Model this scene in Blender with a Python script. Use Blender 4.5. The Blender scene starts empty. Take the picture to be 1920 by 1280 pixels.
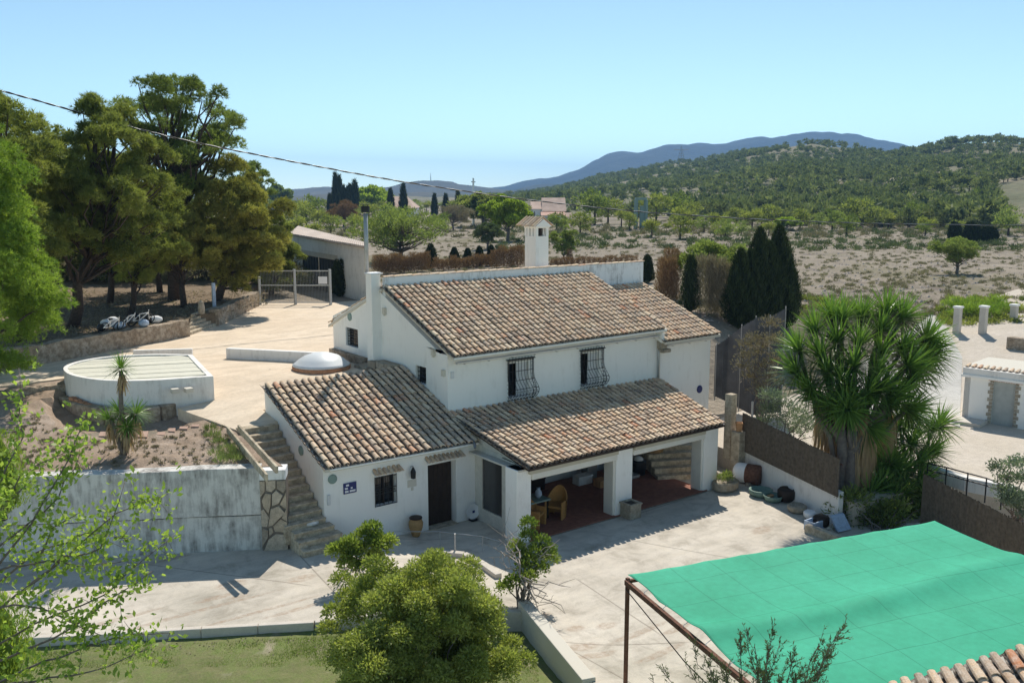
import bpy, bmesh, math, random
import numpy as np
from mathutils import Vector, Matrix
from mathutils.geometry import delaunay_2d_cdt
rng = np.random.default_rng(7)
random.seed(7)
R_ = math.radians
scene = bpy.context.scene
COL = scene.collection

# ------------------------------------------------------------------ camera
PITCH, YAW, FOC, HC = R_(9.1), R_(53.0), 1700.0, 11.0
fw = np.array([math.cos(PITCH)*math.cos(YAW), math.cos(PITCH)*math.sin(YAW), -math.sin(PITCH)])
rt = np.array([math.sin(YAW), -math.cos(YAW), 0.0])
dn = np.cross(fw, rt)
RC = np.array([rt, dn, fw])
CAM = np.array([-11.4496, -24.7728, HC])
cam = bpy.data.cameras.new('camera'); camo = bpy.data.objects.new('camera', cam); COL.objects.link(camo)
cam.sensor_width = 36; cam.lens = FOC/1920*36; cam.clip_end = 40000; cam.clip_start = 0.1
m = Matrix(((rt[0], -dn[0], -fw[0], CAM[0]), (rt[1], -dn[1], -fw[1], CAM[1]), (rt[2], -dn[2], -fw[2], CAM[2]), (0, 0, 0, 1)))
camo.matrix_world = m
scene.camera = camo

# ------------------------------------------------------------------ light
SUN = np.array([.60, .585, 1.0]); SUN = SUN/np.linalg.norm(SUN)
elev = math.asin(SUN[2]); azi = math.atan2(SUN[0], SUN[1])
w = bpy.data.worlds.new("World"); scene.world = w; w.use_nodes = True
nt = w.node_tree; nt.nodes.clear()
sky = nt.nodes.new('ShaderNodeTexSky'); sky.sky_type = 'NISHITA'; sky.sun_disc = False
sky.sun_elevation = elev; sky.sun_rotation = azi; sky.altitude = 300; sky.air_density = 0.6; sky.dust_density = 0.1; sky.ozone_density = 2.0
bg = nt.nodes.new('ShaderNodeBackground'); bg.inputs[1].default_value = 0.15
wo = nt.nodes.new('ShaderNodeOutputWorld')
tn = nt.nodes.new('ShaderNodeMix'); tn.data_type = 'RGBA'; tn.blend_type = 'MULTIPLY'; tn.inputs[0].default_value = 1; tn.inputs[7].default_value = (.90, .91, .72, 1); nt.links.new(sky.outputs[0], tn.inputs[6]); nt.links.new(tn.outputs[2], bg.inputs[0]); nt.links.new(bg.outputs[0], wo.inputs[0])
sd = bpy.data.lights.new('sun', 'SUN'); sd.energy = 3.55; sd.angle = R_(0.55); sd.color = (1.0, 0.94, 0.84)
so = bpy.data.objects.new('sun', sd); COL.objects.link(so)
so.rotation_euler = Vector(SUN).to_track_quat('Z', 'Y').to_euler()
vs = scene.view_settings; vs.view_transform = 'Standard'; vs.look = 'None'; vs.exposure = 0.58; vs.gamma = 1; vs.use_curve_mapping = False
try:
    scene.cycles.max_bounces = 8; scene.cycles.diffuse_bounces = 4; scene.cycles.volume_bounces = 1
    scene.cycles.transparent_max_bounces = 8; scene.cycles.caustics_reflective = False; scene.cycles.caustics_refractive = False
    scene.cycles.use_denoising = True; scene.cycles.volume_step_rate = 4
except Exception: pass

# ------------------------------------------------------------------ measuring the photograph: pixel -> point on a plane of the place
def ray(u, v): return np.array([(u-960)/FOC, (v-640)/FOC, 1.0]) @ RC
def un(u, v, ax, val):
    d = ray(u, v); i = 'xyz'.index(ax); return CAM+d*((val-CAM[i])/d[i])
def at(u, v, depth): return CAM+ray(u, v)*depth
def sm(a, b, x):
    t = np.clip((x-a)/(b-a), 0, 1); return t*t*(3-2*t)
# ------------------------------------------------------------------ materials
MATS = {}
def nodes(name):
    mt = bpy.data.materials.new(name); mt.use_nodes = True; n = mt.node_tree; n.nodes.clear(); MATS[name] = mt
    out = n.nodes.new('ShaderNodeOutputMaterial'); return mt, n, out
def ramp(n, stops):
    r = n.nodes.new('ShaderNodeValToRGB'); e = r.color_ramp.elements
    while len(e) < len(stops): e.new(0.5)
    for el, (p, c) in zip(e, stops): el.position = p; el.color = (*c, 1) if len(c) == 3 else c
    return r
def mixc(n, fac, a, b, mode='MIX'):
    x = n.nodes.new('ShaderNodeMix'); x.data_type = 'RGBA'; x.blend_type = mode
    for s, v in ((0, fac), (6, a), (7, b)):
        if isinstance(v, bpy.types.NodeSocket): n.links.new(v, x.inputs[s])
        elif s == 0: x.inputs[0].default_value = v
        else: x.inputs[s].default_value = (*v, 1)
    return x.outputs[2]
def noise(n, scale, detail=5, rough=.6, vec=None, dist=0.0):
    t = n.nodes.new('ShaderNodeTexNoise'); t.inputs['Scale'].default_value = scale; t.inputs['Detail'].default_value = detail
    t.inputs['Roughness'].default_value = rough; t.inputs['Distortion'].default_value = dist
    if vec is not None: n.links.new(vec, t.inputs['Vector'])
    return t.outputs[0]
def mapping(n, scale=(1, 1, 1), rot=(0, 0, 0), obj=False):
    tc = n.nodes.new('ShaderNodeTexCoord'); mp = n.nodes.new('ShaderNodeMapping')
    mp.inputs['Scale'].default_value = scale; mp.inputs['Rotation'].default_value = rot
    if obj: n.links.new(tc.outputs['Object'], mp.inputs[0])
    else:
        g = n.nodes.new('ShaderNodeNewGeometry'); n.links.new(g.outputs['Position'], mp.inputs[0])
    return mp.outputs[0]
def finish(n, out, col, rough=.85, bump=None, bstr=.3, bdist=.02, spec=.2, metal=0):
    p = n.nodes.new('ShaderNodeBsdfPrincipled')
    if isinstance(col, bpy.types.NodeSocket): n.links.new(col, p.inputs['Base Color'])
    else: p.inputs['Base Color'].default_value = (*col, 1)
    p.inputs['Roughness'].default_value = rough; p.inputs['Specular IOR Level'].default_value = spec; p.inputs['Metallic'].default_value = metal
    if bump is not None:
        b = n.nodes.new('ShaderNodeBump'); b.inputs['Strength'].default_value = bstr; b.inputs['Distance'].default_value = bdist
        n.links.new(bump, b.inputs['Height']); n.links.new(b.outputs[0], p.inputs['Normal'])
    n.links.new(p.outputs[0], out.inputs[0]); return p
def ground_mat(name, base, dark, light, s1=.25, s2=3.0, s3=25.0, bstr=.4, bdist=.03, k=.55, stretch=(1, 1, 1), extra=None, rough=.95, grain=.16, objvar=0):
    """three scales of mottling between three real colours, plus optional shaped stains [(colour, scale, lo, hi)]"""
    mt, n, out = nodes(name); v = mapping(n, stretch)
    a = noise(n, s1, 4, .6, v); b = noise(n, s2, 6, .65, v); c = noise(n, s3, 4, .7, v)
    ra = ramp(n, [(.35, (0, 0, 0)), (.65, (1, 1, 1))]); n.links.new(a, ra.inputs[0])
    rb = ramp(n, [(.38, (0, 0, 0)), (.62, (1, 1, 1))]); n.links.new(b, rb.inputs[0])
    rc = ramp(n, [(.35, (1-grain,)*3), (.65, (1+grain*.8,)*3)]); n.links.new(c, rc.inputs[0])
    col = mixc(n, ra.outputs[0], base, light); 
    x = n.nodes.new('ShaderNodeMath'); x.operation = 'MULTIPLY'; x.inputs[1].default_value = k; n.links.new(rb.outputs[0], x.inputs[0])
    col = mixc(n, x.outputs[0], col, dark)
    col = mixc(n, 1.0, col, rc.outputs[0], 'MULTIPLY')
    for (ec, es, lo, hi) in (extra or []):
        e = noise(n, es, 5, .6, v, .4); re = ramp(n, [(lo, (0, 0, 0)), (hi, (1, 1, 1))]); n.links.new(e, re.inputs[0])
        col = mixc(n, re.outputs[0], col, ec)
    if objvar:
        oi = n.nodes.new('ShaderNodeObjectInfo'); ro = ramp(n, [(0, (1-objvar,)*3), (.5, (1, .96, .9)), (1, (1+objvar*.5,)*3)]); n.links.new(oi.outputs['Random'], ro.inputs[0]); col = mixc(n, 1.0, col, ro.outputs[0], 'MULTIPLY')
    finish(n, out, col, rough, c, bstr, bdist, .1); return mt
def plain(name, col, rough=.7, var=.12, scale=6, spec=.3, metal=0, bstr=.15):
    mt, n, out = nodes(name); v = mapping(n)
    a = noise(n, scale, 5, .65, v); r = ramp(n, [(.3, tuple(c*(1-var) for c in col)), (.7, tuple(min(1, c*(1+var)) for c in col))]); n.links.new(a, r.inputs[0])
    finish(n, out, r.outputs[0], rough, a, bstr, .01, spec, metal); return mt
def plaster(name, col, dirt=(.42, .38, .33), amount=.35, lo=.55, hi=.8):
    mt, n, out = nodes(name); v = mapping(n); vz = mapping(n, (3, 3, .5))
    a = noise(n, 1.3, 6, .7, v); b = noise(n, 2.2, 6, .7, vz); c = noise(n, 40, 3, .6, v)
    m1 = n.nodes.new('ShaderNodeMath'); m1.operation = 'MULTIPLY'; n.links.new(a, m1.inputs[0]); n.links.new(b, m1.inputs[1])
    r = ramp(n, [(lo*lo, (0, 0, 0)), (hi*hi, (1, 1, 1))]); n.links.new(m1.outputs[0], r.inputs[0])
    m2 = n.nodes.new('ShaderNodeMath'); m2.operation = 'MULTIPLY'; m2.inputs[1].default_value = amount; n.links.new(r.outputs[0], m2.inputs[0])
    col2 = mixc(n, m2.outputs[0], col, dirt)
    finish(n, out, col2, .9, c, .25, .008, .15); return mt
def leafmat(name, dark, light, trans=.3, rough=.55, dead=None):
    mt, n, out = nodes(name)
    at_ = n.nodes.new('ShaderNodeAttribute'); at_.attribute_name = 'tint'
    st = [(0.0, dark), (1.0, light)]
    if dead: st = [(0.0, dead), (.08, dead), (.12, dark), (1.0, light)]
    r = ramp(n, st); n.links.new(at_.outputs['Fac'], r.inputs[0])
    p = n.nodes.new('ShaderNodeBsdfPrincipled'); n.links.new(r.outputs[0], p.inputs['Base Color']); p.inputs['Roughness'].default_value = rough; p.inputs['Specular IOR Level'].default_value = .25
    t = n.nodes.new('ShaderNodeBsdfTranslucent'); 
    tc = mixc(n, 1.0, r.outputs[0], (1.25, 1.35, .7), 'MULTIPLY'); n.links.new(tc, t.inputs[0])
    mx = n.nodes.new('ShaderNodeMixShader'); mx.inputs[0].default_value = trans
    n.links.new(p.outputs[0], mx.inputs[1]); n.links.new(t.outputs[0], mx.inputs[2]); n.links.new(mx.outputs[0], out.inputs[0]); return mt
def tilemat(name, mode, stops, s=9.0):
    """mode 'object': colour from the tile object's own random number; 'attr': from the mesh attribute tint"""
    mt, n, out = nodes(name); v = mapping(n)
    if mode == 'object':
        o = n.nodes.new('ShaderNodeObjectInfo'); fac = o.outputs['Random']
    else:
        o = n.nodes.new('ShaderNodeAttribute'); o.attribute_name = 'tint'; fac = o.outputs['Fac']
    r = ramp(n, stops); n.links.new(fac, r.inputs[0])
    a = noise(n, s, 5, .7, v); b = noise(n, 45, 3, .7, v)
    ra = ramp(n, [(.42, (0, 0, 0)), (.62, (1, 1, 1))]); n.links.new(a, ra.inputs[0])
    mm = n.nodes.new('ShaderNodeMath'); mm.operation = 'MULTIPLY'; mm.inputs[1].default_value = .5; n.links.new(ra.outputs[0], mm.inputs[0])
    col = mixc(n, mm.outputs[0], r.outputs[0], (.74, .66, .56))
    rb = ramp(n, [(.35, (.78, .78, .78)), (.7, (1.18, 1.18, 1.18))]); n.links.new(b, rb.inputs[0])
    col = mixc(n, 1.0, col, rb.outputs[0], 'MULTIPLY')
    c = noise(n, 2.2, 4, .7, v); rc = ramp(n, [(.6, (0, 0, 0)), (.72, (1, 1, 1))]); n.links.new(c, rc.inputs[0])
    mc = n.nodes.new('ShaderNodeMath'); mc.operation = 'MULTIPLY'; mc.inputs[1].default_value = .45; n.links.new(rc.outputs[0], mc.inputs[0])
    col = mixc(n, mc.outputs[0], col, (.12, .11, .10))
    finish(n, out, col, .9, b, .4, .01, .1); return mt
TS = [(0.0, (0.71, 0.48, 0.30)), (.20, (0.52, 0.35, 0.23)), (.36, (0.77, 0.56, 0.36)), (.50, (0.35, 0.25, 0.18)), (.60, (0.73, 0.53, 0.35)), (.72, (0.47, 0.35, 0.26)), (.82, (0.81, 0.63, 0.43)), (.93, (0.71, 0.49, 0.32)), (1.0, (0.57, 0.24, 0.12))]
tilemat('roof_tile_single', 'object', TS); tilemat('roof_tile_joined', 'attr', TS)
tilemat('roof_pan_shadow', 'attr', [(0, (.07, .055, .045)), (1, (.13, .10, .08))])  # clay channels coloured very dark, painting in the shadow between the cover tiles
plaster('white_plaster', (.88, .86, .82), amount=.4, lo=.52, hi=.74)
plaster('old_plaster', (.80, .80, .80), (.32, .30, .29), .75, .50, .64)
plaster('retaining_plaster', (.68, .66, .62), (.20, .185, .17), .9, .44, .62)
plaster('terrace_white', (.80, .77, .73), (.36, .33, .29), .6, .50, .68)
plaster('cream_paint', (.62, .58, .50), amount=.2)
plain('cream_screen', (.60, .57, .50), .6)
plain('beige_blind', (.52, .47, .37), .7, .06, 3)
plain('blind_rail', (.72, .69, .62), .6, .05, 3)
ground_mat('concrete_pale', (.60, .54, .465), (.50, .455, .395), (.66, .605, .53), .35, 1.6, 14, .2, .01, .55, grain=.06)
def patio_mat():
    """pale concrete slabs: broad weathering, rusty puddle marks of earth where they lie, hairline cracks and slab joints"""
    mt, n, out = nodes('patio_concrete'); v = mapping(n); a = noise(n, .3, 5, .65, v); b = noise(n, 1.3, 6, .7, v, .5); c = noise(n, 22, 4, .7, v); st = noise(n, 1.0, 5, .7, mapping(n, (.35, 2.2, 1), (0, 0, R_(50))))
    ra = ramp(n, [(.35, (.47, .43, .365)), (.5, (.575, .52, .445)), (.68, (.64, .585, .505))]); n.links.new(a, ra.inputs[0])
    rb = ramp(n, [(.34, (.76, .75, .73)), (.5, (1, 1, 1)), (.66, (1.08, 1.07, 1.05))]); n.links.new(b, rb.inputs[0]); col = mixc(n, 1.0, ra.outputs[0], rb.outputs[0], 'MULTIPLY')
    rs = ramp(n, [(.36, (.90, .895, .88)), (.6, (1.03, 1.03, 1.03))]); n.links.new(st, rs.inputs[0]); col = mixc(n, 1.0, col, rs.outputs[0], 'MULTIPLY')
    rc = ramp(n, [(.35, (.93, .93, .93)), (.65, (1.05, 1.05, 1.05))]); n.links.new(c, rc.inputs[0]); col = mixc(n, 1.0, col, rc.outputs[0], 'MULTIPLY')
    g = n.nodes.new('ShaderNodeNewGeometry'); dn_ = n.nodes.new('ShaderNodeTexNoise'); dn_.inputs['Scale'].default_value = 2.2; dn_.inputs['Detail'].default_value = 4
    o = n.nodes.new('ShaderNodeVectorMath'); o.operation = 'SCALE'; o.inputs[3].default_value = .9; n.links.new(dn_.outputs[1], o.inputs[0]); ad = n.nodes.new('ShaderNodeVectorMath'); n.links.new(g.outputs['Position'], ad.inputs[0]); n.links.new(o.outputs[0], ad.inputs[1])
    tot = None
    for (u, vv, rx, ry) in STAINS:
        p = un(u, vv, 'z', .2); sb = n.nodes.new('ShaderNodeVectorMath'); sb.operation = 'SUBTRACT'; n.links.new(ad.outputs[0], sb.inputs[0]); sb.inputs[1].default_value = (p[0]+.45, p[1]+.45, p[2]+.45)
        mp = n.nodes.new('ShaderNodeMapping'); mp.inputs['Rotation'].default_value = (0, 0, R_(37)); mp.inputs['Scale'].default_value = (1/rx, 1/ry, 0); n.links.new(sb.outputs[0], mp.inputs[0])
        ln = n.nodes.new('ShaderNodeVectorMath'); ln.operation = 'LENGTH'; n.links.new(mp.outputs[0], ln.inputs[0]); mr = n.nodes.new('ShaderNodeMapRange'); mr.inputs[1].default_value = 1.15; mr.inputs[2].default_value = .75; n.links.new(ln.outputs[1], mr.inputs[0])
        if tot is None: tot = mr.outputs[0]
        else: mx = n.nodes.new('ShaderNodeMath'); mx.operation = 'MAXIMUM'; n.links.new(tot, mx.inputs[0]); n.links.new(mr.outputs[0], mx.inputs[1]); tot = mx.outputs[0]
    mm = n.nodes.new('ShaderNodeMath'); mm.operation = 'MULTIPLY'; mm.inputs[1].default_value = .6; n.links.new(tot, mm.inputs[0]); mg = n.nodes.new('ShaderNodeMath'); mg.operation = 'MULTIPLY'; rg = ramp(n, [(.4, (.2, .2, .2)), (.6, (1, 1, 1))]); n.links.new(noise(n, 7, 5, .75, v), rg.inputs[0]); n.links.new(rg.outputs[0], mg.inputs[0]); n.links.new(mm.outputs[0], mg.inputs[1]); col = mixc(n, mg.outputs[0], col, (.33, .23, .16))
    tot = None
    wob = n.nodes.new('ShaderNodeVectorMath'); wob.operation = 'SCALE'; wob.inputs[3].default_value = .05; n.links.new(dn_.outputs[1], wob.inputs[0]); aw = n.nodes.new('ShaderNodeVectorMath'); n.links.new(g.outputs['Position'], aw.inputs[0]); n.links.new(wob.outputs[0], aw.inputs[1])
    for (u0, v0, u1, v1) in JOINTS:
        p, q = un(u0, v0, 'z', .15), un(u1, v1, 'z', .15); d = (q-p)[:2]; L = np.linalg.norm(d); d = d/L; nn_ = np.array([-d[1], d[0]])
        def dot(vec, off):
            x = n.nodes.new('ShaderNodeVectorMath'); x.operation = 'DOT_PRODUCT'; n.links.new(aw.outputs[0], x.inputs[0]); x.inputs[1].default_value = (vec[0], vec[1], 0); y = n.nodes.new('ShaderNodeMath'); y.operation = 'SUBTRACT'; n.links.new(x.outputs['Value'], y.inputs[0]); y.inputs[1].default_value = off; return y.outputs[0]
        w0 = dot(nn_, float(p[:2]@nn_)+.025); ab = n.nodes.new('ShaderNodeMath'); ab.operation = 'ABSOLUTE'; n.links.new(w0, ab.inputs[0]); m1 = n.nodes.new('ShaderNodeMapRange'); m1.inputs[1].default_value = .035; m1.inputs[2].default_value = .008; n.links.new(ab.outputs[0], m1.inputs[0])
        l0 = dot(d, float(p[:2]@d)+L/2); al = n.nodes.new('ShaderNodeMath'); al.operation = 'ABSOLUTE'; n.links.new(l0, al.inputs[0]); m2 = n.nodes.new('ShaderNodeMapRange'); m2.inputs[1].default_value = L/2; m2.inputs[2].default_value = L/2-.3; n.links.new(al.outputs[0], m2.inputs[0])
        mu = n.nodes.new('ShaderNodeMath'); mu.operation = 'MULTIPLY'; n.links.new(m1.outputs[0], mu.inputs[0]); n.links.new(m2.outputs[0], mu.inputs[1])
        if tot is None: tot = mu.outputs[0]
        else: mx = n.nodes.new('ShaderNodeMath'); mx.operation = 'MAXIMUM'; n.links.new(tot, mx.inputs[0]); n.links.new(mu.outputs[0], mx.inputs[1]); tot = mx.outputs[0]
    mm = n.nodes.new('ShaderNodeMath'); mm.operation = 'MULTIPLY'; mm.inputs[1].default_value = .6; n.links.new(tot, mm.inputs[0]); col = mixc(n, mm.outputs[0], col, (.20, .17, .14))
    finish(n, out, col, .95, c, .25, .01, .1)
STAINS = [(435, 1118, .42, .30), (565, 1106, .42, .22), (405, 1145, .55, .14), (450, 1142, .3, .12), (340, 1180, 2.6, .10), (480, 1173, 1.8, .08), (215, 1188, 1.2, .12), (330, 1063, .5, .12), (200, 1130, .5, .2), (1130, 1155, .30, .18), (1075, 1162, .28, .16), (1190, 1168, 1.0, .12), (1085, 1200, .5, .2), (1260, 1162, .6, .12), (1110, 1216, .6, .15), (1230, 1205, .9, .12), (1430, 985, .5, .25), (1000, 1145, .5, .2), (560, 1165, .9, .1)]
JOINTS = [(215, 1073, 590, 1124), (540, 1040, 640, 1150), (1075, 1072, 1240, 1180), (1000, 1205, 1300, 1192), (1060, 1215, 1200, 1290), (1160, 1000, 1500, 1060), (1180, 960, 1370, 900), (700, 1010, 860, 1000)]
patio_mat()
ground_mat('concrete_steps', (.56, .47, .345), (.30, .245, .18), (.66, .57, .43), .9, 5, 22, .5, .02, .8)
ground_mat('court_sand', (.70, .57, .43), (.52, .42, .31), (.76, .64, .50), .2, 1.2, 9, .3, .02, .5, (.6, 1.6, 1), grain=.10, extra=[((.40, .31, .22), 1.1, .66, .74)])
ground_mat('garden_soil', (.38, .28, .205), (.27, .20, .145), (.49, .40, .33), .45, 3, 16, .8, .05, .6)
ground_mat('needle_litter_shade', (.21, .155, .105), (.12, .09, .06), (.30, .23, .16), .3, 2, 12, .8, .05, .6)  # needle litter, its colour darkened to paint in shade under the pines
ground_mat('court_gravel', (.52, .50, .46), (.42, .40, .36), (.60, .58, .54), .5, 6, 60, .5, .02, .5)
ground_mat('court_dust', (.56, .49, .40), (.46, .40, .33), (.62, .55, .47), .4, 4, 30, .4, .02, .5)
ground_mat('lawn_ground', (.14, .165, .06), (.22, .19, .11), (.17, .21, .07), .6, 3.5, 20, .5, .03, .5, extra=[((.36, .31, .23), .7, .56, .68)])
ground_mat('field', (.285, .24, .185), (.19, .165, .125), (.35, .295, .235), .04, .35, 2.6, .6, .3, .65, extra=[((.17, .155, .085), .05, .50, .66), ((.19, .155, .13), .35, .58, .66)], grain=.14)
ground_mat('hill_soil', (.20, .18, .12), (.12, .135, .07), (.28, .235, .17), .006, .03, .25, .6, 1.0, .7, extra=[((.36, .30, .24), .02, .70, .75)])
ground_mat('far_hill', (.085, .088, .072), (.055, .065, .052), (.12, .115, .095), .002, .012, .08, .4, 2, .7)
ground_mat('mountain_rock', (.035, .052, .048), (.022, .036, .034), (.06, .07, .062), .0012, .006, .04, .6, 10, .6)
ground_mat('rubble', (.46, .36, .26), (.23, .175, .125), (.60, .51, .41), 1.2, 5.0, 11, 1.0, .08, .8)
ground_mat('flagstone', (.50, .42, .33), (.33, .285, .235), (.62, .53, .42), 1.2, 4, 20, .8, .04, .6, objvar=.3)
ground_mat('stone_block', (.38, .32, .24), (.20, .17, .13), (.48, .43, .35), 2, 7, 30, .6, .02, .6)
ground_mat('mortar', (.20, .17, .14), (.14, .12, .10), (.26, .23, .19), 2, 7, 30, .6, .02, .6)
plain('terracotta', (.28, .115, .075), .8, .25, 5)
plain('terracotta_pot', (.50, .27, .13), .85, .25, 6)
plain('brick_orange', (.42, .22, .13), .9, .25, 8)
plain('dark_wood', (.035, .022, .016), .6, .3, 5)
plain('wicker', (.42, .22, .07), .7, .25, 30)
plain('dark_metal', (.02, .02, .022), .5, .1, 6)
plain('grey_metal', (.28, .28, .28), .45, .1, 6, .4, .6)
plain('galvanised', (.42, .43, .43), .5, .1, 6, .4, .4)
plain('rust', (.15, .07, .045), .85, .4, 10)
plain('dark_glass', (.012, .014, .016), .08, .0, 3, .6)
plain('screen_glass', (.05, .047, .045), .15, .15, 2, .6)
plain('white_paint', (.80, .80, .80), .5, .05, 6)
plain('dull_white_paint', (.66, .66, .66), .5, .1, 6)  # even dull white for gutters, shutters and meter boxes
plain('reed', (.13, .105, .08), .9, .35, 8, .1); plain('black_net', (.05, .05, .055), .9, .3, 3, .05); plain('reed_pale', (.26, .225, .17), .9, .25, 5, .1)
plain('bark_pine', (.075, .055, .045), .95, .4, 9); plain('bark_grey', (.17, .14, .12), .95, .3, 9); plain('bark_pale', (.36, .31, .27), .95, .3, 12)
plain('dome_white', (.66, .68, .69), .45, .04, 3); plain('pale_board', (.62, .60, .50), .7, .06, 5)
plain('blue_paint', (.02, .03, .14), .4, .2, 20); plain('sign_white', (.75, .75, .78), .4, .02, 5); plain('grey_green', (.22, .30, .27), .6, .1, 5)
plain('pink_plaster', (.55, .34, .26), .9, .15, .3); plain('far_tile', (.48, .35, .28), .9, .2, .4); plain('barn_roof', (.50, .42, .36), .9, .25, .8)
plain('door_grey', (.40, .42, .40), .6, .1, 4); plain('blue_bag', (.42, .50, .62), .8, .2, 9); plain('white_cloth', (.72, .72, .72), .8, .1, 9)
plain('pond_green', (.16, .24, .20), .6, .3, 4)
plain('ochre_clay', (.40, .24, .10), .8, .25, 6)
plain('cable', (.015, .015, .015), .6, .1, 6)
ground_mat('field_stone', (.40, .34, .29), (.30, .25, .21), (.46, .40, .35), .5, 3, 20, .3, .02, .5)
plain('slab_pink', (.46, .31, .24), .9, .15, 6); plain('barn_door', (.075, .08, .085), .8, .25, 4); plain('net_grey', (.10, .10, .105), .95, .3, 1.2, .05)
def cloth_mat():
    mt, n, out = nodes('shade_cloth'); v = mapping(n); a = noise(n, .5, 4, .6, v); b = noise(n, 6, 5, .7, v); wv = n.nodes.new('ShaderNodeTexBrick')
    mp = mapping(n, (1, 1, 1), (0, 0, R_(16))); n.links.new(mp, wv.inputs['Vector']); wv.offset = 0; wv.inputs['Scale'].default_value = 1.0; wv.inputs['Brick Width'].default_value = 1.0; wv.inputs['Row Height'].default_value = 1.0; wv.inputs['Mortar Size'].default_value = .012; wv.inputs['Mortar Smooth'].default_value = .6
    wv.inputs['Color1'].default_value = (1, 1, 1, 1); wv.inputs['Color2'].default_value = (.97, .97, .97, 1); wv.inputs['Mortar'].default_value = (.60, .65, .65, 1)
    r = ramp(n, [(.35, (.035, .335, .195)), (.65, (.05, .40, .245))]); n.links.new(a, r.inputs[0]); rb = ramp(n, [(.35, (.93, .93, .93)), (.65, (1.06, 1.06, 1.06))]); n.links.new(b, rb.inputs[0])
    c = mixc(n, 1.0, r.outputs[0], rb.outputs[0], 'MULTIPLY'); c = mixc(n, 1.0, c, wv.outputs[0], 'MULTIPLY')
    p = n.nodes.new('ShaderNodeBsdfPrincipled'); n.links.new(c, p.inputs['Base Color']); p.inputs['Roughness'].default_value = .75; p.inputs['Specular IOR Level'].default_value = .2
    n.links.new(p.outputs[0], out.inputs[0])
cloth_mat()
# ------------------------------------------------------------------ mesh helpers
class B:
    def __init__(s): s.V = []; s.F = []; s.n = 0
    def add(s, V, F):
        V = [tuple(float(c) for c in p) for p in V]; s.V += V; s.F += [tuple(i+s.n for i in f) for f in F]; s.n += len(V); return s
    def box(s, x0, y0, z0, x1, y1, z1):
        return s.add([(x, y, z) for z in (z0, z1) for y in (y0, y1) for x in (x0, x1)], [(0, 2, 3, 1), (4, 5, 7, 6), (0, 1, 5, 4), (2, 6, 7, 3), (0, 4, 6, 2), (1, 3, 7, 5)])
    def hexa(s, P):  # 8 points: bottom 4 (ccw), top 4
        return s.add(P, [(3, 2, 1, 0), (4, 5, 6, 7), (0, 1, 5, 4), (1, 2, 6, 5), (2, 3, 7, 6), (3, 0, 4, 7)])
    def beam(s, a, b, w, h):  # box bar from a to b, w wide, h high
        a = np.array(a, float); b = np.array(b, float); d = b-a; d /= np.linalg.norm(d)
        up = np.array([0, 0, 1.]) if abs(d[2]) < .95 else np.array([0, 1., 0]); sd_ = np.cross(d, up); sd_ /= np.linalg.norm(sd_); up = np.cross(sd_, d)
        P = [p+sd_*i*w/2+up*j*h/2 for j in (-1, 1) for p, i in ((a, -1), (a, 1), (b, 1), (b, -1))]
        return s.hexa(P)
    def prism(s, poly, z0, z1):  # poly ccw list (x,y); z0,z1 numbers or functions
        f0 = z0 if callable(z0) else (lambda x, y: z0); f1 = z1 if callable(z1) else (lambda x, y: z1); n = len(poly)
        V = [(x, y, f0(x, y)) for x, y in poly]+[(x, y, f1(x, y)) for x, y in poly]
        return s.add(V, [tuple(range(n))[::-1], tuple(range(n, 2*n))]+[(i, (i+1) % n, n+(i+1) % n, n+i) for i in range(n)])
    def tube(s, pts, rad, n=8, cap=True):
        pts = [np.array(p, float) for p in pts]; k = len(pts); rad = rad if hasattr(rad, '__len__') else [rad]*k
        V = []; F = []; ref = None
        for i, p in enumerate(pts):
            d = pts[min(i+1, k-1)]-pts[max(i-1, 0)]; d = d/(np.linalg.norm(d)+1e-9)
            if ref is None: ref = np.array([1., 0, 0]) if abs(d[0]) < .8 else np.array([0, 1., 0])
            a = np.cross(d, ref); a /= np.linalg.norm(a)+1e-9; b = np.cross(d, a); ref = -b if False else ref
            for j in range(n):
                t = 2*math.pi*j/n; V.append(p+(a*math.cos(t)+b*math.sin(t))*rad[i])
        for i in range(k-1):
            for j in range(n): F.append((i*n+j, i*n+(j+1) % n, (i+1)*n+(j+1) % n, (i+1)*n+j))
        if cap: F += [tuple(range(n))[::-1], tuple(range((k-1)*n, k*n))]
        return s.add(V, F)
    def lathe(s, prof, n=20, c=(0, 0, 0), sx=1, sy=1, cap=True):
        V = [(c[0]+r*math.cos(2*math.pi*j/n)*sx, c[1]+r*math.sin(2*math.pi*j/n)*sy, c[2]+z) for r, z in prof for j in range(n)]
        F = [(i*n+j, i*n+(j+1) % n, (i+1)*n+(j+1) % n, (i+1)*n+j) for i in range(len(prof)-1) for j in range(n)]
        if cap: F += [tuple(range(n))[::-1], tuple(range((len(prof)-1)*n, len(prof)*n))]
        return s.add(V, F)
    def build(s, name, mat, parent=None, bevel=0, smooth=False, **kw):
        me = bpy.data.meshes.new(name); me.from_pydata(s.V, [], s.F); me.materials.append(MATS[mat]); me.update()
        if smooth: me.shade_smooth()
        return link(name, me, parent, bevel, **kw)
def link(name, me, parent=None, bevel=0, **kw):
    o = bpy.data.objects.new(name, me); COL.objects.link(o)
    if parent: o.parent = parent; o.matrix_parent_inverse = Matrix.Translation(-parent.location)   # parts are modelled in place
    if bevel:
        b = o.modifiers.new('bevel', 'BEVEL'); b.width = bevel; b.segments = 2; b.limit_method = 'ANGLE'
    for k, v in kw.items(): o[k] = v
    return o
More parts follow.
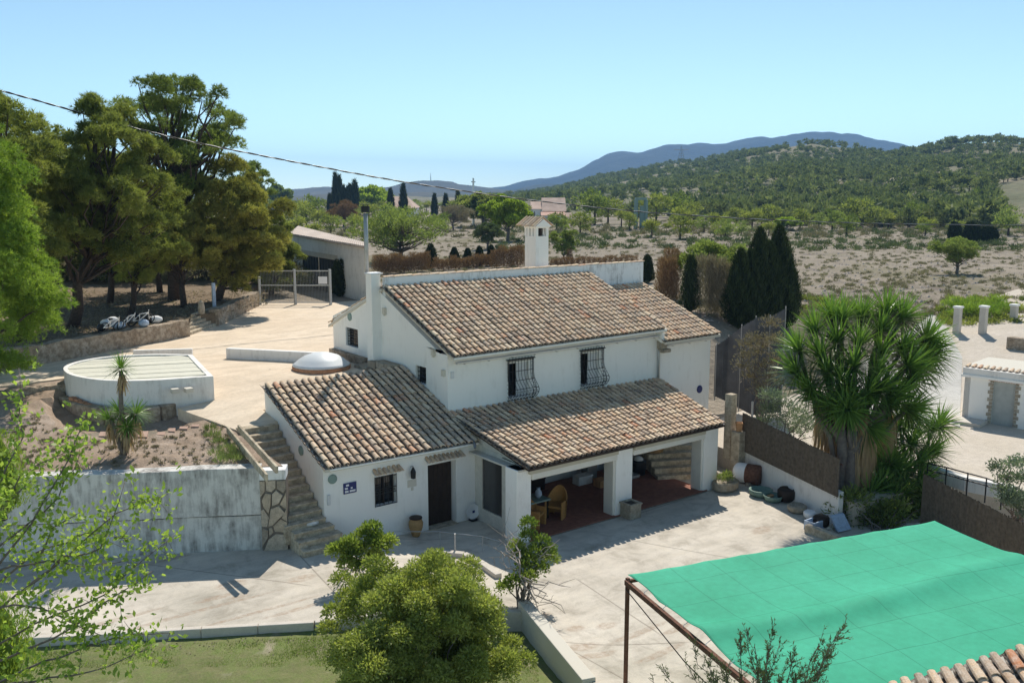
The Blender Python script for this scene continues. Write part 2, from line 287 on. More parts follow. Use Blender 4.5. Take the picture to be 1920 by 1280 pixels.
def arr(name, V, F, mat, parent=None, tint=None, **kw):  # fast path: numpy vertices and faces of one size
    V = np.asarray(V, np.float32); F = np.asarray(F, np.int32); me = bpy.data.meshes.new(name)
    me.vertices.add(len(V)); me.vertices.foreach_set('co', V.ravel()); k = F.shape[1]
    me.loops.add(F.size); me.loops.foreach_set('vertex_index', F.ravel()); me.polygons.add(len(F))
    me.polygons.foreach_set('loop_start', np.arange(len(F), dtype=np.int32)*k); me.polygons.foreach_set('loop_total', np.full(len(F), k, np.int32))
    if tint is not None:
        a = me.attributes.new('tint', 'FLOAT', 'POINT'); a.data.foreach_set('value', np.asarray(tint, np.float32))
    me.materials.append(MATS[mat]); me.update(calc_edges=True); me.shade_flat()
    return link(name, me, parent, **kw)
def thing(name, label, cat, loc=(0, 0, 0), group=None):
    o = bpy.data.objects.new(name, None); COL.objects.link(o); o.location = tuple(float(c) for c in loc); o.empty_display_size = .2
    o['label'] = label; o['category'] = cat
    if group: o['group'] = group
    return o
def tag(o, label, cat, group=None):
    o['label'] = label; o['category'] = cat
    if group: o['group'] = group
    return o
def struct(o): o['kind'] = 'structure'; return o
def dup(root, loc, rotz=0, scale=1.0, label=None, group=None):
    r = root.copy(); COL.objects.link(r); r.location = tuple(float(c) for c in loc); r.rotation_euler = (0, 0, rotz); r.scale = (scale,)*3 if not hasattr(scale, '__len__') else scale
    if label: r['label'] = label
    if group: r['group'] = group
    for ch in list(root.children):
        c = ch.copy(); COL.objects.link(c); mi = ch.matrix_parent_inverse.copy(); c.parent = r; c.matrix_parent_inverse = mi
        for g in list(ch.children):
            d = g.copy(); COL.objects.link(d); d.parent = c
    return r
def patch(name, poly, zf, mat, skirt=1.5, step=.6, jitter=0.0, parent=None, **kw):
    """a piece of ground: filled polygon with interior points, top at zf(x,y), vertical skirt below its rim"""
    poly = [tuple(map(float, p)) for p in poly]; E = []; pts = []
    n = len(poly)
    for i in range(n):
        a = np.array(poly[i]); b = np.array(poly[(i+1) % n]); k = max(1, int(np.linalg.norm(b-a)/step))
        pts += [tuple(a+(b-a)*j/k) for j in range(k)]
    nb = len(pts); E = [(i, (i+1) % nb) for i in range(nb)]
    P = np.array(pts); x0, y0 = P.min(0); x1, y1 = P.max(0)
    xs, ys = np.meshgrid(np.arange(x0+step/2, x1, step), np.arange(y0+step/2, y1, step)); q = np.c_[xs.ravel(), ys.ravel()]; q = q+rng.uniform(-.2, .2, q.shape)*step
    ins = np.zeros(len(q), bool)
    for i in range(nb):
        xa, ya = P[i]; xb, yb = P[(i+1) % nb]
        c = ((ya > q[:, 1]) != (yb > q[:, 1])); xi = (xb-xa)*(q[:, 1]-ya)/(yb-ya+1e-12)+xa; ins ^= c & (q[:, 0] < xi)
    allp = [Vector(p) for p in pts]+[Vector(p) for p in q[ins]]
    vo, eo, fo, *_ = delaunay_2d_cdt(allp, E, [], 1, 1e-4)
    co = np.array([(v.x, v.y) for v in vo]); z = zf(co[:, 0], co[:, 1])*np.ones(len(co)); z = z+rng.normal(0, 1, len(z))*jitter
    V = [(a, b, c) for (a, b), c in zip(co, z)]; F = [tuple(f) for f in fo]
    ec = {}
    for f in F:
        for i in range(len(f)): e = (f[i], f[(i+1) % len(f)]); ec[e] = 1
    rim = [e for e in ec if (e[1], e[0]) not in ec]; idx = {}
    for a, b in rim:
        for i in (a, b):
            if i not in idx: idx[i] = len(V); V.append((V[i][0], V[i][1], V[i][2]-skirt))
    F += [(b, a, idx[a], idx[b]) for a, b in rim]
    bb = B(); bb.add(V, F); return bb.build(name, mat, parent, **kw)
# leaf clouds -----------------------------------------------------
def unit(v): return v/(np.linalg.norm(v, axis=-1, keepdims=True)+1e-9)
def leaves(P, D, L, W, r, quad=False):
    n = len(P); L = np.broadcast_to(L, (n,))[:, None]; W = np.broadcast_to(W, (n,))[:, None]
    D = unit(D); S = unit(np.cross(D, unit(r.normal(size=(n, 3)))))
    if quad:
        Q = np.stack([P, P+D*L*.5+S*W*.5, P+D*L, P+D*L*.5-S*W*.5], 1); F = np.arange(4*n).reshape(n, 4); return Q.reshape(-1, 3), F
    Q = np.stack([P-S*W*.5, P+S*W*.5, P+D*L], 1); return Q.reshape(-1, 3), np.arange(3*n).reshape(n, 3)
def clumps(r, C, RAD, n, L, W, tint, up=.35, rand=.6, quad=False, flat=1.0, jit=.12, inner=.55, tuft=0):
    C = np.asarray(C, float); RAD = np.asarray(RAD, float); ntot = (n*(RAD/RAD.mean())**2).astype(int)+4
    idx = np.repeat(np.arange(len(C)), ntot); u = unit(r.normal(size=(len(idx), 3)))
    u[:, 2] = np.where(u[:, 2] < -.3, -u[:, 2], u[:, 2])
    rr = RAD[idx, None]*(inner+(1-inner)*r.random((len(idx), 1))); off = u*rr; off[:, 2] *= flat
    P = C[idx]+off; D = u*.8+unit(r.normal(size=u.shape))*rand+np.array([0, 0, up])
    if tuft:  # needles gathered into small starbursts at the twig ends
        k = len(idx)//tuft; sel = r.integers(0, len(idx), k); rep = np.repeat(sel, tuft); P = P[rep]+r.normal(0, .012, (len(rep), 3)); D = D[rep]*.8+unit(r.normal(size=(len(rep), 3)))*1.0; idx = idx[rep]; tj = np.repeat(r.normal(0, jit*1.3, k), tuft)
    V, F = leaves(P, D, L*r.uniform(.7, 1.3, len(idx)), W, r, quad)
    t = np.asarray(tint)[idx]+(tj if tuft else r.normal(0, jit, len(idx))); t = np.clip(t, .13, 1)
    return V, F, np.repeat(t, F.shape[1])
# ------------------------------------------------------------------ levels of the place
SN = np.array([.494, .869]); S0 = np.array([-1.5, .15])          # normal and a point of the long retaining wall
def sdist(x, y): return (x-S0[0])*SN[0]+(y-S0[1])*SN[1]
def zu(x, y):                                                     # upper terrace and forecourt
    s = np.clip(sdist(x, y), 0, 8.0); return 3.0+.155*s+0*x
def zl(x, y): return .55*(1-sm(-.5, 3.6, np.asarray(x, float)))   # lower patio
def Gz(u, v, f, z=3.5):
    for _ in range(30):
        p = un(u, v, 'z', z); z = z*.4+.6*float(f(p[0], p[1]))
    return p
def T(x, y):                                                      # open country beyond the plot
    x = np.asarray(x, float); y = np.asarray(y, float)
    right = .75+sm(30, 60, x)*3.45
    k = sm(2.0, 10.0, y-.12*np.maximum(x-20, 0)); base = 4.2*k+right*(1-k)
    d = np.hypot(x-5, y-5); base = base+np.clip((d-60)/200, 0, 1)*(.5*np.sin(x*.045+1)*np.cos(y*.05)+.25*np.sin(x*.13+y*.09))
    dirx = (x-CAM[0])*rt[0]+(y-CAM[1])*rt[1]; depth = (x-CAM[0])*math.cos(YAW)+(y-CAM[1])*math.sin(YAW)
    base = np.where(x < 5, np.maximum(base, 4.2), base)
    low = ((sdist(x, y) < 1.0) & (x < -1.9)) | ((y < 3.2) & (x >= -1.9) & (x < 5.6)) | ((y < 1.9) & (x >= 5.6) & (x < 20.5)) | ((depth < 33) & (y < 0) & (x < 26))
    pool = (np.hypot((x+3.4)/3.2, (y-8.6)/4.2) < 1)
    base = np.where(pool, 3.3, base)
    return np.where(low, -1.6, np.where((x < 5) & (sdist(x, y) < 16), np.minimum(zu(x, y)-.25, base), base))
# terrain: one sheet to the horizon, fine near the plot
def axis(c, fine, step, n, g):
    a = list(np.arange(-fine, fine+.01, step)); s = step; p = fine
    for k in range(n):
        s *= g; p += s; a += [p]
        if k < 16: a = [-p]+a
    return np.array(a)+c
ax_ = axis(8, 46, 1.0, 52, 1.11); ay_ = axis(8, 46, 1.0, 52, 1.11)
XX, YY = np.meshgrid(ax_, ay_); ZZ = T(XX, YY)
nx, ny = len(ax_), len(ay_); ii = np.arange(nx*ny).reshape(ny, nx)
F = np.stack([ii[:-1, :-1], ii[:-1, 1:], ii[1:, 1:], ii[1:, :-1]], -1).reshape(-1, 4)
struct(arr('field', np.c_[XX.ravel(), YY.ravel(), ZZ.ravel()], F, 'field'))
def fractal(x, y, r):
    z = 0
    for a, f_ in ((1, 1), (.5, 2.3), (.27, 4.9), (.14, 9.7), (.07, 19)):
        z = z+a*np.sin(x*f_*r+1.7*f_+np.sin(y*f_*r*.8+f_))*np.cos(y*f_*r*1.1+np.sin(x*f_*r*.7+2*f_))
    return z
class Hill:
    def __init__(s, prof, d_foot, d_ridge, zfoot, pw, amp, fr, drop=0):
        s.pu = np.array([p[0] for p in prof], float); s.pv = np.array([p[1] for p in prof], float)+drop
        s.df, s.dr, s.zf, s.pw, s.amp, s.fr = d_foot, d_ridge, zfoot, pw, amp, fr
    def pos(s, u, t):
        u = np.asarray(u, float); t = np.asarray(t, float); v = np.interp(u, s.pu, s.pv)
        f = lambda d: (d(u) if callable(d) else d+0*u)
        df, dr = f(s.df), f(s.dr); D = df+(dr-df)*t
        a = (u-960)/FOC; h = np.array([math.cos(YAW), math.sin(YAW)]); 
        cp = 1/(math.cos(PITCH)-(v-640)/FOC*-math.sin(PITCH)) if False else 1.0
        X = CAM[0]+D*(h[0]+a*rt[0]); Y = CAM[1]+D*(h[1]+a*rt[1])
        # height of the ridge seen at row v: elevation angle from the camera
        tanv = -((v-640)/FOC*math.cos(PITCH)+math.sin(PITCH))/(math.cos(PITCH)-(v-640)/FOC*math.sin(PITCH))
        zr = HC+tanv*dr*1.0
        tt = np.clip(t, 0, 1); Z = s.zf+(zr-s.zf)*tt**s.pw-np.maximum(t-1, 0)*(zr-s.zf)*.9
        n = fractal(X, Y, s.fr)*s.amp*np.clip(tt*(1.25-tt)*3.2, 0, 1)
        return X, Y, Z+n
    def build(s, name, mat, u0, u1, nu, ntt):
        U, Tt = np.meshgrid(np.linspace(u0, u1, nu), np.linspace(-.02, 1.35, ntt)); X, Y, Z = s.pos(U, Tt)
        Z = np.where(Tt < 0, Z-6, Z); i = np.arange(nu*ntt).reshape(ntt, nu)
        F = np.stack([i[:-1, :-1], i[:-1, 1:], i[1:, 1:], i[1:, :-1]], -1).reshape(-1, 4)
        o = arr(name, np.c_[X.ravel(), Y.ravel(), Z.ravel()], F, mat); o.data.shade_smooth(); return struct(o)
ridge = [(700, 376), (900, 371), (950, 369), (1050, 350), (1130, 337), (1200, 325), (1300, 307), (1400, 293), (1470, 283), (1510, 280), (1560, 288), (1650, 293), (1700, 283), (1760, 271), (1850, 263), (1920, 268), (2050, 262), (2300, 300)]
hill = Hill(ridge, lambda u: np.interp(u, [700, 1000, 1400, 1920, 2300], [420, 330, 215, 185, 170]), lambda u: np.interp(u, [700, 1000, 1400, 1700, 2300], [1500, 1250, 900, 640, 560]), 3.2, 1.25, 5.0, .012)
hill.build('hill', 'hill_soil', 700, 2300, 260, 120)
far_l = Hill([(300, 372), (430, 366), (520, 362), (560, 356), (590, 350), (620, 347), (660, 349), (700, 355), (735, 353), (770, 344), (800, 339), (850, 341), (880, 348), (930, 356), (1000, 366), (1100, 374)], 900, 2600, 3, 1.3, 12, .004)
far_l.build('hill', 'far_hill', 300, 1100, 200, 60)
mt_ = Hill([(820, 372), (900, 366), (955, 357), (1000, 340), (1050, 336), (1085, 327), (1110, 309), (1135, 294), (1165, 289), (1190, 291), (1250, 275), (1300, 270), (1330, 272), (1380, 266), (1440, 265), (1500, 256), (1580, 257), (1640, 264), (1700, 272), (1800, 278), (2100, 300), (2300, 330)], 1900, 3900, 3, 1.5, 36, .0024)
mt_.build('mountain', 'mountain_rock', 820, 2300, 260, 80)

# ground surfaces of the plot
def Pu(u, v, f=zu): p = Gz(u, v, f); return (p[0], p[1])
L0 = np.array([-1.2, 0.02]); LD = np.array([-.869, .494])         # foot line of the retaining wall
wl = lambda t: tuple(L0+LD*t)
terr = [tuple(np.array(wl(.1))+SN*.25), (-1.45, 3.9), (-.02, 4.4), (5.4, 4.6), (5.45, 24), (2, 34), (-14, 34), tuple(np.array(wl(26))+SN*.25)]
struct(patch('terrace_soil', terr, lambda x, y: zu(x, y)-np.where(np.hypot((x+3.4)/2.4, (y-8.4)/3.6) < 1, .35, 0.0), 'garden_soil', 1.5, .35, .018))
court = [(-1.33, 3.35), (-.01, 3.35), (-.01, 4.62), (5.35, 4.62), (5.45, 10.6), (5.45, 10.7), (22, 10.6), (22, 29), Pu(620, 569), Pu(488, 569), Pu(478, 574), Pu(405, 612), Pu(350, 632), Pu(200, 657), Pu(66, 686), Pu(-60, 708), Pu(-60, 730), Pu(30, 724), Pu(118, 712), Pu(230, 690), Pu(380, 735), Pu(404, 752), Pu(333, 768)]
def zc(x, y): return zu(x, y)+.05
struct(patch('forecourt', court, zc, 'court_sand', .4, .7, .006))
# concrete of the lower patio, garden below its kerb
kerb = [(-14.5, 2.2), (-7.3, -2.15), (-2.6, -4.85), (2.62, -6.9)]
rw0, rw1 = (2.62, -6.95), (1.25, -10.9)
patio = [tuple(np.array(kerb[0])), kerb[1], kerb[2], kerb[3], rw1, (.9, -22), (20, -22), (19.3, -9.2), (15.5, -8.3), (16.95, -2.3), (17.5, 1.46), (5.66, 1.46), (5.66, .02), (.01, .02), (.01, -.0), wl(0), wl(14)]
struct(patch('patio', patio, zl, 'patio_concrete', 1.2, .6, .003))
def zg(x, y): return -.38+.74*(1-sm(-3.0, 2.6, x))
lawn = [(-14.5, 2.1), (-7.35, -2.3), (-2.65, -5.0), (2.55, -7.05), (1.2, -11), (.8, -24), (-30, -24), (-30, 4)]
LAWN = struct(patch('lawn', lawn, zg, 'lawn_ground', 1.0, .5, .02))
# court to the right of the house with the small hut
rc = [(17.3, 1.2), (16.95, -2.3), (15.3, -8.35), (20.5, -9.2), (24, -22), (60, -22), (60, 6), (40, 5), (30, 3.5), (21, 2.2)]
def zr(x, y): return .78+sm(30, 60, x)*3.45+.04
struct(patch('hut_court', rc, zr, 'court_dust', 1.5, 1.2, .01))
wp = [un(u, v, 'z', .85)[:2] for u, v in ((1580, 800), (1690, 785), (1770, 790), (1800, 800), (1802, 700), (1760, 655), (1690, 640), (1600, 650), (1560, 700))]
struct(patch('white_gravel', wp[::-1], lambda x, y: zr(x, y)+.05, 'court_gravel', .3, 1.0, .012))
# raised ground under the pines, its retaining walls
ZP = 4.98
def zp(x, y): return ZP+0*x
wa, wb = Gz(66, 686, zu), Gz(352, 632, zu); wc, wd = Gz(405, 613, zu), Gz(481, 575, zu)
pg = [tuple(wa[:2]+(wa[:2]-wb[:2])*.9), tuple(wa[:2]), tuple(wb[:2]), (wb[0]+1.0, wb[1]+2.6), tuple(wc[:2]), tuple(wd[:2]), (wd[0]+.4, wd[1]+2.5), (19, 47), (30, 75), (6, 96), (-40, 70), (-40, 25)]
pgo = struct(patch('pine_wood_floor', pg[::-1], zp, 'needle_litter_shade', 1.6, 1.6, .05))
# ------------------------------------------------------------------ helpers for masonry
def extr(b, poly, vec):
    n = len(poly); vec = np.array(vec, float); P = [np.array(p, float) for p in poly]
    b.add(P+[p+vec for p in P], [tuple(range(n))[::-1], tuple(range(n, 2*n))]+[(i, (i+1) % n, n+(i+1) % n, n+i) for i in range(n)]); return b
def wallgrid(O, U, N, length, z0, top, openings, thick, brk=()):
    """wall from O along U (unit), inward normal N; top = number or function of the distance; openings (u0,u1,z0,z1)"""
    O = np.array(O, float); U = np.array(U, float); N = np.array(N, float); tf = top if callable(top) else (lambda u: top)
    us = sorted(set([0, length]+[a for o in openings for a in o[:2]]+list(brk))); zs = sorted(set([z0]+[a for o in openings for a in o[2:]])); b = B(); idx = {}; V = []; F = []
    zs = [z for z in zs if z >= z0]
    def vid(i, j, k):
        key = (i, j, k)
        if key not in idx:
            z = zs[j] if j < len(zs) else tf(us[i]); p = O+U*us[i]+N*k*thick; V.append((p[0], p[1], z)); idx[key] = len(V)-1
        return idx[key]
    def solid(i, j):
        if i < 0 or j < 0 or i >= len(us)-1 or j >= len(zs): return False
        u = (us[i]+us[i+1])/2; z = (zs[j]+(zs[j+1] if j+1 < len(zs) else zs[j]+1))/2
        return not any(o[0] < u < o[1] and o[2] < z < o[3] for o in openings)
    for i in range(len(us)-1):
        for j in range(len(zs)):
            if not solid(i, j): continue
            F.append((vid(i, j, 0), vid(i+1, j, 0), vid(i+1, j+1, 0), vid(i, j+1, 0))); F.append((vid(i, j, 1), vid(i, j+1, 1), vid(i+1, j+1, 1), vid(i+1, j, 1)))
            if not solid(i-1, j): F.append((vid(i, j, 0), vid(i, j+1, 0), vid(i, j+1, 1), vid(i, j, 1)))
            if not solid(i+1, j): F.append((vid(i+1, j, 0), vid(i+1, j, 1), vid(i+1, j+1, 1), vid(i+1, j+1, 0)))
            if not solid(i, j-1): F.append((vid(i, j, 0), vid(i, j, 1), vid(i+1, j, 1), vid(i+1, j, 0)))
            if not solid(i, j+1): F.append((vid(i, j+1, 0), vid(i+1, j+1, 0), vid(i+1, j+1, 1), vid(i, j+1, 1)))
    b.add(V, F); return b
# roof tiles: half-barrel covers over channel tiles
def tile_mesh(L=.46, r0=.098, r1=.078, th=.024, seg=5, down=False):
    V = []; 
    for x, r in ((0, r0), (L, r1)):
        for rr in (r, r-th):
            for k in range(seg+1):
                a = math.pi*k/seg; V.append((math.cos(a)*rr, x, math.sin(a)*rr*.74))
    n = seg+1; F = []
    for k in range(seg):
        F += [(2*n+k, 2*n+k+1, k+1, k), (3*n+k+1, 3*n+k, n+k, n+k+1), (n+k+1, n+k, k, k+1)]
    return np.array(V), F
TV, TF = tile_mesh(r0=.090, r1=.072)
tile_me = bpy.data.meshes.new('tile'); tile_me.from_pydata([tuple(v) for v in TV], [], TF); tile_me.materials.append(MATS['roof_tile_single']); tile_me.update()
JV, JF, JT, JN = [], [], [], [0]; PV, PF, PT, PN = [], [], [], [0]
def bil(c, s, t):
    FL, FR, BR, BL = [np.array(p, float) for p in c]; return (FL*(1-s)+FR*s)*(1-t)+(BL*(1-s)+BR*s)*t
def tile_roof(parent, corners, pitch=.245, course=.37, single=None, lift=.075, name='tile', keep=None):
    """rows of cover tiles up the slope of a four-cornered roof; those where single(s,t) is true are separate objects"""
    FL, FR, BR, BL = [np.array(p, float) for p in corners]; w_ = (np.linalg.norm(FR-FL)+np.linalg.norm(BR-BL))/2; l_ = (np.linalg.norm(BL-FL)+np.linalg.norm(BR-FR))/2
    nr = int(round(w_/pitch)); nc = int(round(l_/course)); cnt = 0
    for i in range(nr):
        s = (i+.5)/nr
        dr = rng.normal(0, .008)
        for j in range(nc):
            t = j/nc
            if keep and not keep(s, t): continue
            p = bil(corners, s, t); q = bil(corners, s, min(1, (j+1)/nc)); d = q-p; ln = np.linalg.norm(d); d /= ln
            e = bil(corners, min(1, s+.02), t)-bil(corners, max(0, s-.02), t); e /= np.linalg.norm(e); nn = np.cross(e, d); nn /= np.linalg.norm(nn)
            if nn[2] < 0: nn = -nn
            e = np.cross(d, nn)
            yaw = rng.normal(0, .03); d2 = d*math.cos(yaw)+e*math.sin(yaw); d2 = d2-nn*.075; d2 /= np.linalg.norm(d2); e2 = np.cross(d2, nn); e2 /= np.linalg.norm(e2); n2 = np.cross(e2, d2)
            sc = ln*1.22/.46; w2 = pitch/.245*rng.uniform(.94, 1.05); pos = p+e*(dr+rng.normal(0, .004))+nn*(lift+.03+rng.normal(0, .004))-d*(.05+rng.normal(0, .012))
            M = np.eye(4); M[:3, 0] = e2*w2; M[:3, 1] = d2*sc; M[:3, 2] = n2*w2; M[:3, 3] = pos
            if single and single(s, t):
                o = bpy.data.objects.new(name, tile_me); COL.objects.link(o); o.parent = parent; o.matrix_parent_inverse = Matrix.Identity(4); o.matrix_basis = Matrix([list(r) for r in M]); cnt += 1
            else:
                v = TV @ M[:3, :3].T+pos; JV.append(v); JF.extend([tuple(k+JN[0] for k in f) for f in TF]); JT.append(np.full(len(v), rng.random())); JN[0] += len(v)
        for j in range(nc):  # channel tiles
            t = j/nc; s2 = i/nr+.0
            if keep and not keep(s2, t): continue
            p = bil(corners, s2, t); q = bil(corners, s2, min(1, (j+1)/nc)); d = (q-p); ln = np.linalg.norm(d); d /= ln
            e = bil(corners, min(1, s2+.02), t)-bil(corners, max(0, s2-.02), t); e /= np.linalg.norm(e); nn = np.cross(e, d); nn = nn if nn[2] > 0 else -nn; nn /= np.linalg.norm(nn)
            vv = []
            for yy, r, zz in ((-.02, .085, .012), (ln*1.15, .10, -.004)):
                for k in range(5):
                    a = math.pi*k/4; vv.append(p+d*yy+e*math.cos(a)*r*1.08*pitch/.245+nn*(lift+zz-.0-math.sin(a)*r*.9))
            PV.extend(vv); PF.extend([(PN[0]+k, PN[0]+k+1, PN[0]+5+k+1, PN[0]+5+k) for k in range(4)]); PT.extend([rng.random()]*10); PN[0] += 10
    return cnt
def flush_tiles(parent, label=None):
    global JV, JF, JT, PV, PF, PT
    if JF: 
        o = arr('roof_tiles', np.concatenate(JV), np.array(JF), 'roof_tile_joined', parent, np.concatenate(JT)); o['kind'] = 'stuff'
    if PF:
        o = arr('channel_tiles', np.array(PV), np.array(PF), 'roof_pan_shadow', parent, np.array(PT)); o['kind'] = 'stuff'
    JV, JF, JT = [], [], []; PV, PF, PT = [], [], []; JN[0] = 0; PN[0] = 0

# ------------------------------------------------------------------ the farmhouse
house = thing('farmhouse', 'white two storey farmhouse with clay tiled roofs, arcaded porch and outside steps', 'house', (8, 2, 0))
# annex
aF = [(-.04, -.26, 2.83), (5.62, -.26, 2.76), (5.48, 4.42, 4.62), (-.04, 4.42, 4.62)]
b = wallgrid((0, 0, 0), (1, 0, 0), (0, 1, 0), 5.65, -.3, lambda u: 2.86, [(1.76, 2.52, 1.22, 2.19), (3.73, 4.85, -.3, 2.22)], .35)
b.build('wall', 'white_plaster', house)
b = B(); extr(b, [(0, .35, -.3), (0, 4.42, 3.2), (0, 4.42, 4.58), (0, .35, 2.95)], (.3, 0, 0)); b.build('wall', 'white_plaster', house)
b = B(); extr(b, [(.3, 4.12, 3.0), (5.5, 4.12, 3.0), (5.5, 4.12, 4.45), (.3, 4.12, 4.45)], (0, .29, 0)); b.build('wall', 'white_plaster', house)
b = B(); b.beam((-.02, .1, .98), (-.02, 4.3, 3.62), .06, .16); b.build('stair_skirting', 'concrete_steps', house)
# deck under tiles
def deck(c, th=.09, name='roof_deck', mat='cream_paint'):
    P = [np.array(p, float) for p in c]; b = B(); b.hexa([p-np.array([0, 0, th]) for p in P]+P); return b.build(name, mat, house)
deck(aF)
roofA = B().beam((.1, -.27, 2.80), (5.6, -.27, 2.73), .06, .05).build('annex_roof', 'white_plaster', house)
n1 = tile_roof(roofA, aF, pitch=.262, single=lambda s, t: t < .62)
# door leaf with planks
dr = B().box(3.75, .30, .02, 4.83, .335, 2.2).build('door', 'dark_wood', house)
for k in range(6): B().box(3.76+k*.178, .272, .03, 3.76+k*.178+.168, .302, 2.19).build('plank', 'dark_wood', dr)
B().box(3.73, -.12, -.1, 4.86, .30, .02).build('doorstep', 'concrete_steps', house)
B().lathe([(.02, 0), (.035, .03), (.02, .05)], 8, (3.86, .26, 1.05)).build('handle', 'grey_metal', dr)
# front window with grille
def grille(parent, x0, x1, z0, z1, y, nb=6, r=.011):
    b = B()
    for k in range(nb): x = x0+(x1-x0)*k/(nb-1); b.tube([(x, y, z0), (x, y, z1)], r, 5)
    for z in (z0+.04, (z0+z1)/2-.08, (z0+z1)/2+.08, z1-.04): b.box(x0, y-.008, z-.012, x1, y+.008, z+.012)
    for k in range(nb-1):
        x = x0+(x1-x0)*(k+.5)/(nb-1); b.lathe([(.03, -.01), (.03, .01)], 8, (x, y, (z0+z1)/2))
    return b.build('grille', 'dark_metal', parent)
wn = B().box(1.76, .2, 1.22, 2.52, .24, 2.19).build('window', 'dark_glass', house)
B().box(1.76, .15, 1.22, 1.80, .2, 2.19).box(2.48, .15, 1.22, 2.52, .2, 2.19).box(1.80, .15, 2.14, 2.48, .2, 2.19).box(2.12, .15, 1.22, 2.16, .2, 2.14).build('frame', 'dark_wood', wn)
grille(wn, 1.75, 2.53, 1.19, 2.2, -.03)
B().box(1.74, -.05, 1.17, 2.54, .15, 1.215).build('sill', 'white_plaster', wn)
# little tiled hoods over window and door
def hood(x0, x1, z):
    nt_ = int((x1-x0)/.16); b = B().hexa([(x0, -.22, z), (x1, -.22, z), (x1, 0, z+.10), (x0, 0, z+.10), (x0, -.22, z+.03), (x1, -.22, z+.03), (x1, 0, z+.14), (x0, 0, z+.14)])
    h = b.build('window_hood' if x1 < 3 else 'door_hood', 'terrace_white', house)
    for k in range(nt_):
        o = bpy.data.objects.new('tile', tile_me); COL.objects.link(o); o.parent = h; w2 = (x1-x0)/nt_/.2
        o.matrix_basis = Matrix.Translation((x0+(k+.5)*(x1-x0)/nt_, -.28, z+.045)) @ Matrix.Rotation(R_(24+rng.normal(0, 2)), 4, 'X') @ Matrix.Scale(w2, 4, (1, 0, 0)) @ Matrix.Scale(.72, 4, (0, 1, 0)) @ Matrix.Scale(.8, 4, (0, 0, 1))
hood(1.66, 2.70, 2.27); hood(3.60, 5.08, 2.33)
# main block walls
MX0, MX1, MY0, MY1, JX = 5.5, 19.28, 1.47, 10.4, 16.0
wfr = wallgrid((5.5, 1.47, 0), (1, 0, 0), (0, 1, 0), JX-5.5, -.2, 5.52, [(2.65, 3.62, 3.62, 4.92), (6.2, 7.17, 3.62, 4.92), (.9, 2.0, -.2, 2.1), (6.2, 6.9, .9, 1.9)], .45)
wfr.build('wall', 'white_plaster', house)
wallgrid((JX, 1.47, 0), (1, 0, 0), (0, 1, 0), MX1-JX, -.2, 5.02, [], .45).build('wall', 'white_plaster', house)
# gable wall facing the forecourt with two windows
gt = lambda u: 5.52+.42*(u) if u < 4.35 else 7.36-.335*(u-4.35)
gw = wallgrid((5.5, 1.92, 0), (0, 1, 0), (1, 0, 0), MY1-1.92, 2.6, gt, [(.98, 1.71, 4.22, 4.86), (6.23, 7.31, 4.87, 5.64)], .4, [4.35]); gw.build('gable_wall', 'white_plaster', house)
b = B(); extr(b, [(19.28, 1.92, .0), (19.28, MY1, 3), (19.28, MY1, 5.4), (19.28, 6, 6.9), (19.28, 1.92, 5.15)], (-.4, 0, 0)); b.build('gable_wall', 'white_plaster', house)
wallgrid((5.9, MY1-.4, 0), (1, 0, 0), (0, 1, 0), MX1-.4-5.9, 3, 5.7, [], .4).build('wall', 'white_plaster', house)
for (y0, y1, z0, z1) in ((2.90, 3.63, 4.22, 4.86), (8.15, 9.23, 4.87, 5.64)):
    wv = B().box(5.68, y0, z0, 5.72, y1, z1).build('window', 'dark_glass', house); bb = B()
    for k in range(6): y = y0+(y1-y0)*k/5; bb.tube([(5.6, y, z0), (5.6, y, z1)], .012, 5)
    for k in range(4 if y0 < 5 else 7): z = z0+(z1-z0)*(k+.5)/(4 if y0 < 5 else 7); bb.box(5.59, y0, z-.01, 5.61, y1, z+.01)
    bb.build('grille', 'dark_metal', wv)
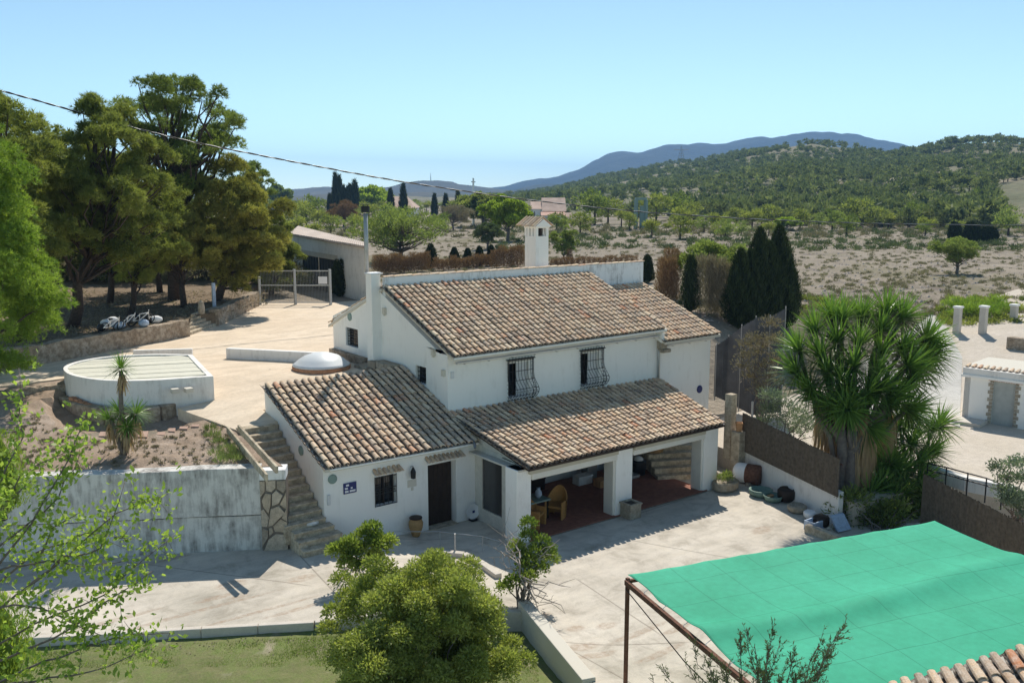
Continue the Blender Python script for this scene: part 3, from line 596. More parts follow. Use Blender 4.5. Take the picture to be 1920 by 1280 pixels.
# bulging window grilles upstairs
def reja(x0, x1, z0, z1):
    wv = B().box(x0, 1.86, z0, x1, 1.9, z1).build('window', 'dark_glass', house)
    B().box(x0, 1.80, z0, x0+.05, 1.86, z1).box(x1-.05, 1.80, z0, x1, 1.86, z1).box((x0+x1)/2-.03, 1.80, z0, (x0+x1)/2+.03, 1.86, z1).build('frame', 'dark_wood', wv)
    B().box(x1-.5, 1.60, z0+.02, x1-.02, 1.635, z1-.02).build('shutter', 'dull_white_paint', wv)
    b = B(); za, zb = z0-.10, z1+.14; X0, X1 = x0-.05, x1+.12
    def bulge(t): return .13+.36*math.exp(-((t-.25)/.2)**2)        # how far the bars stand out, t = 0 at the foot
    nb = 9; lev = np.linspace(0, 1, 12)
    for k in range(nb):
        x = X0+(X1-X0)*k/(nb-1); b.tube([(x, 1.47-bulge(t)*(1 if t > .05 else .35), za+(zb-za)*t) for t in lev], .009, 5, False)
    for X in (X0, X1):
        for q in (.33, .66): b.tube([(X, 1.47-bulge(t)*q*(1 if t > .05 else .35), za+(zb-za)*t) for t in lev], .009, 5, False)
        for t in np.linspace(.1, .9, 9): b.tube([(X, 1.47, za+(zb-za)*t), (X, 1.47-bulge(t), za+(zb-za)*t)], .009, 5, False); b.lathe([(.028, -.008), (.028, .008)], 8, (X, 1.47-bulge(t)*.6, za+(zb-za)*(t+.05)))
    for t in (.06, .18, .32, .5, .72, .97):
        y = 1.47-bulge(t); z = za+(zb-za)*t; b.box(X0, y-.008, z-.01, X1, y+.008, z+.01)
    for k in range(nb-1):
        x = X0+(X1-X0)*(k+.5)/(nb-1)
        for t in (.12, .25): b.tube([(x+.045*math.cos(a), 1.455-bulge(t), za+(zb-za)*t+.045*math.sin(a)) for a in np.linspace(0, 5.6, 8)], .008, 4, False)
    b.box(X0-.06, 1.30, zb-.01, X1+.06, 1.47, zb+.02)
    for k in range(9): x = X0+(X1-X0)*k/8; b.lathe([(.018, 0), (.004, .09)], 6, (x, 1.31, zb+.02))
    b.build('grille', 'dark_metal', wv)
reja(8.15, 9.12, 3.62, 4.92); reja(11.70, 12.67, 3.62, 4.92)
# main roof, right-hand roof
mF = [(5.44, .99, 5.50), (15.98, .99, 5.58), (15.98, 5.84, 7.56), (5.44, 5.84, 7.53)]
deck(mF, .12)
roofM = B().beam((5.46, .98, 5.46), (15.95, .98, 5.54), .06, .05).build('main_roof', 'white_plaster', house)
tile_roof(roofM, mF, pitch=.255, course=.36, single=lambda s, t: t < .07 and s > .2 and False)
rF = [(15.9, .99, 5.03), (19.36, .99, 5.05), (19.36, 5.75, 6.86), (15.9, 5.75, 6.84)]
deck(rF, .1); tile_roof(roofM, rF, pitch=.255, course=.37)
B().box(15.98, .99, 5.1, 16.06, 5.85, 5.2).build('wall_step', 'white_plaster', house)
b = B(); extr(b, [(15.8, 1.1, 5.0), (15.8, 5.85, 6.8), (15.8, 5.85, 7.42), (15.8, 1.1, 5.42)], (.17, 0, 0)); b.build('wall', 'white_plaster', house)
# rear slope (unseen from the front, closes the house)
for c in ([(5.44, 10.75, 5.55), (15.98, 10.75, 5.55), (15.98, 5.98, 7.50), (5.44, 5.98, 7.50)], [(15.98, 10.75, 5.2), (19.36, 10.75, 5.2), (19.36, 5.98, 6.86), (15.98, 5.98, 6.86)]):
    c = [c[1], c[0], c[3], c[2]]; deck(c, .1); tile_roof(roofM, c, pitch=.27, course=.45)
# parapet along the ridge with a capping of tiles
pz = lambda x: 7.96+.0*x
par = B().box(5.53, 5.84, 6.7, 19.42, 6.06, 7.93).build('parapet', 'old_plaster', house)
for k in range(34):
    x = 5.5+k*.41; o = bpy.data.objects.new('cap_tile', tile_me); COL.objects.link(o); o.parent = par
    o.matrix_basis = Matrix.Translation((x+.44, 5.95, 7.945+rng.normal(0, .006))) @ Matrix.Rotation(R_(90), 4, 'Z') @ Matrix.Rotation(R_(-2), 4, 'X') @ Matrix.Scale(1.6, 4, (1, 0, 0)) @ Matrix.Scale(.8, 4, (0, 0, 1))
# chimney flue on the gable, with its pipe
fl = B().box(5.12, 6.18, 4.2, 5.52, 6.64, 8.02).build('flue', 'white_plaster', house, .01); B().box(5.08, 6.14, 8.02, 5.60, 6.68, 8.09).build('flue_cap', 'old_plaster', fl, .01)
pp = B().tube([(5.27, 6.8, 8.05), (5.27, 6.8, 10.35)], .085, 14).build('flue_pipe', 'galvanised', fl, 0, True)
B().lathe([(.16, 0), (.16, .22), (.12, .24)], 14, (5.27, 6.8, 10.38)).lathe([(.20, 0), (.2, .02)], 14, (5.27, 6.8, 10.68)).tube([(5.18, 6.8, 10.6), (5.18, 6.8, 10.7)], .012).tube([(5.36, 6.8, 10.6), (5.36, 6.8, 10.7)], .012).build('flue_cowl', 'dark_metal', fl)
# stone plinth of the gable
b = B().box(5.26, 7.32, 3.8, 5.5, 10.4, 4.60).box(4.92, 6.0, 3.8, 5.5, 7.30, 4.42).box(5.0, 4.5, 3.8, 5.52, 6.0, 4.72); pl_ = b.build('plinth', 'rubble', house, .03)
q = 0
for (y0, y1, z0, z1, x) in ((4.5, 5.1, 4.50, 4.76, 4.99), (5.1, 5.7, 4.5, 4.74, 4.98), (5.7, 6.3, 4.44, 4.7, 4.95), (6.3, 6.9, 4.15, 4.43, 4.9), (6.9, 7.35, 4.15, 4.4, 4.9)):
    B().box(x-.03, y0+.015, z0, 5.3, y1-.015, z1).build('stone', 'stone_block', pl_, .02)
# big white chimney behind the ridge
cx0, cx1, cy0, cy1 = 13.98, 14.72, 7.2, 8.0
ch = B().box(cx0, cy0, 6.2, cx1, cy1, 9.22)
ch = ch.build('chimney', 'white_plaster', house, .01)
b = B()
for y in (cy0, cy0+.24, cy0+.48, cy1-.12): b.box(cx0, y, 9.22, cx0+.14, y+.14, 9.58)
for y in (cy0, cy0+.24, cy0+.48, cy1-.12): b.box(cx1-.14, y, 9.22, cx1, y+.14, 9.58)
b.box(cx0+.14, cy1-.1, 9.22, cx1-.14, cy1, 9.58)
b.box(cx0-.03, cy0-.03, 9.58, cx1+.03, cy1+.03, 9.64).build('vent_piers', 'white_plaster', ch)
B().box(cx0+.3, cy0+.12, 9.22, cx1-.3, cy1-.12, 9.57).build('vent_inside', 'dark_wood', ch)
b = B(); xm = (cx0+cx1)/2
extr(b, [(cx0-.12, cy0-.1, 9.64), (cx1+.12, cy0-.1, 9.64), (xm, cy0-.1, 9.98)], (0, cy1-cy0+.2, 0)); b.build('chimney_hood', 'white_plaster', ch)
for sd_ in (0, 1):
    for k in range(6):
        y = cy0-.02+k*.23; o = bpy.data.objects.new('tile', tile_me); COL.objects.link(o); o.parent = ch
        ang = math.atan2(.34, (cx1-cx0)/2+.12)
        M = Matrix.Translation((cx0-.2 if sd_ == 0 else cx1+.2, y, 9.66)) @ Matrix.Rotation(R_(-90) if sd_ == 0 else R_(90), 4, 'Z') @ Matrix.Rotation(ang, 4, 'X') @ Matrix.Scale(1.55, 4, (0, 1, 0)); o.matrix_basis = M
# gutters
def gutter(x0, x1, y, z0, z1):
    g = B(); n_ = 9; V = []; 
    for x, z in ((x0, z0), (x1, z1)):
        for rr in (.075, .065):
            for k in range(7): a = math.pi+math.pi*k/6; V.append((x, y+math.cos(a)*rr, z+math.sin(a)*rr))
    F = []
    for k in range(6): F += [(k, k+1, 14+k+1, 14+k), (7+k+1, 7+k, 21+k, 21+k+1), (k+1, k, 7+k, 7+k+1), (14+k, 14+k+1, 21+k+1, 21+k)]
    g.add(V, F); o = g.build('gutter', 'dull_white_paint', house)
    for x in np.arange(x0+.3, x1, 1.05): B().box(x, y-.085, z0+(z1-z0)*(x-x0)/(x1-x0)-.09, x+.03, y+.5, z0+(z1-z0)*(x-x0)/(x1-x0)-.075).build('bracket', 'grey_metal', o)
gutter(5.75, 16.15, 1.28, 5.26, 5.30); gutter(16.3, 19.25, 1.28, 4.86, 4.88)
dp = B().tube([(16.06, 1.3, 5.2), (16.06, 1.3, 4.95), (16.02, 1.42, 4.72), (15.98, 1.40, 4.6), (15.98, 1.40, 3.4)], .05, 10).build('downpipe', 'galvanised', house, 0, True)
B().box(15.9, 1.2, 4.7, 16.25, 1.47, 5.35).box(15.95, 1.1, 4.55, 16.4, 1.47, 4.7).build('corbel', 'stone_block', house, .03)
# porch
pF = [(5.50, -3.15, 2.54), (14.86, -3.15, 2.54), (16.12, 1.46, 3.36), (5.50, 1.46, 3.42)]
deck(pF, .08, mat='dark_wood')
roofP = B().beam((5.6, -3.12, 2.5), (14.8, -3.12, 2.5), .05, .05).build('porch_roof', 'terracotta', house)
def left_edge(s, t): return s > .012 or t > 0
npx = [0]
n2 = tile_roof(roofP, pF, pitch=.245, course=.37, single=lambda s, t: t < .34)
print('single tiles', n1, n2)
B().box(5.7, -2.98, 2.28, 9.55, -2.62, 2.48).box(10.35, -2.98, 2.28, 14.0, -2.62, 2.48).box(9.5, -2.95, 2.44, 14.8, -2.65, 2.52).build('beam', 'beige_blind', house)
B().box(5.82, -2.94, 2.06, 9.55, -2.70, 2.28).box(10.33, -2.94, 2.08, 14.03, -2.70, 2.28).build('blind_rail', 'blind_rail', house, .03)
for (x0, x1) in ((5.25, 5.82), (9.55, 10.33), (14.05, 14.83)):
    c = B().box(x0, -2.87, -.1, x1, -2.25, 2.46); c.build('pillar', 'white_plaster', house, .015)
B().box(9.47, -2.80, -.1, 9.56, -2.35, 2.1).build('blind_guide', 'blind_rail', house); B().box(13.97, -2.80, -.1, 14.06, -2.35, 2.1).build('blind_guide', 'blind_rail', house)
# glazed side screen
sc_ = B().box(5.62, -2.26, -.1, 5.74, -.01, .46).box(5.62, -2.26, .46, 5.74, -1.56, 2.5).box(5.62, -.42, .46, 5.74, -.01, 2.72).box(5.62, -1.56, 2.44, 5.74, -.42, 2.62)
extr(sc_, [(5.64, -2.86, 2.5), (5.64, -.01, 2.62), (5.64, -.01, 3.05), (5.64, -2.86, 2.52)], (.08, 0, 0)); scr = sc_.build('screen_wall', 'cream_screen', house)
B().box(5.67, -1.56, .46, 5.69, -.42, 2.44).build('glass_panel', 'screen_glass', scr)
B().box(5.30, -2.9, 2.40, 5.62, -.1, 2.46).build('roof_trim', 'cream_screen', house)
B().tube([(5.40, -.12, 2.86), (5.28, -.5, 2.80), (5.22, -.6, 2.70)], .05, 8).build('spout', 'grey_metal', house)
# porch floor: quarry tiles laid with open joints
fb = B(); tv = []
for i in range(29):
    for j in range(14):
        x0 = 5.75+i*.305; y0 = -2.9+j*.305
        if x0 > 14.1: continue
        z = .055+rng.normal(0, .0015); fb.box(x0, y0, .0, x0+.295, y0+.295, z)
fl_ = fb.build('floor_tiles', 'terracotta', house); fl_['kind'] = 'stuff'
B().box(5.74, -2.93, -.1, 14.15, 1.46, .02).build('floor_bed', 'mortar', house)
# wall-mounted things on the facade (parts of the house)
def disc(x, y, z, r, mat, ax='y'):
    b = B().lathe([(r, 0), (r, .03), (r*.75, .05), (r*.3, .045)], 18)
    V = np.array(b.V); b.V = [(x+v[0], y-v[2], z+v[1]) for v in V] if ax == 'y' else [(x-v[2], y+v[0], z+v[1]) for v in V]; return b
disc(.30, 0, 2.42, .15, 'x').build('wall_plate', 'grey_green', house); disc(18.65, 1.47, 2.62, .17, 'x').build('wall_plate', 'blue_paint', house); disc(5.5, 8.81, 6.1, .17, 'x', 'x').build('wall_plate', 'grey_green', house)
disc(0, 1.55, 3.02, .16, 'x', 'x').build('wall_plate', 'grey_green', house)
sg = B().box(.66, -.03, 1.86, 1.10, 0, 2.20).build('number_sign', 'blue_paint', house)
for (a, c, d, e) in ((.70, 1.90, .82, 1.96), (.86, 1.90, 1.06, 1.96), (.70, 2.00, .80, 2.06), (.90, 2.0, .96, 2.05), (.74, 2.1, .84, 2.16)): B().box(a, -.036, c, d, -.03, e).build('sign_patch', 'sign_white', sg)
B().box(.10, -.05, 1.62, .20, 0, 1.95).build('meter_box', 'dull_white_paint', house, .01)
lt = B().lathe([(.02, 0), (.09, .03), (.10, .24), (.06, .32), (.02, .40)], 6, (3.08, -.16, 1.93)).beam((3.08, 0, 2.3), (3.08, -.16, 2.36), .02, .02).build('wall_lantern', 'dark_metal', house)
B().box(2.95, -.02, 1.62, 3.28, 0, 1.86).box(3.08, -.03, 1.5, 3.16, 0, 1.6).build('tile_plaque', 'cream_paint', house)
for (x, y, z) in ((5.5, 5.8, 6.75), (5.5, 2.3, 5.62)): B().box(x-.12, y-.08, z-.22, x, y+.08, z+.02).lathe([(.05, 0), (.05, .05)], 8, (x-.07, y, z-.28)).build('wall_lamp', 'cream_paint', house)
B().box(5.4, 1.6, 4.75, 5.5, 1.75, 4.98).build('meter_box', 'cream_paint', house); B().box(5.62, 1.41, 4.68, 5.74, 1.47, 4.92).build('meter_box', 'dull_white_paint', house)
flush_tiles(house)
# ------------------------------------------------------------------ walls, steps and kerbs round the patio
def line_wall(name, p0, p1, z0, z1, thick, mat, label=None, cat=None, z0b=None, z1b=None, bevel=.02, parent=None, side=1, seg=1, rough=0, group=None):
    """straight wall from p0 to p1, thickness laid to the left of the direction (side=1)"""
    p0 = np.array(p0[:2], float); p1 = np.array(p1[:2], float); d = (p1-p0)/np.linalg.norm(p1-p0); n = np.array([-d[1], d[0]])*side*thick
    z0b = z0 if z0b is None else z0b; z1b = z1 if z1b is None else z1b
    b = B(); k = seg; V = []; F = []
    for i in range(k+1):
        t = i/k; p = p0+(p1-p0)*t; za = z0+(z0b-z0)*t; zb = z1+(z1b-z1)*t+rng.normal(0, rough)
        o1 = rng.normal(0, rough*.6); o2 = rng.normal(0, rough*.6)
        for q, z in ((p+d*0-n*0+n/thick*o1, za), (p+n+n/thick*o2, za), (p+n+n/thick*o2, zb), (p+n/thick*o1, zb)): V.append((q[0], q[1], z))
    for i in range(k):
        for j in range(4): F.append((i*4+j, i*4+(j+1) % 4, (i+1)*4+(j+1) % 4, (i+1)*4+j))
    F += [(3, 2, 1, 0), (k*4, k*4+1, k*4+2, k*4+3)]
    b.add(V, F); o = b.build(name, mat, parent, bevel)
    bm = bmesh.new(); bm.from_mesh(o.data); bmesh.ops.recalc_face_normals(bm, faces=bm.faces); bm.to_mesh(o.data); bm.free()
    if label: tag(o, label, cat, group)
    return o
rwall = thing('retaining_wall', 'long stained grey white retaining wall below the soil terrace, left of the steps', 'wall', (*wl(6), .5))
f0, f1 = wl(.72), wl(24)
line_wall('wall_face', f1, f0, -.3, 1.62, .45, 'retaining_plaster', z1b=1.62, parent=rwall, side=1, seg=30, rough=.008)
g0, g1 = np.array(f0)-SN*.07, np.array(f1)-SN*.07
line_wall('wall_face', g1, g0, 1.66, 3.0, .5, 'retaining_plaster', z1b=3.10, parent=rwall, side=1, seg=40, rough=.012)
# pillar of flat crazy-paved stones at its end
pil = thing('stone_pillar', 'crazy paved stone pillar with white block on top beside the outside steps', 'pillar', (*wl(.35), .5))
A0 = np.array([*wl(.74), 0])-np.array([*SN, 0])*.1; A1 = np.array([*wl(-.02), 0])-np.array([*SN, 0])*.1; U3 = (A1-A0)/np.linalg.norm(A1-A0); N3 = np.array([*SN, 0])
PW = np.linalg.norm(A1-A0)
b = B(); extr(b, [A0+(0, 0, .2), A1+(0, 0, .2), A1+(0, 0, 2.72), A0+(0, 0, 2.72)], N3*.6); b.build('core', 'mortar', pil)
b = B(); P_ = [A0+(0, 0, 2.72), A1+(0, 0, 2.72), A1+(0, 0, 3.02), A0+(0, 0, 3.02)]; P_ = [p-N3*.02 for p in P_]; extr(b, P_, N3*.62); b.build('cap_block', 'old_plaster', pil, .02)
stones = [[(0, 0), (.0, .0), (.62, 0), (1, 0), (1, .25), (.55, .27), (.25, .2), (.1, .08)], [(0, .1), (.22, .22), (.25, .33), (.05, .36), (0, .3)], [(.27, .24), (.45, .29), (.4, .36), (.28, .35)], [(.5, .3), (1, .28), (1, .42), (.75, .47), (.45, .38)],
          [(0, .38), (.22, .37), (.3, .5), (.1, .62), (0, .6)], [(.26, .38), (.42, .39), (.72, .49), (.95, .55), (.7, .66), (.38, .62), (.33, .5)], [(1, .44), (1, .62), (.8, .49)], [(.12, .64), (.3, .56), (.38, .66), (.42, .82), (.2, .84), (.05, .74)],
          [(.44, .66), (.7, .69), (.88, .8), (.62, .87), (.46, .82)], [(.74, .67), (1, .6), (1, .84), (.92, .78)], [(0, .78), (.18, .86), (.2, 1), (0, 1)], [(.23, .87), (.44, .85), (.6, .9), (.62, 1), (.23, 1)], [(.65, .9), (.9, .83), (1, .88), (1, 1), (.66, 1)]]
for st in stones:
    c = np.mean(st, axis=0); pts = []; pr_ = rng.uniform(.02, .065)
    for (a, e) in st: q = c+(np.array([a, e])-c)*.985; pts.append(A0+U3*PW*(q[0]*.98+.01)+np.array([0, 0, .45+2.25*q[1]])-N3*pr_)
    b = B(); extr(b, pts, N3*(pr_+.015)); b.build('stone', 'flagstone', pil, .008)
# outside steps
stp = thing('outside_steps', 'steep worn stone steps climbing between retaining wall and white house', 'steps', (-.65, 1, .5))
NS = 16
for i in range(NS):
    y0 = -1.0+i*.285; z1 = .56+(i+1)*.187; dx = rng.normal(0, .02)
    yend = y0+.32 if i < NS-1 else 4.3
    xl = -1.32 if i > 2 else -1.15-.12*(2-i)*0; xr = -.02 if i > 2 else .0+.12*(3-i)
    V = B(); ztop = z1
    yb = min(3.95 if i > 8 else yend+1.2, 4.2)
    V.box(xl+dx, y0+rng.normal(0, .012), z1-.6, xr, yb, z1-.05); V.box(xl+dx-.01, y0-.03, z1-.05, xr, y0+.36, z1)
    V.build('step', 'concrete_steps', stp, .015)
pa, pb = un(447, 792, 'z', 3.95), un(519, 870, 'z', 3.42)
pc, pd = un(426, 795, 'z', 3.80), un(500, 885, 'z', 3.28)
edg = thing('edging_channel', 'pair of sloping cream coping walls left of the top of the outside steps', 'wall', (*((pa+pc)/2)[:2], 3))
for (s_, e_, n_) in ((pa, pb, .17), (pc, pd, .15)):
    s_, e_ = s_.copy(), e_.copy(); s_[2] -= .17; e_[2] -= .17; B().beam(s_, e_, n_*.5, .22).build('coping', 'concrete_steps', edg, .015)
# kerb of the garden and short buttress
kp = [(-14.5, 2.2), (-7.3, -2.15), (-2.6, -4.85), (2.62, -6.9)]
kb = thing('garden_kerb', 'low pale concrete kerb between the patio and the lawn', 'kerb', (*kp[1], .2))
for a_, c_ in zip(kp[:-1], kp[1:]):
    a_, c_ = np.array(a_), np.array(c_); k = max(1, int(np.linalg.norm(c_-a_)/1.3))
    for i in range(k): s_, e_ = a_+(c_-a_)*i/k, a_+(c_-a_)*(i+.992)/k; line_wall('kerb_section', s_, e_, -.4, float(zl(s_[0], 0))+.035, .17, 'concrete_pale', z1b=float(zl(e_[0], 0))+.035, parent=kb, side=-1)
q_ = un(240, 1195, 'z', .35); B().add([], []); bt = B().box(q_[0]-.2, q_[1]-.35, -.1, q_[0]+.22, q_[1]+.1, .42); o = bt.build('concrete_block', 'concrete_pale', None, .03); tag(o, 'small pale concrete block standing against the garden kerb above the lawn', 'block')
o = line_wall('garden_wall', (2.72, -6.75), (1.35, -10.9), -.7, .34, .34, 'cream_paint', 'cream topped low wall between lawn and patio near the green shade', 'wall', z1b=.42, side=-1, bevel=.02)
o2 = line_wall('garden_wall', (1.22, -11.0), (1.0, -13.5), -.7, .16, .3, 'cream_paint', 'lower end of the cream garden wall nearest the camera', 'wall', side=-1)
# round pool with cover
pool = thing('covered_pool', 'round ended raised white pool covered with pale boards on the upper terrace', 'pool', (-3, 8, 4))
pz_ = 4.78
out = [un(u, v, 'z', pz_)[:2] for u, v in ((400, 705), (385, 690), (360, 664))]
arc = [un(u, v, 'z', pz_)[:2] for u, v in ((300, 663), (240, 665), (190, 669), (150, 676), (125, 684), (119, 692), (132, 702), (170, 710), (220, 713.5), (300, 712))]
ring = np.array(out+arc); cen = ring.mean(0)
def smooth_ring(r, fixed=(0, 2)):
    o = []
    n = len(r)
    for i in range(n):
        p0, p1, p2, p3 = r[(i-1) % n], r[i], r[(i+1) % n], r[(i+2) % n]
        if i in (0, 1, 2, n-1): o.append(p1); continue
        for t in (0, .33, .66): o.append(.5*((2*p1)+(-p0+p2)*t+(2*p0-5*p1+4*p2-p3)*t*t+(-p0+3*p1-3*p2+p3)*t**3))
    return np.array(o)
ring = smooth_ring(ring); nr_ = len(ring); inn = cen+(ring-cen)*.93; 
b = B(); V = [(x, y, z) for z in (3.2, pz_) for x, y in ring]+[(x, y, z) for z in (pz_, pz_-.25) for x, y in inn]; F = []
for k in range(3): F += [(k*nr_+i, k*nr_+(i+1) % nr_, (k+1)*nr_+(i+1) % nr_, (k+1)*nr_+i) for i in range(nr_)]
b.add(V, F); o = b.build('pool_wall', 'terrace_white', pool)
bm = bmesh.new(); bm.from_mesh(o.data); bmesh.ops.recalc_face_normals(bm, faces=bm.faces); bm.to_mesh(o.data); bm.free()
# boards: strips running parallel to the long side, clipped to the inside ring
ld = unit(ring[0]-ring[-3]); ld = ld/np.linalg.norm(ld); nd = np.array([-ld[1], ld[0]])
a_in = inn @ ld; b_in = inn @ nd; b0_, b1_ = b_in.min(), b_in.max(); nbd = 12
for k in range(nbd):
    lo, hi = b0_+(b1_-b0_)*k/nbd+.02, b0_+(b1_-b0_)*(k+1)/nbd-.02
    def span(bv):
        xs = []
        for i in range(nr_):
            p, q = inn[i], inn[(i+1) % nr_]; bp, bq = p@nd, q@nd
            if (bp-bv)*(bq-bv) < 0: xs.append((p+(q-p)*(bv-bp)/(bq-bp))@ld)
        return (min(xs), max(xs)) if len(xs) > 1 else None
    s1, s2 = span(lo), span(hi)
    if not s1 or not s2: continue
    P = [ld*s1[0]+nd*lo, ld*s1[1]+nd*lo, ld*s2[1]+nd*hi, ld*s2[0]+nd*hi]; z = pz_-.04+rng.normal(0, .008)
    b = B(); b.hexa([(p[0], p[1], z-.04) for p in P]+[(p[0], p[1], z) for p in P]); b.build('cover_board', 'pale_board', pool)
b = B(); dirt = cen+(ring-cen)*1.12
br = B(); idx_ = [i for i in range(nr_) if ring[i][0] < 20]
rock_pts = [un(u, v, 'z', 3.72) for u, v in ((120, 752), (150, 766), (200, 775), (250, 776), (300, 771), (325, 765))]
for a_, c_ in zip(rock_pts[:-1], rock_pts[1:]): B().beam(a_+np.array([0, 0, -.1]), c_+np.array([0, 0, -.1]), .38, .62).build('rubble_footing', 'rubble', pool, .06)
ed = [un(u, v, 'z', 3.5) for u, v in ((135, 772), (180, 784), (240, 787), (300, 780), (335, 768))]
bk = thing('brick_edging', 'curved line of salmon bricks along the foot of the pool', 'edging', ed[2])
for a_, c_ in zip(ed[:-1], ed[1:]):
    for k in range(5): p = a_+(c_-a_)*k/5; q = a_+(c_-a_)*(k+.9)/5; p[2] = q[2] = float(zu(p[0], p[1]))+.02; B().beam(p, q, .16, .12).build('brick', 'brick_orange', bk)
for (x_, z_) in ((330, 732), (356, 731)):
    p = un(x_, z_, 'z', 4.45); pv = B().box(p[0]-.12, p[1]-.0, 4.35, p[0]+.12, p[1]+.3, 4.5); o = pv.build('vent', 'cream_paint', pool)
tb = thing('pool_surround_rim', 'pale rendered rim strip behind the covered pool', 'wall', un(330, 655, 'z', 4.7)); 
B().beam(un(250, 664, 'z', 4.45), un(361, 661, 'z', 4.45), .2, .36).build('rim', 'terrace_white', tb, .02)
# salmon stepping slabs in the soil
for k, (u, v, w_, h_) in enumerate(((200, 815, 30, 12), (265, 815, 24, 14), (302, 814, 15, 8), (322, 807, 13, 8), (344, 803, 16, 6), (366, 799, 15, 5))):
    c = [Pu(u-w_*.5, v+h_*.3), Pu(u+w_*.45, v+h_*.4), Pu(u+w_*.55, v-h_*.4), Pu(u-w_*.4, v-h_*.35)]
    o = B().prism(c, lambda x, y: float(zu(x, y))-.05, lambda x, y: float(zu(x, y))+.035).build('stepping_slab', 'brick_orange'); o.data.materials[0] = MATS['slab_pink'] if 'slab_pink' in MATS else o.data.materials[0]
    tag(o, ['largest pinkish stepping slab left of the small yucca', 'pinkish slab just right of the small yucca', 'third slab in the row right of the yucca', 'fourth slab in the row right of the yucca', 'fifth slab towards the forecourt corner', 'last slim slab nearest the forecourt corner'][k], 'slab', 'stepping slabs')
# stone walls under the pines and the steps between them
def rubble_wall(p0, p1, zb, zt, th, label, zb2=None, zt2=None, seg=14):
    p0, p1 = np.array(p0[:2], float), np.array(p1[:2], float); dd_ = unit(p1-p0); sh = np.array([dd_[1], -dd_[0]])*.16; p0, p1 = p0+sh, p1+sh
    return line_wall('stone_wall', p0, p1, zb, zt, th+.1, 'rubble', label, 'wall', z0b=zb2, z1b=zt2, seg=seg*2, rough=.03, side=1, bevel=0)
rubble_wall(wa[:2]+(wa[:2]-wb[:2])*.9, wb, 3.9, 5.1, .4, 'longer rubble stone wall holding the ground under the pines', seg=24)
rubble_wall(wc, wd, 4.0, 5.15, .4, 'shorter rubble stone wall beside the metal gate end of the forecourt', seg=14)
w2a, w2b = Gz(20, 742, zu), Gz(124, 722, zu)
rubble_wall(w2a+(w2a-w2b)*.8, w2b, 3.2, 4.25, .35, 'low rubble wall left of the covered pool')
ws = thing('garden_steps', 'five broad shaded steps rising between the two stone walls to the pines', 'steps', ((wb+wc)/2))
for k in range(5):
    d_ = np.array([.36, .93]); p = wb[:2]*.97+wc[:2]*.03+d_*k*.55; q = wc[:2]+d_*k*.55; z = 4.3+.15*(k+1)
    P = [p, q, q+d_*.6, p+d_*.6]; b = B(); b.hexa([(*x, z-.35) for x in P]+[(*x, z) for x in P]); b.build('step', 'concrete_steps', ws, .02)
# low white wall in the forecourt
o = line_wall('low_wall', Gz(424, 672, zc), Gz(598, 681, zc), 4.0, 4.72, .28, 'old_plaster', 'low white wall across the forecourt leading to the dome', 'wall', side=1); o.data.materials[0] = MATS['terrace_white']
# dome: white fibreglass lid on a brick ring
dc = un(603, 690, 'z', 4.3); dm = thing('well_dome', 'round white domed well cover on a low brick ring by the gable', 'well', (dc[0], dc[1], 4.2))
B().lathe([(1.12, 0), (1.14, .3), (1.02, .32)], 28, (dc[0], dc[1], 4.12)).build('brick_ring', 'brick_orange', dm)
B().lathe([(1.12, 0), (1.12, .04), (1.02, .10), (.88, .23), (.66, .36), (.36, .46), (.12, .50), (.02, .505)], 32, (dc[0], dc[1], 4.44)).build('dome', 'dome_white', dm, 0, True)
# metal gate
gl, gm, gr = Gz(488, 571, zc, 4.3), Gz(554, 571, zc, 4.3), Gz(620, 571, zc, 4.3); gt_ = thing('metal_gate', 'wide pale grey tubular double gate at the far end of the forecourt', 'gate', gm)
for p, h in ((gl, 1.75), (gm, 2.2), (gr, 2.2)): B().box(p[0]-.07, p[1]-.07, 4.2, p[0]+.07, p[1]+.07, 4.3+h).build('gate_post', 'galvanised', gt_)
for p, q in ((gl, gm), (gm, gr)):
    b = B()
    for z in (4.42, 5.5, 6.4): b.beam((p[0], p[1], z), (q[0], q[1], z), .05, .06)
    b.build('gate_leaf', 'galvanised', gt_)
    b = B()
    for k in range(1, 24): x = p+(q-p)*k/24; b.tube([(x[0], x[1], 4.4), (x[0], x[1], 6.4)], .008, 4)
    o = b.build('mesh_wires', 'galvanised', gt_); o['kind'] = 'stuff'
o = B().box(0, 0, 0, .55, .02, .45); V = np.array(o.V); pp_ = gl+(gr-gl)*.83; dd = unit(gr-gl); o.V = [tuple(np.array([pp_[0], pp_[1], 5.6])+dd*v[0]+np.array([0, -.06-v[1], v[2]])) for v in V]; o.build('notice_board', 'sign_white', gt_)
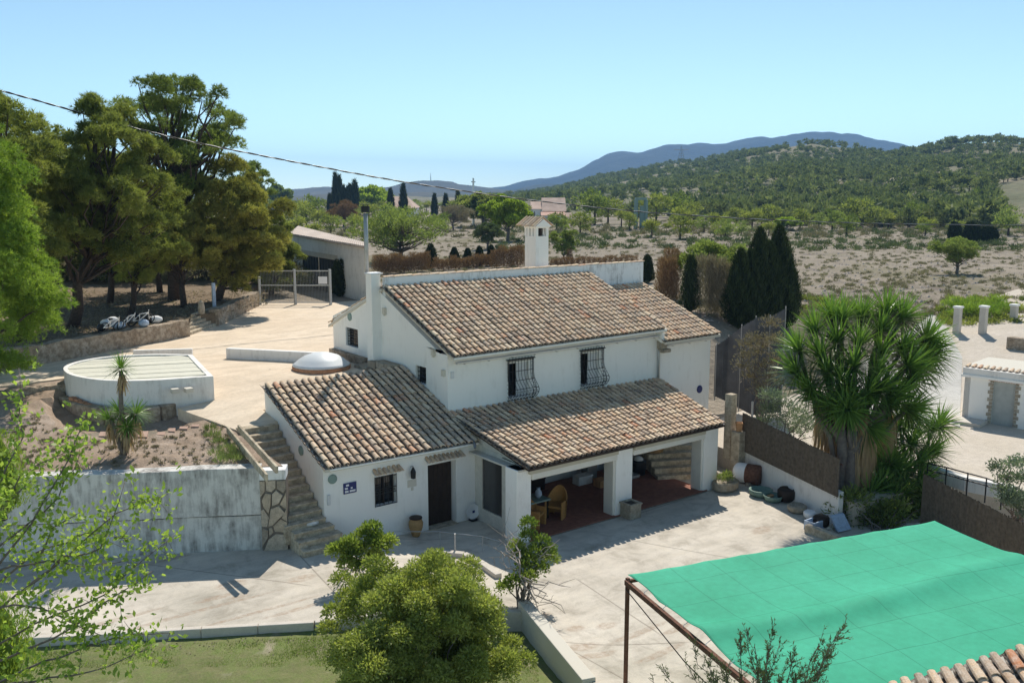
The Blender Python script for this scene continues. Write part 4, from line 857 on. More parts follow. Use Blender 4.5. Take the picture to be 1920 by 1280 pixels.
# barn beyond the gate
zb = 4.2
ba = un(548, 530, 'z', zb); bb_ = un(690, 568, 'z', zb)
bx = ba[:2]; by = bb_[:2]; bd = unit(by-bx); bn = unit(ray(694, 500)[:2])
barn = thing('barn', 'white barn with dark double door and shallow pale tiled roof beyond the gate', 'barn', (*((bx+by)/2), zb))
LB = np.linalg.norm(by-bx)
def zt_at(u, v, p):  # height at which the ray through (u,v) passes over plan point p
    return CAM[2]+ray(u, v)[2]*np.linalg.norm(p-CAM[:2])/np.linalg.norm(ray(u, v)[:2])
zA, zB = zt_at(548, 441, bx), zt_at(690, 466, by)
dd0 = LB*.10; 
def along(u):  # distance along the barn front seen at column u
    r = ray(u, 520)[:2]; M_ = np.array([[r[0], -bd[0]], [r[1], -bd[1]]]); s_ = np.linalg.solve(M_, bx-CAM[:2]); return s_[1]
o = wallgrid((*bx, 0), (*bd, 0), (*bn, 0), LB, 3.9, lambda u: zA+(zB-zA)*u/LB, [(along(568), along(632), 3.9, zt_at(600, 476, bx+bd*LB*.4))], .4); o.build('wall', 'old_plaster', barn).data.materials[0] = MATS['terrace_white']
BD = 9.0
b = B(); extr(b, [(*by, 3.9), (*(by+bn*BD), 3.9), (*(by+bn*BD), zB-.35), (*by, zB)], (*(-bd*.3), 0)); b.build('wall', 'terrace_white', barn)
u0_, u1_ = along(568), along(632); zh = zt_at(600, 476, bx+bd*LB*.4)
for k in range(2):
    s0 = u0_+(u1_-u0_)*k/2+.03; s1 = s0+(u1_-u0_)/2-.06; P = [bx+bd*s0+bn*.25, bx+bd*s1+bn*.25, bx+bd*s1+bn*.3, bx+bd*s0+bn*.3]; b = B(); b.hexa([(*p, 4.0) for p in P]+[(*p, zh-.25) for p in P]); dl = b.build('door', 'dark_wood', barn); dl.data.materials[0] = MATS['barn_door']
    b = B()
    for j in range(6): s2 = s0+(s1-s0)*(j+.5)/6; b.beam((*(bx+bd*s2+bn*.24), 4.05), (*(bx+bd*s2+bn*.24), zh-.3), .04, .03)
    b.build('batten', 'dark_metal', dl)['kind'] = 'stuff'
P = [bx+bd*(u0_-.2)-bn*.03, bx+bd*(u1_+.2)-bn*.03, bx+bd*(u1_+.2)+bn*.1, bx+bd*(u0_-.2)+bn*.1]; b = B(); b.hexa([(*p, zh-.22) for p in P]+[(*p, zh+.12) for p in P]); b.build('lintel', 'concrete_pale', barn)
ov = .35
rp = [(*(bx-bd*.3-bn*ov), zA+.02), (*(by+bd*.3-bn*ov), zB+.02), (*(by+bd*.3+bn*BD), zB-.25), (*(bx-bd*.3+bn*BD), zA+.30)]
b = B(); b.hexa([(x, y, z-.02) for x, y, z in rp]+[(x, y, z+.08) for x, y, z in rp]); br_ = b.build('roof', 'barn_roof', barn)
FLc, FRc, BRc, BLc = [np.array(p) for p in rp]; b = B(); nrw = 44
for k in range(nrw):
    s_ = (k+.5)/nrw; p = FLc*(1-s_)+FRc*s_; q = BLc*(1-s_)+BRc*s_; b.tube([p+(0, 0, .08), q+(0, 0, .08)], .09, 6)
b.build('roof_ridges', 'barn_roof', br_)['kind'] = 'stuff'
# ------------------------------------------------------------------ right of the house
st2 = thing('porch_steps', 'concrete steps climbing past the right end of the porch', 'steps', (16, -1, 0))
d2 = unit(np.array([.42, .9])); n2_ = np.array([d2[1], -d2[0]])
for i in range(11):
    p = np.array([14.1, -1.15])+d2*i*.36; z = .19*(i+1); P = [p-n2_*.5, p+n2_*2.05, p+n2_*2.05+d2*.42, p-n2_*.5+d2*.42]; b = B(); b.hexa([(*x, z-.5) for x in P]+[(*x, z) for x in P]); b.build('step', 'concrete_steps', st2, .015)
def post_at(name, u, vb, vt, w_, mat, label, cat, zb=0.0, group=None):
    p = un(u, vb, 'z', zb); zt = zt_at(u, vt, p[:2]); b = B().box(p[0]-w_/2, p[1]-w_/2, zb-.3, p[0]+w_/2, p[1]+w_/2, zt); o = b.build(name, mat, None, .02); tag(o, label, cat, group); return p, zt
p1_, z1_ = post_at('gate_pillar', 1382, 892, 808, .42, 'concrete_steps', 'squat rendered pillar with clay pot on top beside porch steps', 'pillar', .0)
pp1 = thing('clay_pot', 'square orange clay pot on the squat pillar by the porch', 'pot', (p1_[0], p1_[1], z1_))
B().lathe([(.14, 0), (.17, .28), (.2, .3), (.2, .36), (.15, .36), (.13, .1)], 4, (p1_[0], p1_[1], z1_)).build('pot_body', 'terracotta_pot', pp1, .01)
post_at('stone_post', 1367, 845, 738, .34, 'concrete_steps', 'tall rendered post rising behind the porch roof corner', 'post', .9)
post_at('steel_post', 1409, 800, 752, .08, 'galvanised', 'thin grey steel post at the bottom corner of the dark netting', 'post', .9)
# reed-topped white wall
rw = thing('reed_topped_wall', 'low white wall carrying a brown reed fence along the patio edge', 'wall', (16, -5, 0))
ra_, rb_ = np.array([16.95, -2.35]), np.array([14.95, -8.0])
line_wall('wall_base', ra_, rb_, -.2, 1.18, .2, 'old_plaster', parent=rw, side=1).data.materials[0] = MATS['terrace_white']
def reed_panel(parent, a, c, z0, z1, z0b, z1b, nseg, mat='reed', name='reed_panel', pitch=.045):
    a = np.array(a[:2], float); c = np.array(c[:2], float); L = np.linalg.norm(c-a); d = (c-a)/L; n = np.array([-d[1], d[0]]); k = int(L/pitch); V = []; F = []
    for i in range(k):
        t = i/k; p = a+d*L*t+n*rng.normal(0, .008); zt = z1+(z1b-z1)*t+rng.normal(0, .012); zz = z0+(z0b-z0)*t; w_ = pitch*.62
        for (q, z) in ((p-d*w_, zz), (p-n*.02, zz), (p+d*w_, zz), (p+d*w_, zt), (p-n*.02, zt), (p-d*w_, zt)): V.append((q[0], q[1], z))
        for (q, z) in ((p+n*.02, zz), (p+n*.02, zt)): V.append((q[0], q[1], z))
        o = i*8; F += [(o, o+1, o+4, o+5), (o+1, o+2, o+3, o+4), (o+2, o+6, o+7, o+3), (o+6, o, o+5, o+7)]
    b = B(); b.add(V, F); q = n*.015; b.hexa([(*(a-q), z0), (*(c-q), z0b), (*(c+q), z0b), (*(a+q), z0), (*(a-q), z1-.03), (*(c-q), z1b-.03), (*(c+q), z1b-.03), (*(a+q), z1-.03)])
    o = b.build(name, mat, parent); o['kind'] = 'stuff'; return o
reed_panel(rw, ra_+(-.06, 0), rb_+(-.06, 0), 1.02, 2.55, 1.02, 2.35, 1)
B().beam((*(ra_+(.1, 0)), 2.3), (*(rb_+(.1, 0)), 2.12), .04, .04).build('rail', 'rust', rw)
# dark netting screen
net = thing('netting_screen', 'tall dark netting screen curving uphill between house corner and cypresses', 'screen', (21, 0, 1))
npts = [((1340, 742), (1340, 648), 1.6), ((1362, 752), (1362, 632), 1.3), ((1385, 764), (1385, 612), 1.1), ((1410, 778), (1408, 596), .9), ((1436, 775), (1436, 594), 1.0), ((1464, 772), (1464, 578), 1.05)]
prev = None
for (ub, vb), (ut, vt), z0 in npts:
    p = un(ub, vb, 'z', z0); cur = (p[:2], z0, zt_at(ut, vt, p[:2]))
    B().tube([(*cur[0], z0-.2), (*cur[0], cur[2]+.1)], .03, 6).build('post', 'grey_metal', net)
    if prev: reed_panel(net, prev[0], cur[0], prev[1], prev[2], cur[1], cur[2], 1, 'net_grey', 'netting', .09)
    prev = cur
# concrete fence posts beyond the court with a low wall
fw0 = un(1700, 650, 'z', 1.9); 
for k, (u, vb, vt) in enumerate(((1792, 642, 576), (1840, 646, 575), (1897, 636, 572))):
    p, z_ = post_at('fence_post', u, vb, vt, .38, 'concrete_pale', ['leftmost of the three square concrete posts beyond the court', 'middle one of the three square concrete posts beyond the court', 'rightmost square concrete post near the right edge'][k], 'post', 1.9, 'square concrete posts'); 
    c = B().box(p[0]-.24, p[1]-.24, z_-.04, p[0]+.24, p[1]+.24, z_+.08).build('post_cap', 'white_plaster', bpy.context.scene.objects[[o.name for o in COL.objects if o.name.startswith('fence_post')][-1]], .01)
line_wall('low_block_wall', un(1650, 655, 'z', 1.7), un(1905, 655, 'z', 1.7), 1.2, 2.2, .3, 'concrete_steps', 'low rendered block wall below the square concrete posts', 'wall', side=1)
lw = un(1880, 672, 'z', 1.6); line_wall('stone_corner_wall', un(1884, 676, 'z', 1.5), un(1990, 690, 'z', 1.5), 1.0, 2.9, .5, 'rubble', 'rubble stone wall with white coping at the right edge', 'wall', side=1)
# small hut
ha = un(1803, 787, 'z', .8)[:2]; hdir = unit(un(1920, 806, 'z', .8)[:2]-ha); hn = np.array([-hdir[1], hdir[0]]); hn = hn if hn@fw[:2] > 0 else -hn
hut = thing('small_hut', 'small white flat roofed hut with grey door framed in brick at the right edge', 'hut', (*ha, .8))
zh_ = zt_at(1805, 705, ha); HL = 4.2
def hal(u):
    r = ray(u, 750)[:2]; M_ = np.array([[r[0], -hdir[0]], [r[1], -hdir[1]]]); return np.linalg.solve(M_, ha-CAM[:2])[1]
h0, h1 = hal(1860), hal(1903)
wallgrid((*ha, 0), (*hdir, 0), (*hn, 0), HL, .6, zh_, [(h0, h1, .6, zt_at(1880, 716, ha+hdir*h0))], .25).build('wall', 'white_plaster', hut)
b = B(); extr(b, [(*ha, .6), (*(ha+hn*3.4), .6), (*(ha+hn*3.4), zh_), (*ha, zh_)], (*(hdir*.25), 0)); b.build('wall', 'white_plaster', hut)
zd = zt_at(1880, 716, ha+hdir*h0)
def hbox(s0, s1, n0, n1, z0, z1, name, mat, bev=0):
    P = [ha+hdir*s0+hn*n0, ha+hdir*s1+hn*n0, ha+hdir*s1+hn*n1, ha+hdir*s0+hn*n1]; b = B(); b.hexa([(*p, z0) for p in P]+[(*p, z1) for p in P]); return b.build(name, mat, hut, bev)
hbox(h0, h1, .1, .14, .8, zd, 'door', 'door_grey')
k_ = 0
for z in np.arange(.85, zd, .17):
    e_ = .12 if k_ % 2 else .2; hbox(h0-e_, h0+.01, -.03, .05, z, z+.15, 'brick', 'stone_block', .006); hbox(h1-.01, h1+e_, -.03, .05, z, z+.15, 'brick', 'stone_block', .006); k_ += 1
for s in np.arange(h0-.2, h1+.2, .1): hbox(s, s+.085, -.03, .05, zd+.01, zd+.2, 'brick', 'brick_orange', .006)
hbox(-.15, HL, -.12, .1, zh_, zh_+.12, 'eaves_band', 'white_plaster'); hbox(-.1, HL, -.06, 3.4, zh_+.1, zh_+.42, 'roof_slab', 'terrace_white'); hbox(-.5, h0-.1, -1.1, -.01, .6, .98, 'doorstep', 'concrete_pale')
hroof = hbox(-.1, HL, .3, 3.4, zh_+.42, zh_+.46, 'roof_tiles_bed', 'cream_paint')
for k in range(16):
    p = ha+hdir*(-.0+k*.26)+hn*.1; o = bpy.data.objects.new('tile', tile_me); COL.objects.link(o); o.parent = hut; o.matrix_parent_inverse = Matrix.Translation(-hut.location)
    o.matrix_basis = Matrix.Translation((p[0], p[1], zh_+.44)) @ Matrix.Rotation(math.atan2(hn[1], hn[0])-math.pi/2, 4, 'Z') @ Matrix.Rotation(R_(8), 4, 'X')
# path rail and low curved wall at right
rl = thing('handrail', 'black metal handrail on the curved white kerb at right', 'railing', un(1800, 900, 'z', 1.2))
rps = [un(u, v, 'z', 1.75) for u, v in ((1740, 868), (1775, 876), (1815, 887), (1850, 896), (1880, 908))]
for dz in (0, -.25): 
    b = B(); b.tube([p+(0, 0, dz) for p in rps], .025, 6); b.build('rail', 'dark_metal', rl)
for p in rps: B().tube([p, (p[0], p[1], .9)], .025, 6).build('baluster', 'dark_metal', rl)
kps = [un(u, v, 'z', 1.1) for u, v in ((1730, 880), (1770, 893), (1815, 907), (1860, 916), (1900, 925))]
ks = thing('curved_kerb', 'curved white kerb under the black handrail', 'kerb', kps[2])
for a_, c_ in zip(kps[:-1], kps[1:]): B().beam(a_, c_, .3, .5).build('kerb_section', 'terrace_white', ks, .02)
# dark reed fence at the lower right
rf = thing('reed_fence', 'long shaded dark reed fence running behind the green shade canopy', 'fence', (20, -11, 0))
q0 = un(1600, 965, 'z', 0); fa = un(1733, 888, 'z', 2.0); fb_ = un(1960, 1010, 'z', 2.0)
reed_panel(rf, fa, fb_, -.2, 2.0, -.2, 2.1, 1, 'reed', 'reed_panel', .05)
fc = fb_+(fb_-fa)*.8; reed_panel(rf, fb_, fc, -.2, 2.1, -.2, 2.1, 1)
# ------------------------------------------------------------------ green shade canopy
can = thing('shade_canopy', 'large flat green shade cloth stretched over rusty poles at lower right', 'canopy', (2, -12, 0))
K = [un(1177, 1078, 'z', 2.8), un(1752, 977, 'z', 2.8), None, None]
eA = un(1400, 1262, 'z', 2.8)-K[0]; eB = K[1]-K[0]; eA = eA/np.linalg.norm(eA); LA, LBc = 9.5, np.linalg.norm(eB); eBn = eB/LBc
LBc2 = LBc
gx, gy = 90, 90; V = []; 
def cz(s, t):
    z = 2.82; sag = .02*np.abs(np.sin(s*math.pi*4))*(.5+.5*np.sin(t*3+1)); fold = .10*np.exp(-((t-.30-.03*np.sin(s*5))/.035)**2)-.05*np.exp(-((t-.38)/.05)**2)
    return z-sag*.6+fold*.9-.05*np.sin(np.clip((t-.33)/.67, 0, 1)*math.pi)-.03*np.sin(np.clip(t/.3, 0, 1)*math.pi)+.012*np.sin(s*31)*np.sin(t*23)
for j in range(gy+1):
    for i in range(gx+1):
        s, t = i/gx, j/gy; e0 = .035*abs(math.sin(s*math.pi*9))*(1 if j == 0 else 0); e1 = .07*abs(math.sin(t*math.pi*7))*(1 if i == 0 else 0)
        p = K[0]+eBn*LBc*1.0*s+eA*LA*t+eA*e0+eBn*e1; V.append((p[0], p[1], float(cz(s, t))))
ii = np.arange((gx+1)*(gy+1)).reshape(gy+1, gx+1); F = np.stack([ii[:-1, :-1], ii[1:, :-1], ii[1:, 1:], ii[:-1, 1:]], -1).reshape(-1, 4)
cl = arr('shade_cloth', V, F, 'shade_cloth', can); cl.data.shade_smooth()
sol = cl.modifiers.new('thickness', 'SOLIDIFY'); sol.thickness = .006
for (s, t) in ((0, 0), (1, 0), (0, 1), (.5, 0), (1, 1)):
    p = K[0]+eB*s+eA*LA*t; B().box(p[0]-.035, p[1]-.035, -.1, p[0]+.035, p[1]+.035, 2.74).build('post', 'rust', can)
for t in (0, 1): B().beam(K[0]+eA*LA*t+(0, 0, -.14), K[0]+eB+eA*LA*t+(0, 0, -.14), .07, .07).build('beam', 'rust', can)
for s in (0, .5, 1): B().beam(K[0]+eB*s+(0, 0, -.15)-eBn*(.04 if s == 0 else 0), K[0]+eB*s+eA*LA+(0, 0, -.15)-eBn*(.04 if s == 0 else 0), .08, .11).build('beam', 'rust', can)
for q in range(1, 12):  # cord ties between cloth and poles
    p = K[0]+eB*(q/12); B().tube([p+(0, 0, .0), p-eA*.05+(0, 0, -.06), p+(0, 0, -.13)], .008, 4).build('cord_tie', 'white_cloth', can)
for q in range(1, 12):
    p = K[0]+eA*LA*(q/12); B().tube([p+eBn*.08, p-eBn*.02+(0, 0, -.05), p-eBn*.03+(0, 0, -.14)], .008, 4).build('cord_tie', 'white_cloth', can)
p_ = K[0]-eBn*.05; B().tube([p_+(0, 0, -.3), p_+eA*2.5+(0, 0, -.75), p_+eA*5+(0, 0, -.9), p_+eA*9+(0, 0, -.6)], .012, 5).build('slack_line', 'cable', can)
# tiled shed roof nearest the camera
shd = thing('shed', 'corner of a clay tiled shed roof at the bottom right edge', 'shed', (5, -17, 0))
s1 = un(1700, 1284, 'z', 2.75); s2 = un(1838, 1238, 'z', 3.1); s3 = un(1935, 1236, 'z', 3.1)
sx = unit(np.array([.93, -.37, 0])); sy = np.array([sx[1], -sx[0], 0]); 
apex = un(1836, 1242, 'z', 3.2); lowc = un(1660, 1292, 'z', 2.95)
rowd = unit((lowc-apex)*np.array([1, 1, 0])); 
cr = un(2120, 1262, 'z', 3.2); 
# back edge from lowc to apex to the right; tiles fall towards the camera
dn_ = unit(np.array([fw[0], fw[1], 0]))*-1
e1_ = (lowc, apex); 
cS = [lowc+dn_*3.2-(0, 0, .9), apex+(apex-lowc)*1.2+dn_*3.2-(0, 0, .9), apex+(apex-lowc)*1.2, lowc]
tile_roof(shd, [cS[0], cS[1], cS[2], cS[3]], pitch=.25, course=.36)
P = cS; b = B(); b.hexa([p-(0, 0, .12) for p in P]+P); b.build('roof_deck', 'cream_paint', shd)
c4 = [p*np.array([1, 1, 0]) for p in P]; cc_ = sum(c4)/4; c4 = [cc_+(p-cc_)*.9 for p in c4]; b = B(); b.hexa([p-(0, 0, .3) for p in c4]+[np.array([p[0], p[1], q[2]-.15]) for p, q in zip(c4, P)]); b.build('walls', 'white_plaster', shd)
flush_tiles(shd)
# ------------------------------------------------------------------ vegetation
def branch_path(p0, p1, r, n=5, wob=.08):
    p0 = np.array(p0, float); p1 = np.array(p1, float); L = np.linalg.norm(p1-p0); return [p0+(p1-p0)*t+r.normal(0, wob*L, 3)*math.sin(math.pi*t)*np.array([1, 1, .5]) for t in np.linspace(0, 1, n)]
def tree(name, label, cat, base, h, cr, cbase, seed, mat, bark='bark_pine', ncl=70, nl=520, L=.26, W=.045, trunk_r=.2, lean=(0, 0), group=None, tint=(.3, .8), top=.55, forks=1, squash=1.0, quad=False, rc=.17, up=.35, rand=.6, inner=.5, dead=0, tuft=0, shape='dome', limbs=16, cofs=(0, 0), flat=.9):
    r = np.random.default_rng(seed); base = np.array(base, float)
    t = thing(name, label, cat, base, group); cz_ = (cbase+h)/2; rz = (h-cbase)/2
    C = []; 
    while len(C) < ncl:
        u = unit(r.normal(size=3)); rr = r.random()**.42
        z = u[2]*rr
        w_ = {'dome': 1-.35*max(0, z)**2 if z > 0 else 1-.25*z*z, 'cone': max(.12, .62-.5*z), 'vase': .75+.35*z, 'wide': 1.0}[shape]
        C.append((u[0]*rr*cr*w_, u[1]*rr*cr*w_, z*rz))
    C = np.array(C); C[:, :2] += r.normal(0, cr*.06, (ncl, 2)); 
    lob = 1+.16*np.sin(3*np.arctan2(C[:, 1], C[:, 0])+seed)+.10*np.sin(5*np.arctan2(C[:, 1], C[:, 0])+2*seed+C[:, 2]); C[:, :2] *= lob[:, None]
    rad = rc*cr*r.uniform(.7, 1.35, ncl)*1.25; top_c = base+np.array([lean[0]+cofs[0], lean[1]+cofs[1], cz_])
    ti = np.clip(r.uniform(tint[0], tint[1], ncl), 0, 1)
    V, F, tt = clumps(r, C+top_c, rad, nl, L, W, ti, up, rand, quad, flat, .1, inner, 9 if cat == 'pine' else 0)
    if dead: tt = np.where(r.random(len(tt)) < dead, .02, tt)
    # trunk and limbs
    b = B(); tp = branch_path(base-(0, 0, .2), base+np.array([lean[0], lean[1], cbase+(h-cbase)*.55]), r, 7, .03)
    b.tube(tp, np.linspace(trunk_r*1.15, trunk_r*.35, 7), 9)
    order = r.permutation(ncl)[:limbs]
    for i in order:
        c = C[i]+top_c; k = min(5, max(1, int(6*(c[2]-base[2]-cbase*.6)/(h+.1)+1))); s_ = tp[k]
        b.tube(branch_path(s_, c, r, 5, .06), np.linspace(trunk_r*.38, trunk_r*.08, 5), 5)
    b.build('trunk', bark, t, 0, True)
    arr('crown', V, F, mat, t, tt)
    return t
leafmat('needles_green', (.10, .13, .04), (.32, .34, .10), .45, .6)
leafmat('needles_bright', (.10, .18, .028), (.35, .45, .085), .45, .55)
leafmat('needles_yellow', (.15, .155, .045), (.44, .40, .12), .45, .6)
leafmat('needles_olive', (.12, .15, .045), (.38, .39, .11), .45, .6)
leafmat('needles_dark', (.085, .12, .035), (.27, .32, .09), .42, .6)
leafmat('cypress_leaf', (.02, .032, .012), (.06, .085, .03), .15, .7)
leafmat('dead_brown', (.16, .09, .05), (.38, .24, .15), .2, .9)
leafmat('dead_grey', (.17, .14, .10), (.34, .29, .22), .2, .9)
leafmat('lime_leaf', (.14, .20, .03), (.36, .44, .07), .45, .5)
leafmat('spring_leaf', (.13, .17, .055), (.30, .35, .12), .4, .6)
leafmat('bush_leaf', (.11, .16, .03), (.46, .48, .15), .45, .4)
leafmat('fig_leaf', (.15, .25, .04), (.40, .49, .12), .48, .45); leafmat('shrub_leaf', (.10, .16, .035), (.36, .42, .10), .4, .5)
leafmat('oleander_grey', (.10, .13, .09), (.26, .31, .24), .3, .5)
leafmat('olive_grey', (.06, .085, .035), (.16, .19, .095), .25, .55)
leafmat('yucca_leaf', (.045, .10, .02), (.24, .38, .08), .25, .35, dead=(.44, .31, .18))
leafmat('scrub_green', (.10, .14, .05), (.27, .32, .13), .35, .7); leafmat('grass_blade', (.09, .14, .03), (.27, .34, .10), .45, .6)
leafmat('hill_tree', (.085, .11, .05), (.27, .29, .125), .3, .8)
leafmat('scrub', (.15, .14, .085), (.33, .29, .20), .2, .9)
def Gp(u, v): return Gz(u, v, lambda x, y: ZP, ZP)
def Gt(u, v): return Gz(u, v, T, 4.0)
def hpx(base, u, v): return zt_at(u, v, base[:2])-base[2]
# --- pines, left
PG = 'pines growing above the stone walls'
p = Gz(-30, 755, zu); tree('pine_tree', 'bright green pine nearest the camera at the left edge', 'pine', p, hpx(p, 20, 205), 3.0, .7, 11, 'needles_bright', ncl=170, nl=1700, L=.15, W=.024, trunk_r=.2, shape='cone', rc=.17, tint=(.2, .95), cofs=(.35, -.1), group=PG, inner=.35)
p2_ = Gp(40, 640); tree('pine_tree', 'tall olive green pine behind the bright one at far left', 'pine', p2_, hpx(p2_, 30, 160), 3.6, 1.6, 12, 'needles_green', ncl=170, nl=1300, L=.22, W=.034, trunk_r=.26, group=PG, tint=(.3, .9), rc=.13, lean=(-.6, 1))
p3 = Gp(135, 612); tree('pine_tree', 'tall broad pine with thin crown left of the highest one', 'pine', p3, hpx(p3, 190, 190), 3.4, 2.2, 13, 'needles_green', ncl=170, nl=800, L=.22, W=.032, trunk_r=.25, lean=(1.7, -.9), group=PG, tint=(.25, .85), limbs=80, rc=.108, inner=.3)
p4 = Gp(327, 562); tree('pine_tree', 'highest pine with dark domed crown open on its left side', 'pine', p4, hpx(p4, 330, 134), 4.3, hpx(p4, 330, 385), 24, 'needles_dark', ncl=120, nl=950, L=.2, W=.032, trunk_r=.34, group=PG, tint=(.3, .95), limbs=90, rc=.105, shape='dome', lean=(.5, -.4))
p5 = Gp(243, 588); tree('pine_tree', 'small leaning pine with light green rounded crown', 'pine', p5, hpx(p5, 265, 425), 1.9, hpx(p5, 265, 530), 15, 'needles_olive', ncl=80, nl=850, L=.19, W=.03, trunk_r=.16, lean=(.7, -.5), group=PG, tint=(.4, 1), rc=.17)
p6 = Gp(345, 574); tree('pine_tree', 'short spreading pine with yellowish crown at the middle of the grove', 'pine', p6, hpx(p6, 340, 402), 2.5, hpx(p6, 340, 510), 16, 'needles_yellow', ncl=95, nl=900, L=.19, W=.03, trunk_r=.17, group=PG, tint=(.25, .9), shape='wide', flat=.7, rc=.15)
p7 = Gp(405, 563); tree('pine_tree', 'large yellow brown pine with drooping crown near the gate', 'pine', p7, hpx(p7, 430, 300), 2.9, hpx(p7, 430, 545), 17, 'needles_yellow', ncl=190, nl=1000, L=.2, W=.032, trunk_r=.24, lean=(1.0, -.8), group=PG, tint=(.1, .8), rc=.14)
p8 = Gt(510, 552); tree('pine_tree', 'green and ochre pine just left of the barn', 'pine', p8, hpx(p8, 500, 395), 2.1, hpx(p8, 500, 545), 18, 'needles_olive', ncl=120, nl=900, L=.2, W=.032, trunk_r=.18, group=PG, tint=(.2, .8), rc=.15)
p9 = Gp(205, 566); tree('pine_tree', 'mid sized pine between the two tallest, thin dark trunk', 'pine', p9, hpx(p9, 225, 305), 2.8, hpx(p9, 215, 505), 19, 'needles_green', ncl=150, nl=900, L=.22, W=.032, trunk_r=.18, group=PG, tint=(.2, .8), rc=.14, lean=(.5, -.4))
pa_ = Gt(470, 500); tree('pine_tree', 'dark pine whose top shows behind the yellow brown one', 'pine', pa_, hpx(pa_, 475, 290), 2.6, hpx(pa_, 475, 420), 20, 'needles_dark', ncl=80, nl=850, L=.22, W=.045, trunk_r=.2, group=PG)
pb2 = Gp(100, 556); tree('pine_tree', 'far pine filling the gap at the back left of the grove', 'pine', pb2, hpx(pb2, 120, 230), 4.6, 1.8, 21, 'needles_green', ncl=105, nl=850, L=.22, W=.06, trunk_r=.24, group=PG, tint=(.2, .7), rc=.115)
pc2 = Gp(300, 548); tree('pine_tree', 'far slender pine behind the trunk of the highest one', 'pine', pc2, hpx(pc2, 300, 340), 3.2, 1.6, 22, 'needles_dark', ncl=120, nl=460, L=.2, W=.03, trunk_r=.18, group=PG, rc=.14)
for k, (u, v, vt, cr_) in enumerate(((30, 548, 330, 4.2), (170, 545, 380, 4.0), (250, 546, 400, 3.6), (390, 540, 400, 3.4), (450, 538, 430, 3.0))):
    p = Gt(u, v); tree('pine_tree', ['shaded pine at the very back left of the grove', 'low branched shaded pine at the back, left of centre', 'low shaded pine behind the leaning one', 'shaded pine behind the yellow brown one', 'shaded small pine at the back right of the grove'][k], 'pine', p, hpx(p, u, vt), cr_, .8, 230+k, 'needles_green', ncl=110, nl=330, L=.28, W=.07, trunk_r=.18, group=PG, rc=.15, tint=(.1, .6))
# undergrowth behind the grove
def bush_mass(name, label, cat, pts, rads, mat, seed, nl=300, L=.16, W=.05, tint=(.2, .8), quad=False, group=None, stuff=False, up=.3, flat=.8, inner=.5):
    r = np.random.default_rng(seed); V, F, tt = clumps(r, pts, rads, nl, L, W, r.uniform(*tint, len(pts)), up, .7, quad, flat, .12, inner)
    o = arr(name, V, F, mat, None, tt); tag(o, label, cat, group) if not stuff else None
    if stuff: o['kind'] = 'stuff'
    return o
r = np.random.default_rng(5); pts = []; rad = []
for k in range(240):
    u = r.uniform(-40, 560); v = r.uniform(505, 552); g = Gt(u, v); pts.append(g+(0, 0, r.uniform(.3, 1.6))); rad.append(r.uniform(.6, 1.5))
bush_mass('undergrowth', '', '', pts, rad, 'scrub', 6, 170, .3, .09, (.1, .7), stuff=True)
r = np.random.default_rng(15); pts = []; rad = []
for k in range(60):
    u = r.uniform(470, 580); v = r.uniform(500, 545); g = Gt(u, v); pts.append(g+(0, 0, r.uniform(.3, 1.0))); rad.append(r.uniform(.4, .9))
bush_mass('green_shrub', 'low dark green shrubs massed between pines and the barn gate', 'shrubs', pts, rad, 'needles_green', 16, 200, .2, .07, (.2, .8))
# needle litter and dry grass on the floor of the wood
r = np.random.default_rng(55); n = 9000; P = []
A_ = np.array([[p[0], p[1]] for p in pg]); 
u_ = r.uniform(-40, 500, n); v_ = r.uniform(545, 660, n); dpt = (CAM[2]-ZP)/-(np.array([ray(a, b_)[2] for a, b_ in zip(u_, v_)])); Pw = CAM+np.array([ray(a, b_) for a, b_ in zip(u_, v_)])*dpt[:, None]
ok = ((Pw[:, :2]-wb[:2]) @ np.array([-.53, .85]) > .6) & (Pw[:, 1] < 70); Pw = Pw[ok]; Pw[:, 2] = ZP
V, F = leaves(Pw, unit(r.normal(size=Pw.shape))*np.array([1, 1, .3])+np.array([0, 0, .5]), r.uniform(.08, .3, len(Pw)), .05, r); o = arr('dry_grass', V, F, 'dead_grey', None, np.repeat(r.random(len(Pw)), 3)); o['kind'] = 'stuff'
# --- cypresses
def cypress(label, base, h, w_, seed, n=5200, mat='cypress_leaf', name='cypress', group=None, L=.22, W=.05, tip=1.0, parts=True):
    r = np.random.default_rng(seed); base = np.array(base, float); t = thing(name, label, 'cypress' if mat == 'cypress_leaf' else 'conifer', base, group)
    z = r.beta(1.15, 1.25, n); prof = np.minimum(1, (z/.12)**.6)*np.clip((1-z)/.62, 0, 1)**(.60*tip); a = r.uniform(0, 2*math.pi, n)
    lob = 1+.16*np.sin(a*4+z*9+seed)+.1*np.sin(a*9-z*21); rr = prof*w_*lob*r.uniform(.72, 1.05, n)
    P = base+np.c_[np.cos(a)*rr, np.sin(a)*rr, z*h]; D = np.c_[np.cos(a)*.35, np.sin(a)*.35, np.full(n, 1.0)]+r.normal(0, .22, (n, 3))
    V, F = leaves(P, D, L*r.uniform(.6, 1.3, n), W, r); tt = np.clip(.45+.25*np.sin(a*5+z*13)+r.normal(0, .15, n), .13, 1)
    arr('foliage', V, F, mat, t, np.repeat(tt, 3)); b = B(); b.tube([base-(0, 0, .1), base+(0, 0, h*.9)], [w_*.22, .02], 7); b.build('trunk', 'bark_pine', t)
    # dense inner core so that no daylight passes
    bb = B(); bb.lathe([(.05, .02*h), (w_*.62, .12*h), (w_*.66, .4*h), (w_*.5, .68*h), (w_*.2, .9*h), (.01, .97*h)], 9, tuple(base)); c = bb.build('inner_foliage', 'cypress_leaf' if mat == 'cypress_leaf' else mat, t)
    return t
CG = 'cypresses clustered at the right of the house'
cb = Gt(1430, 612)
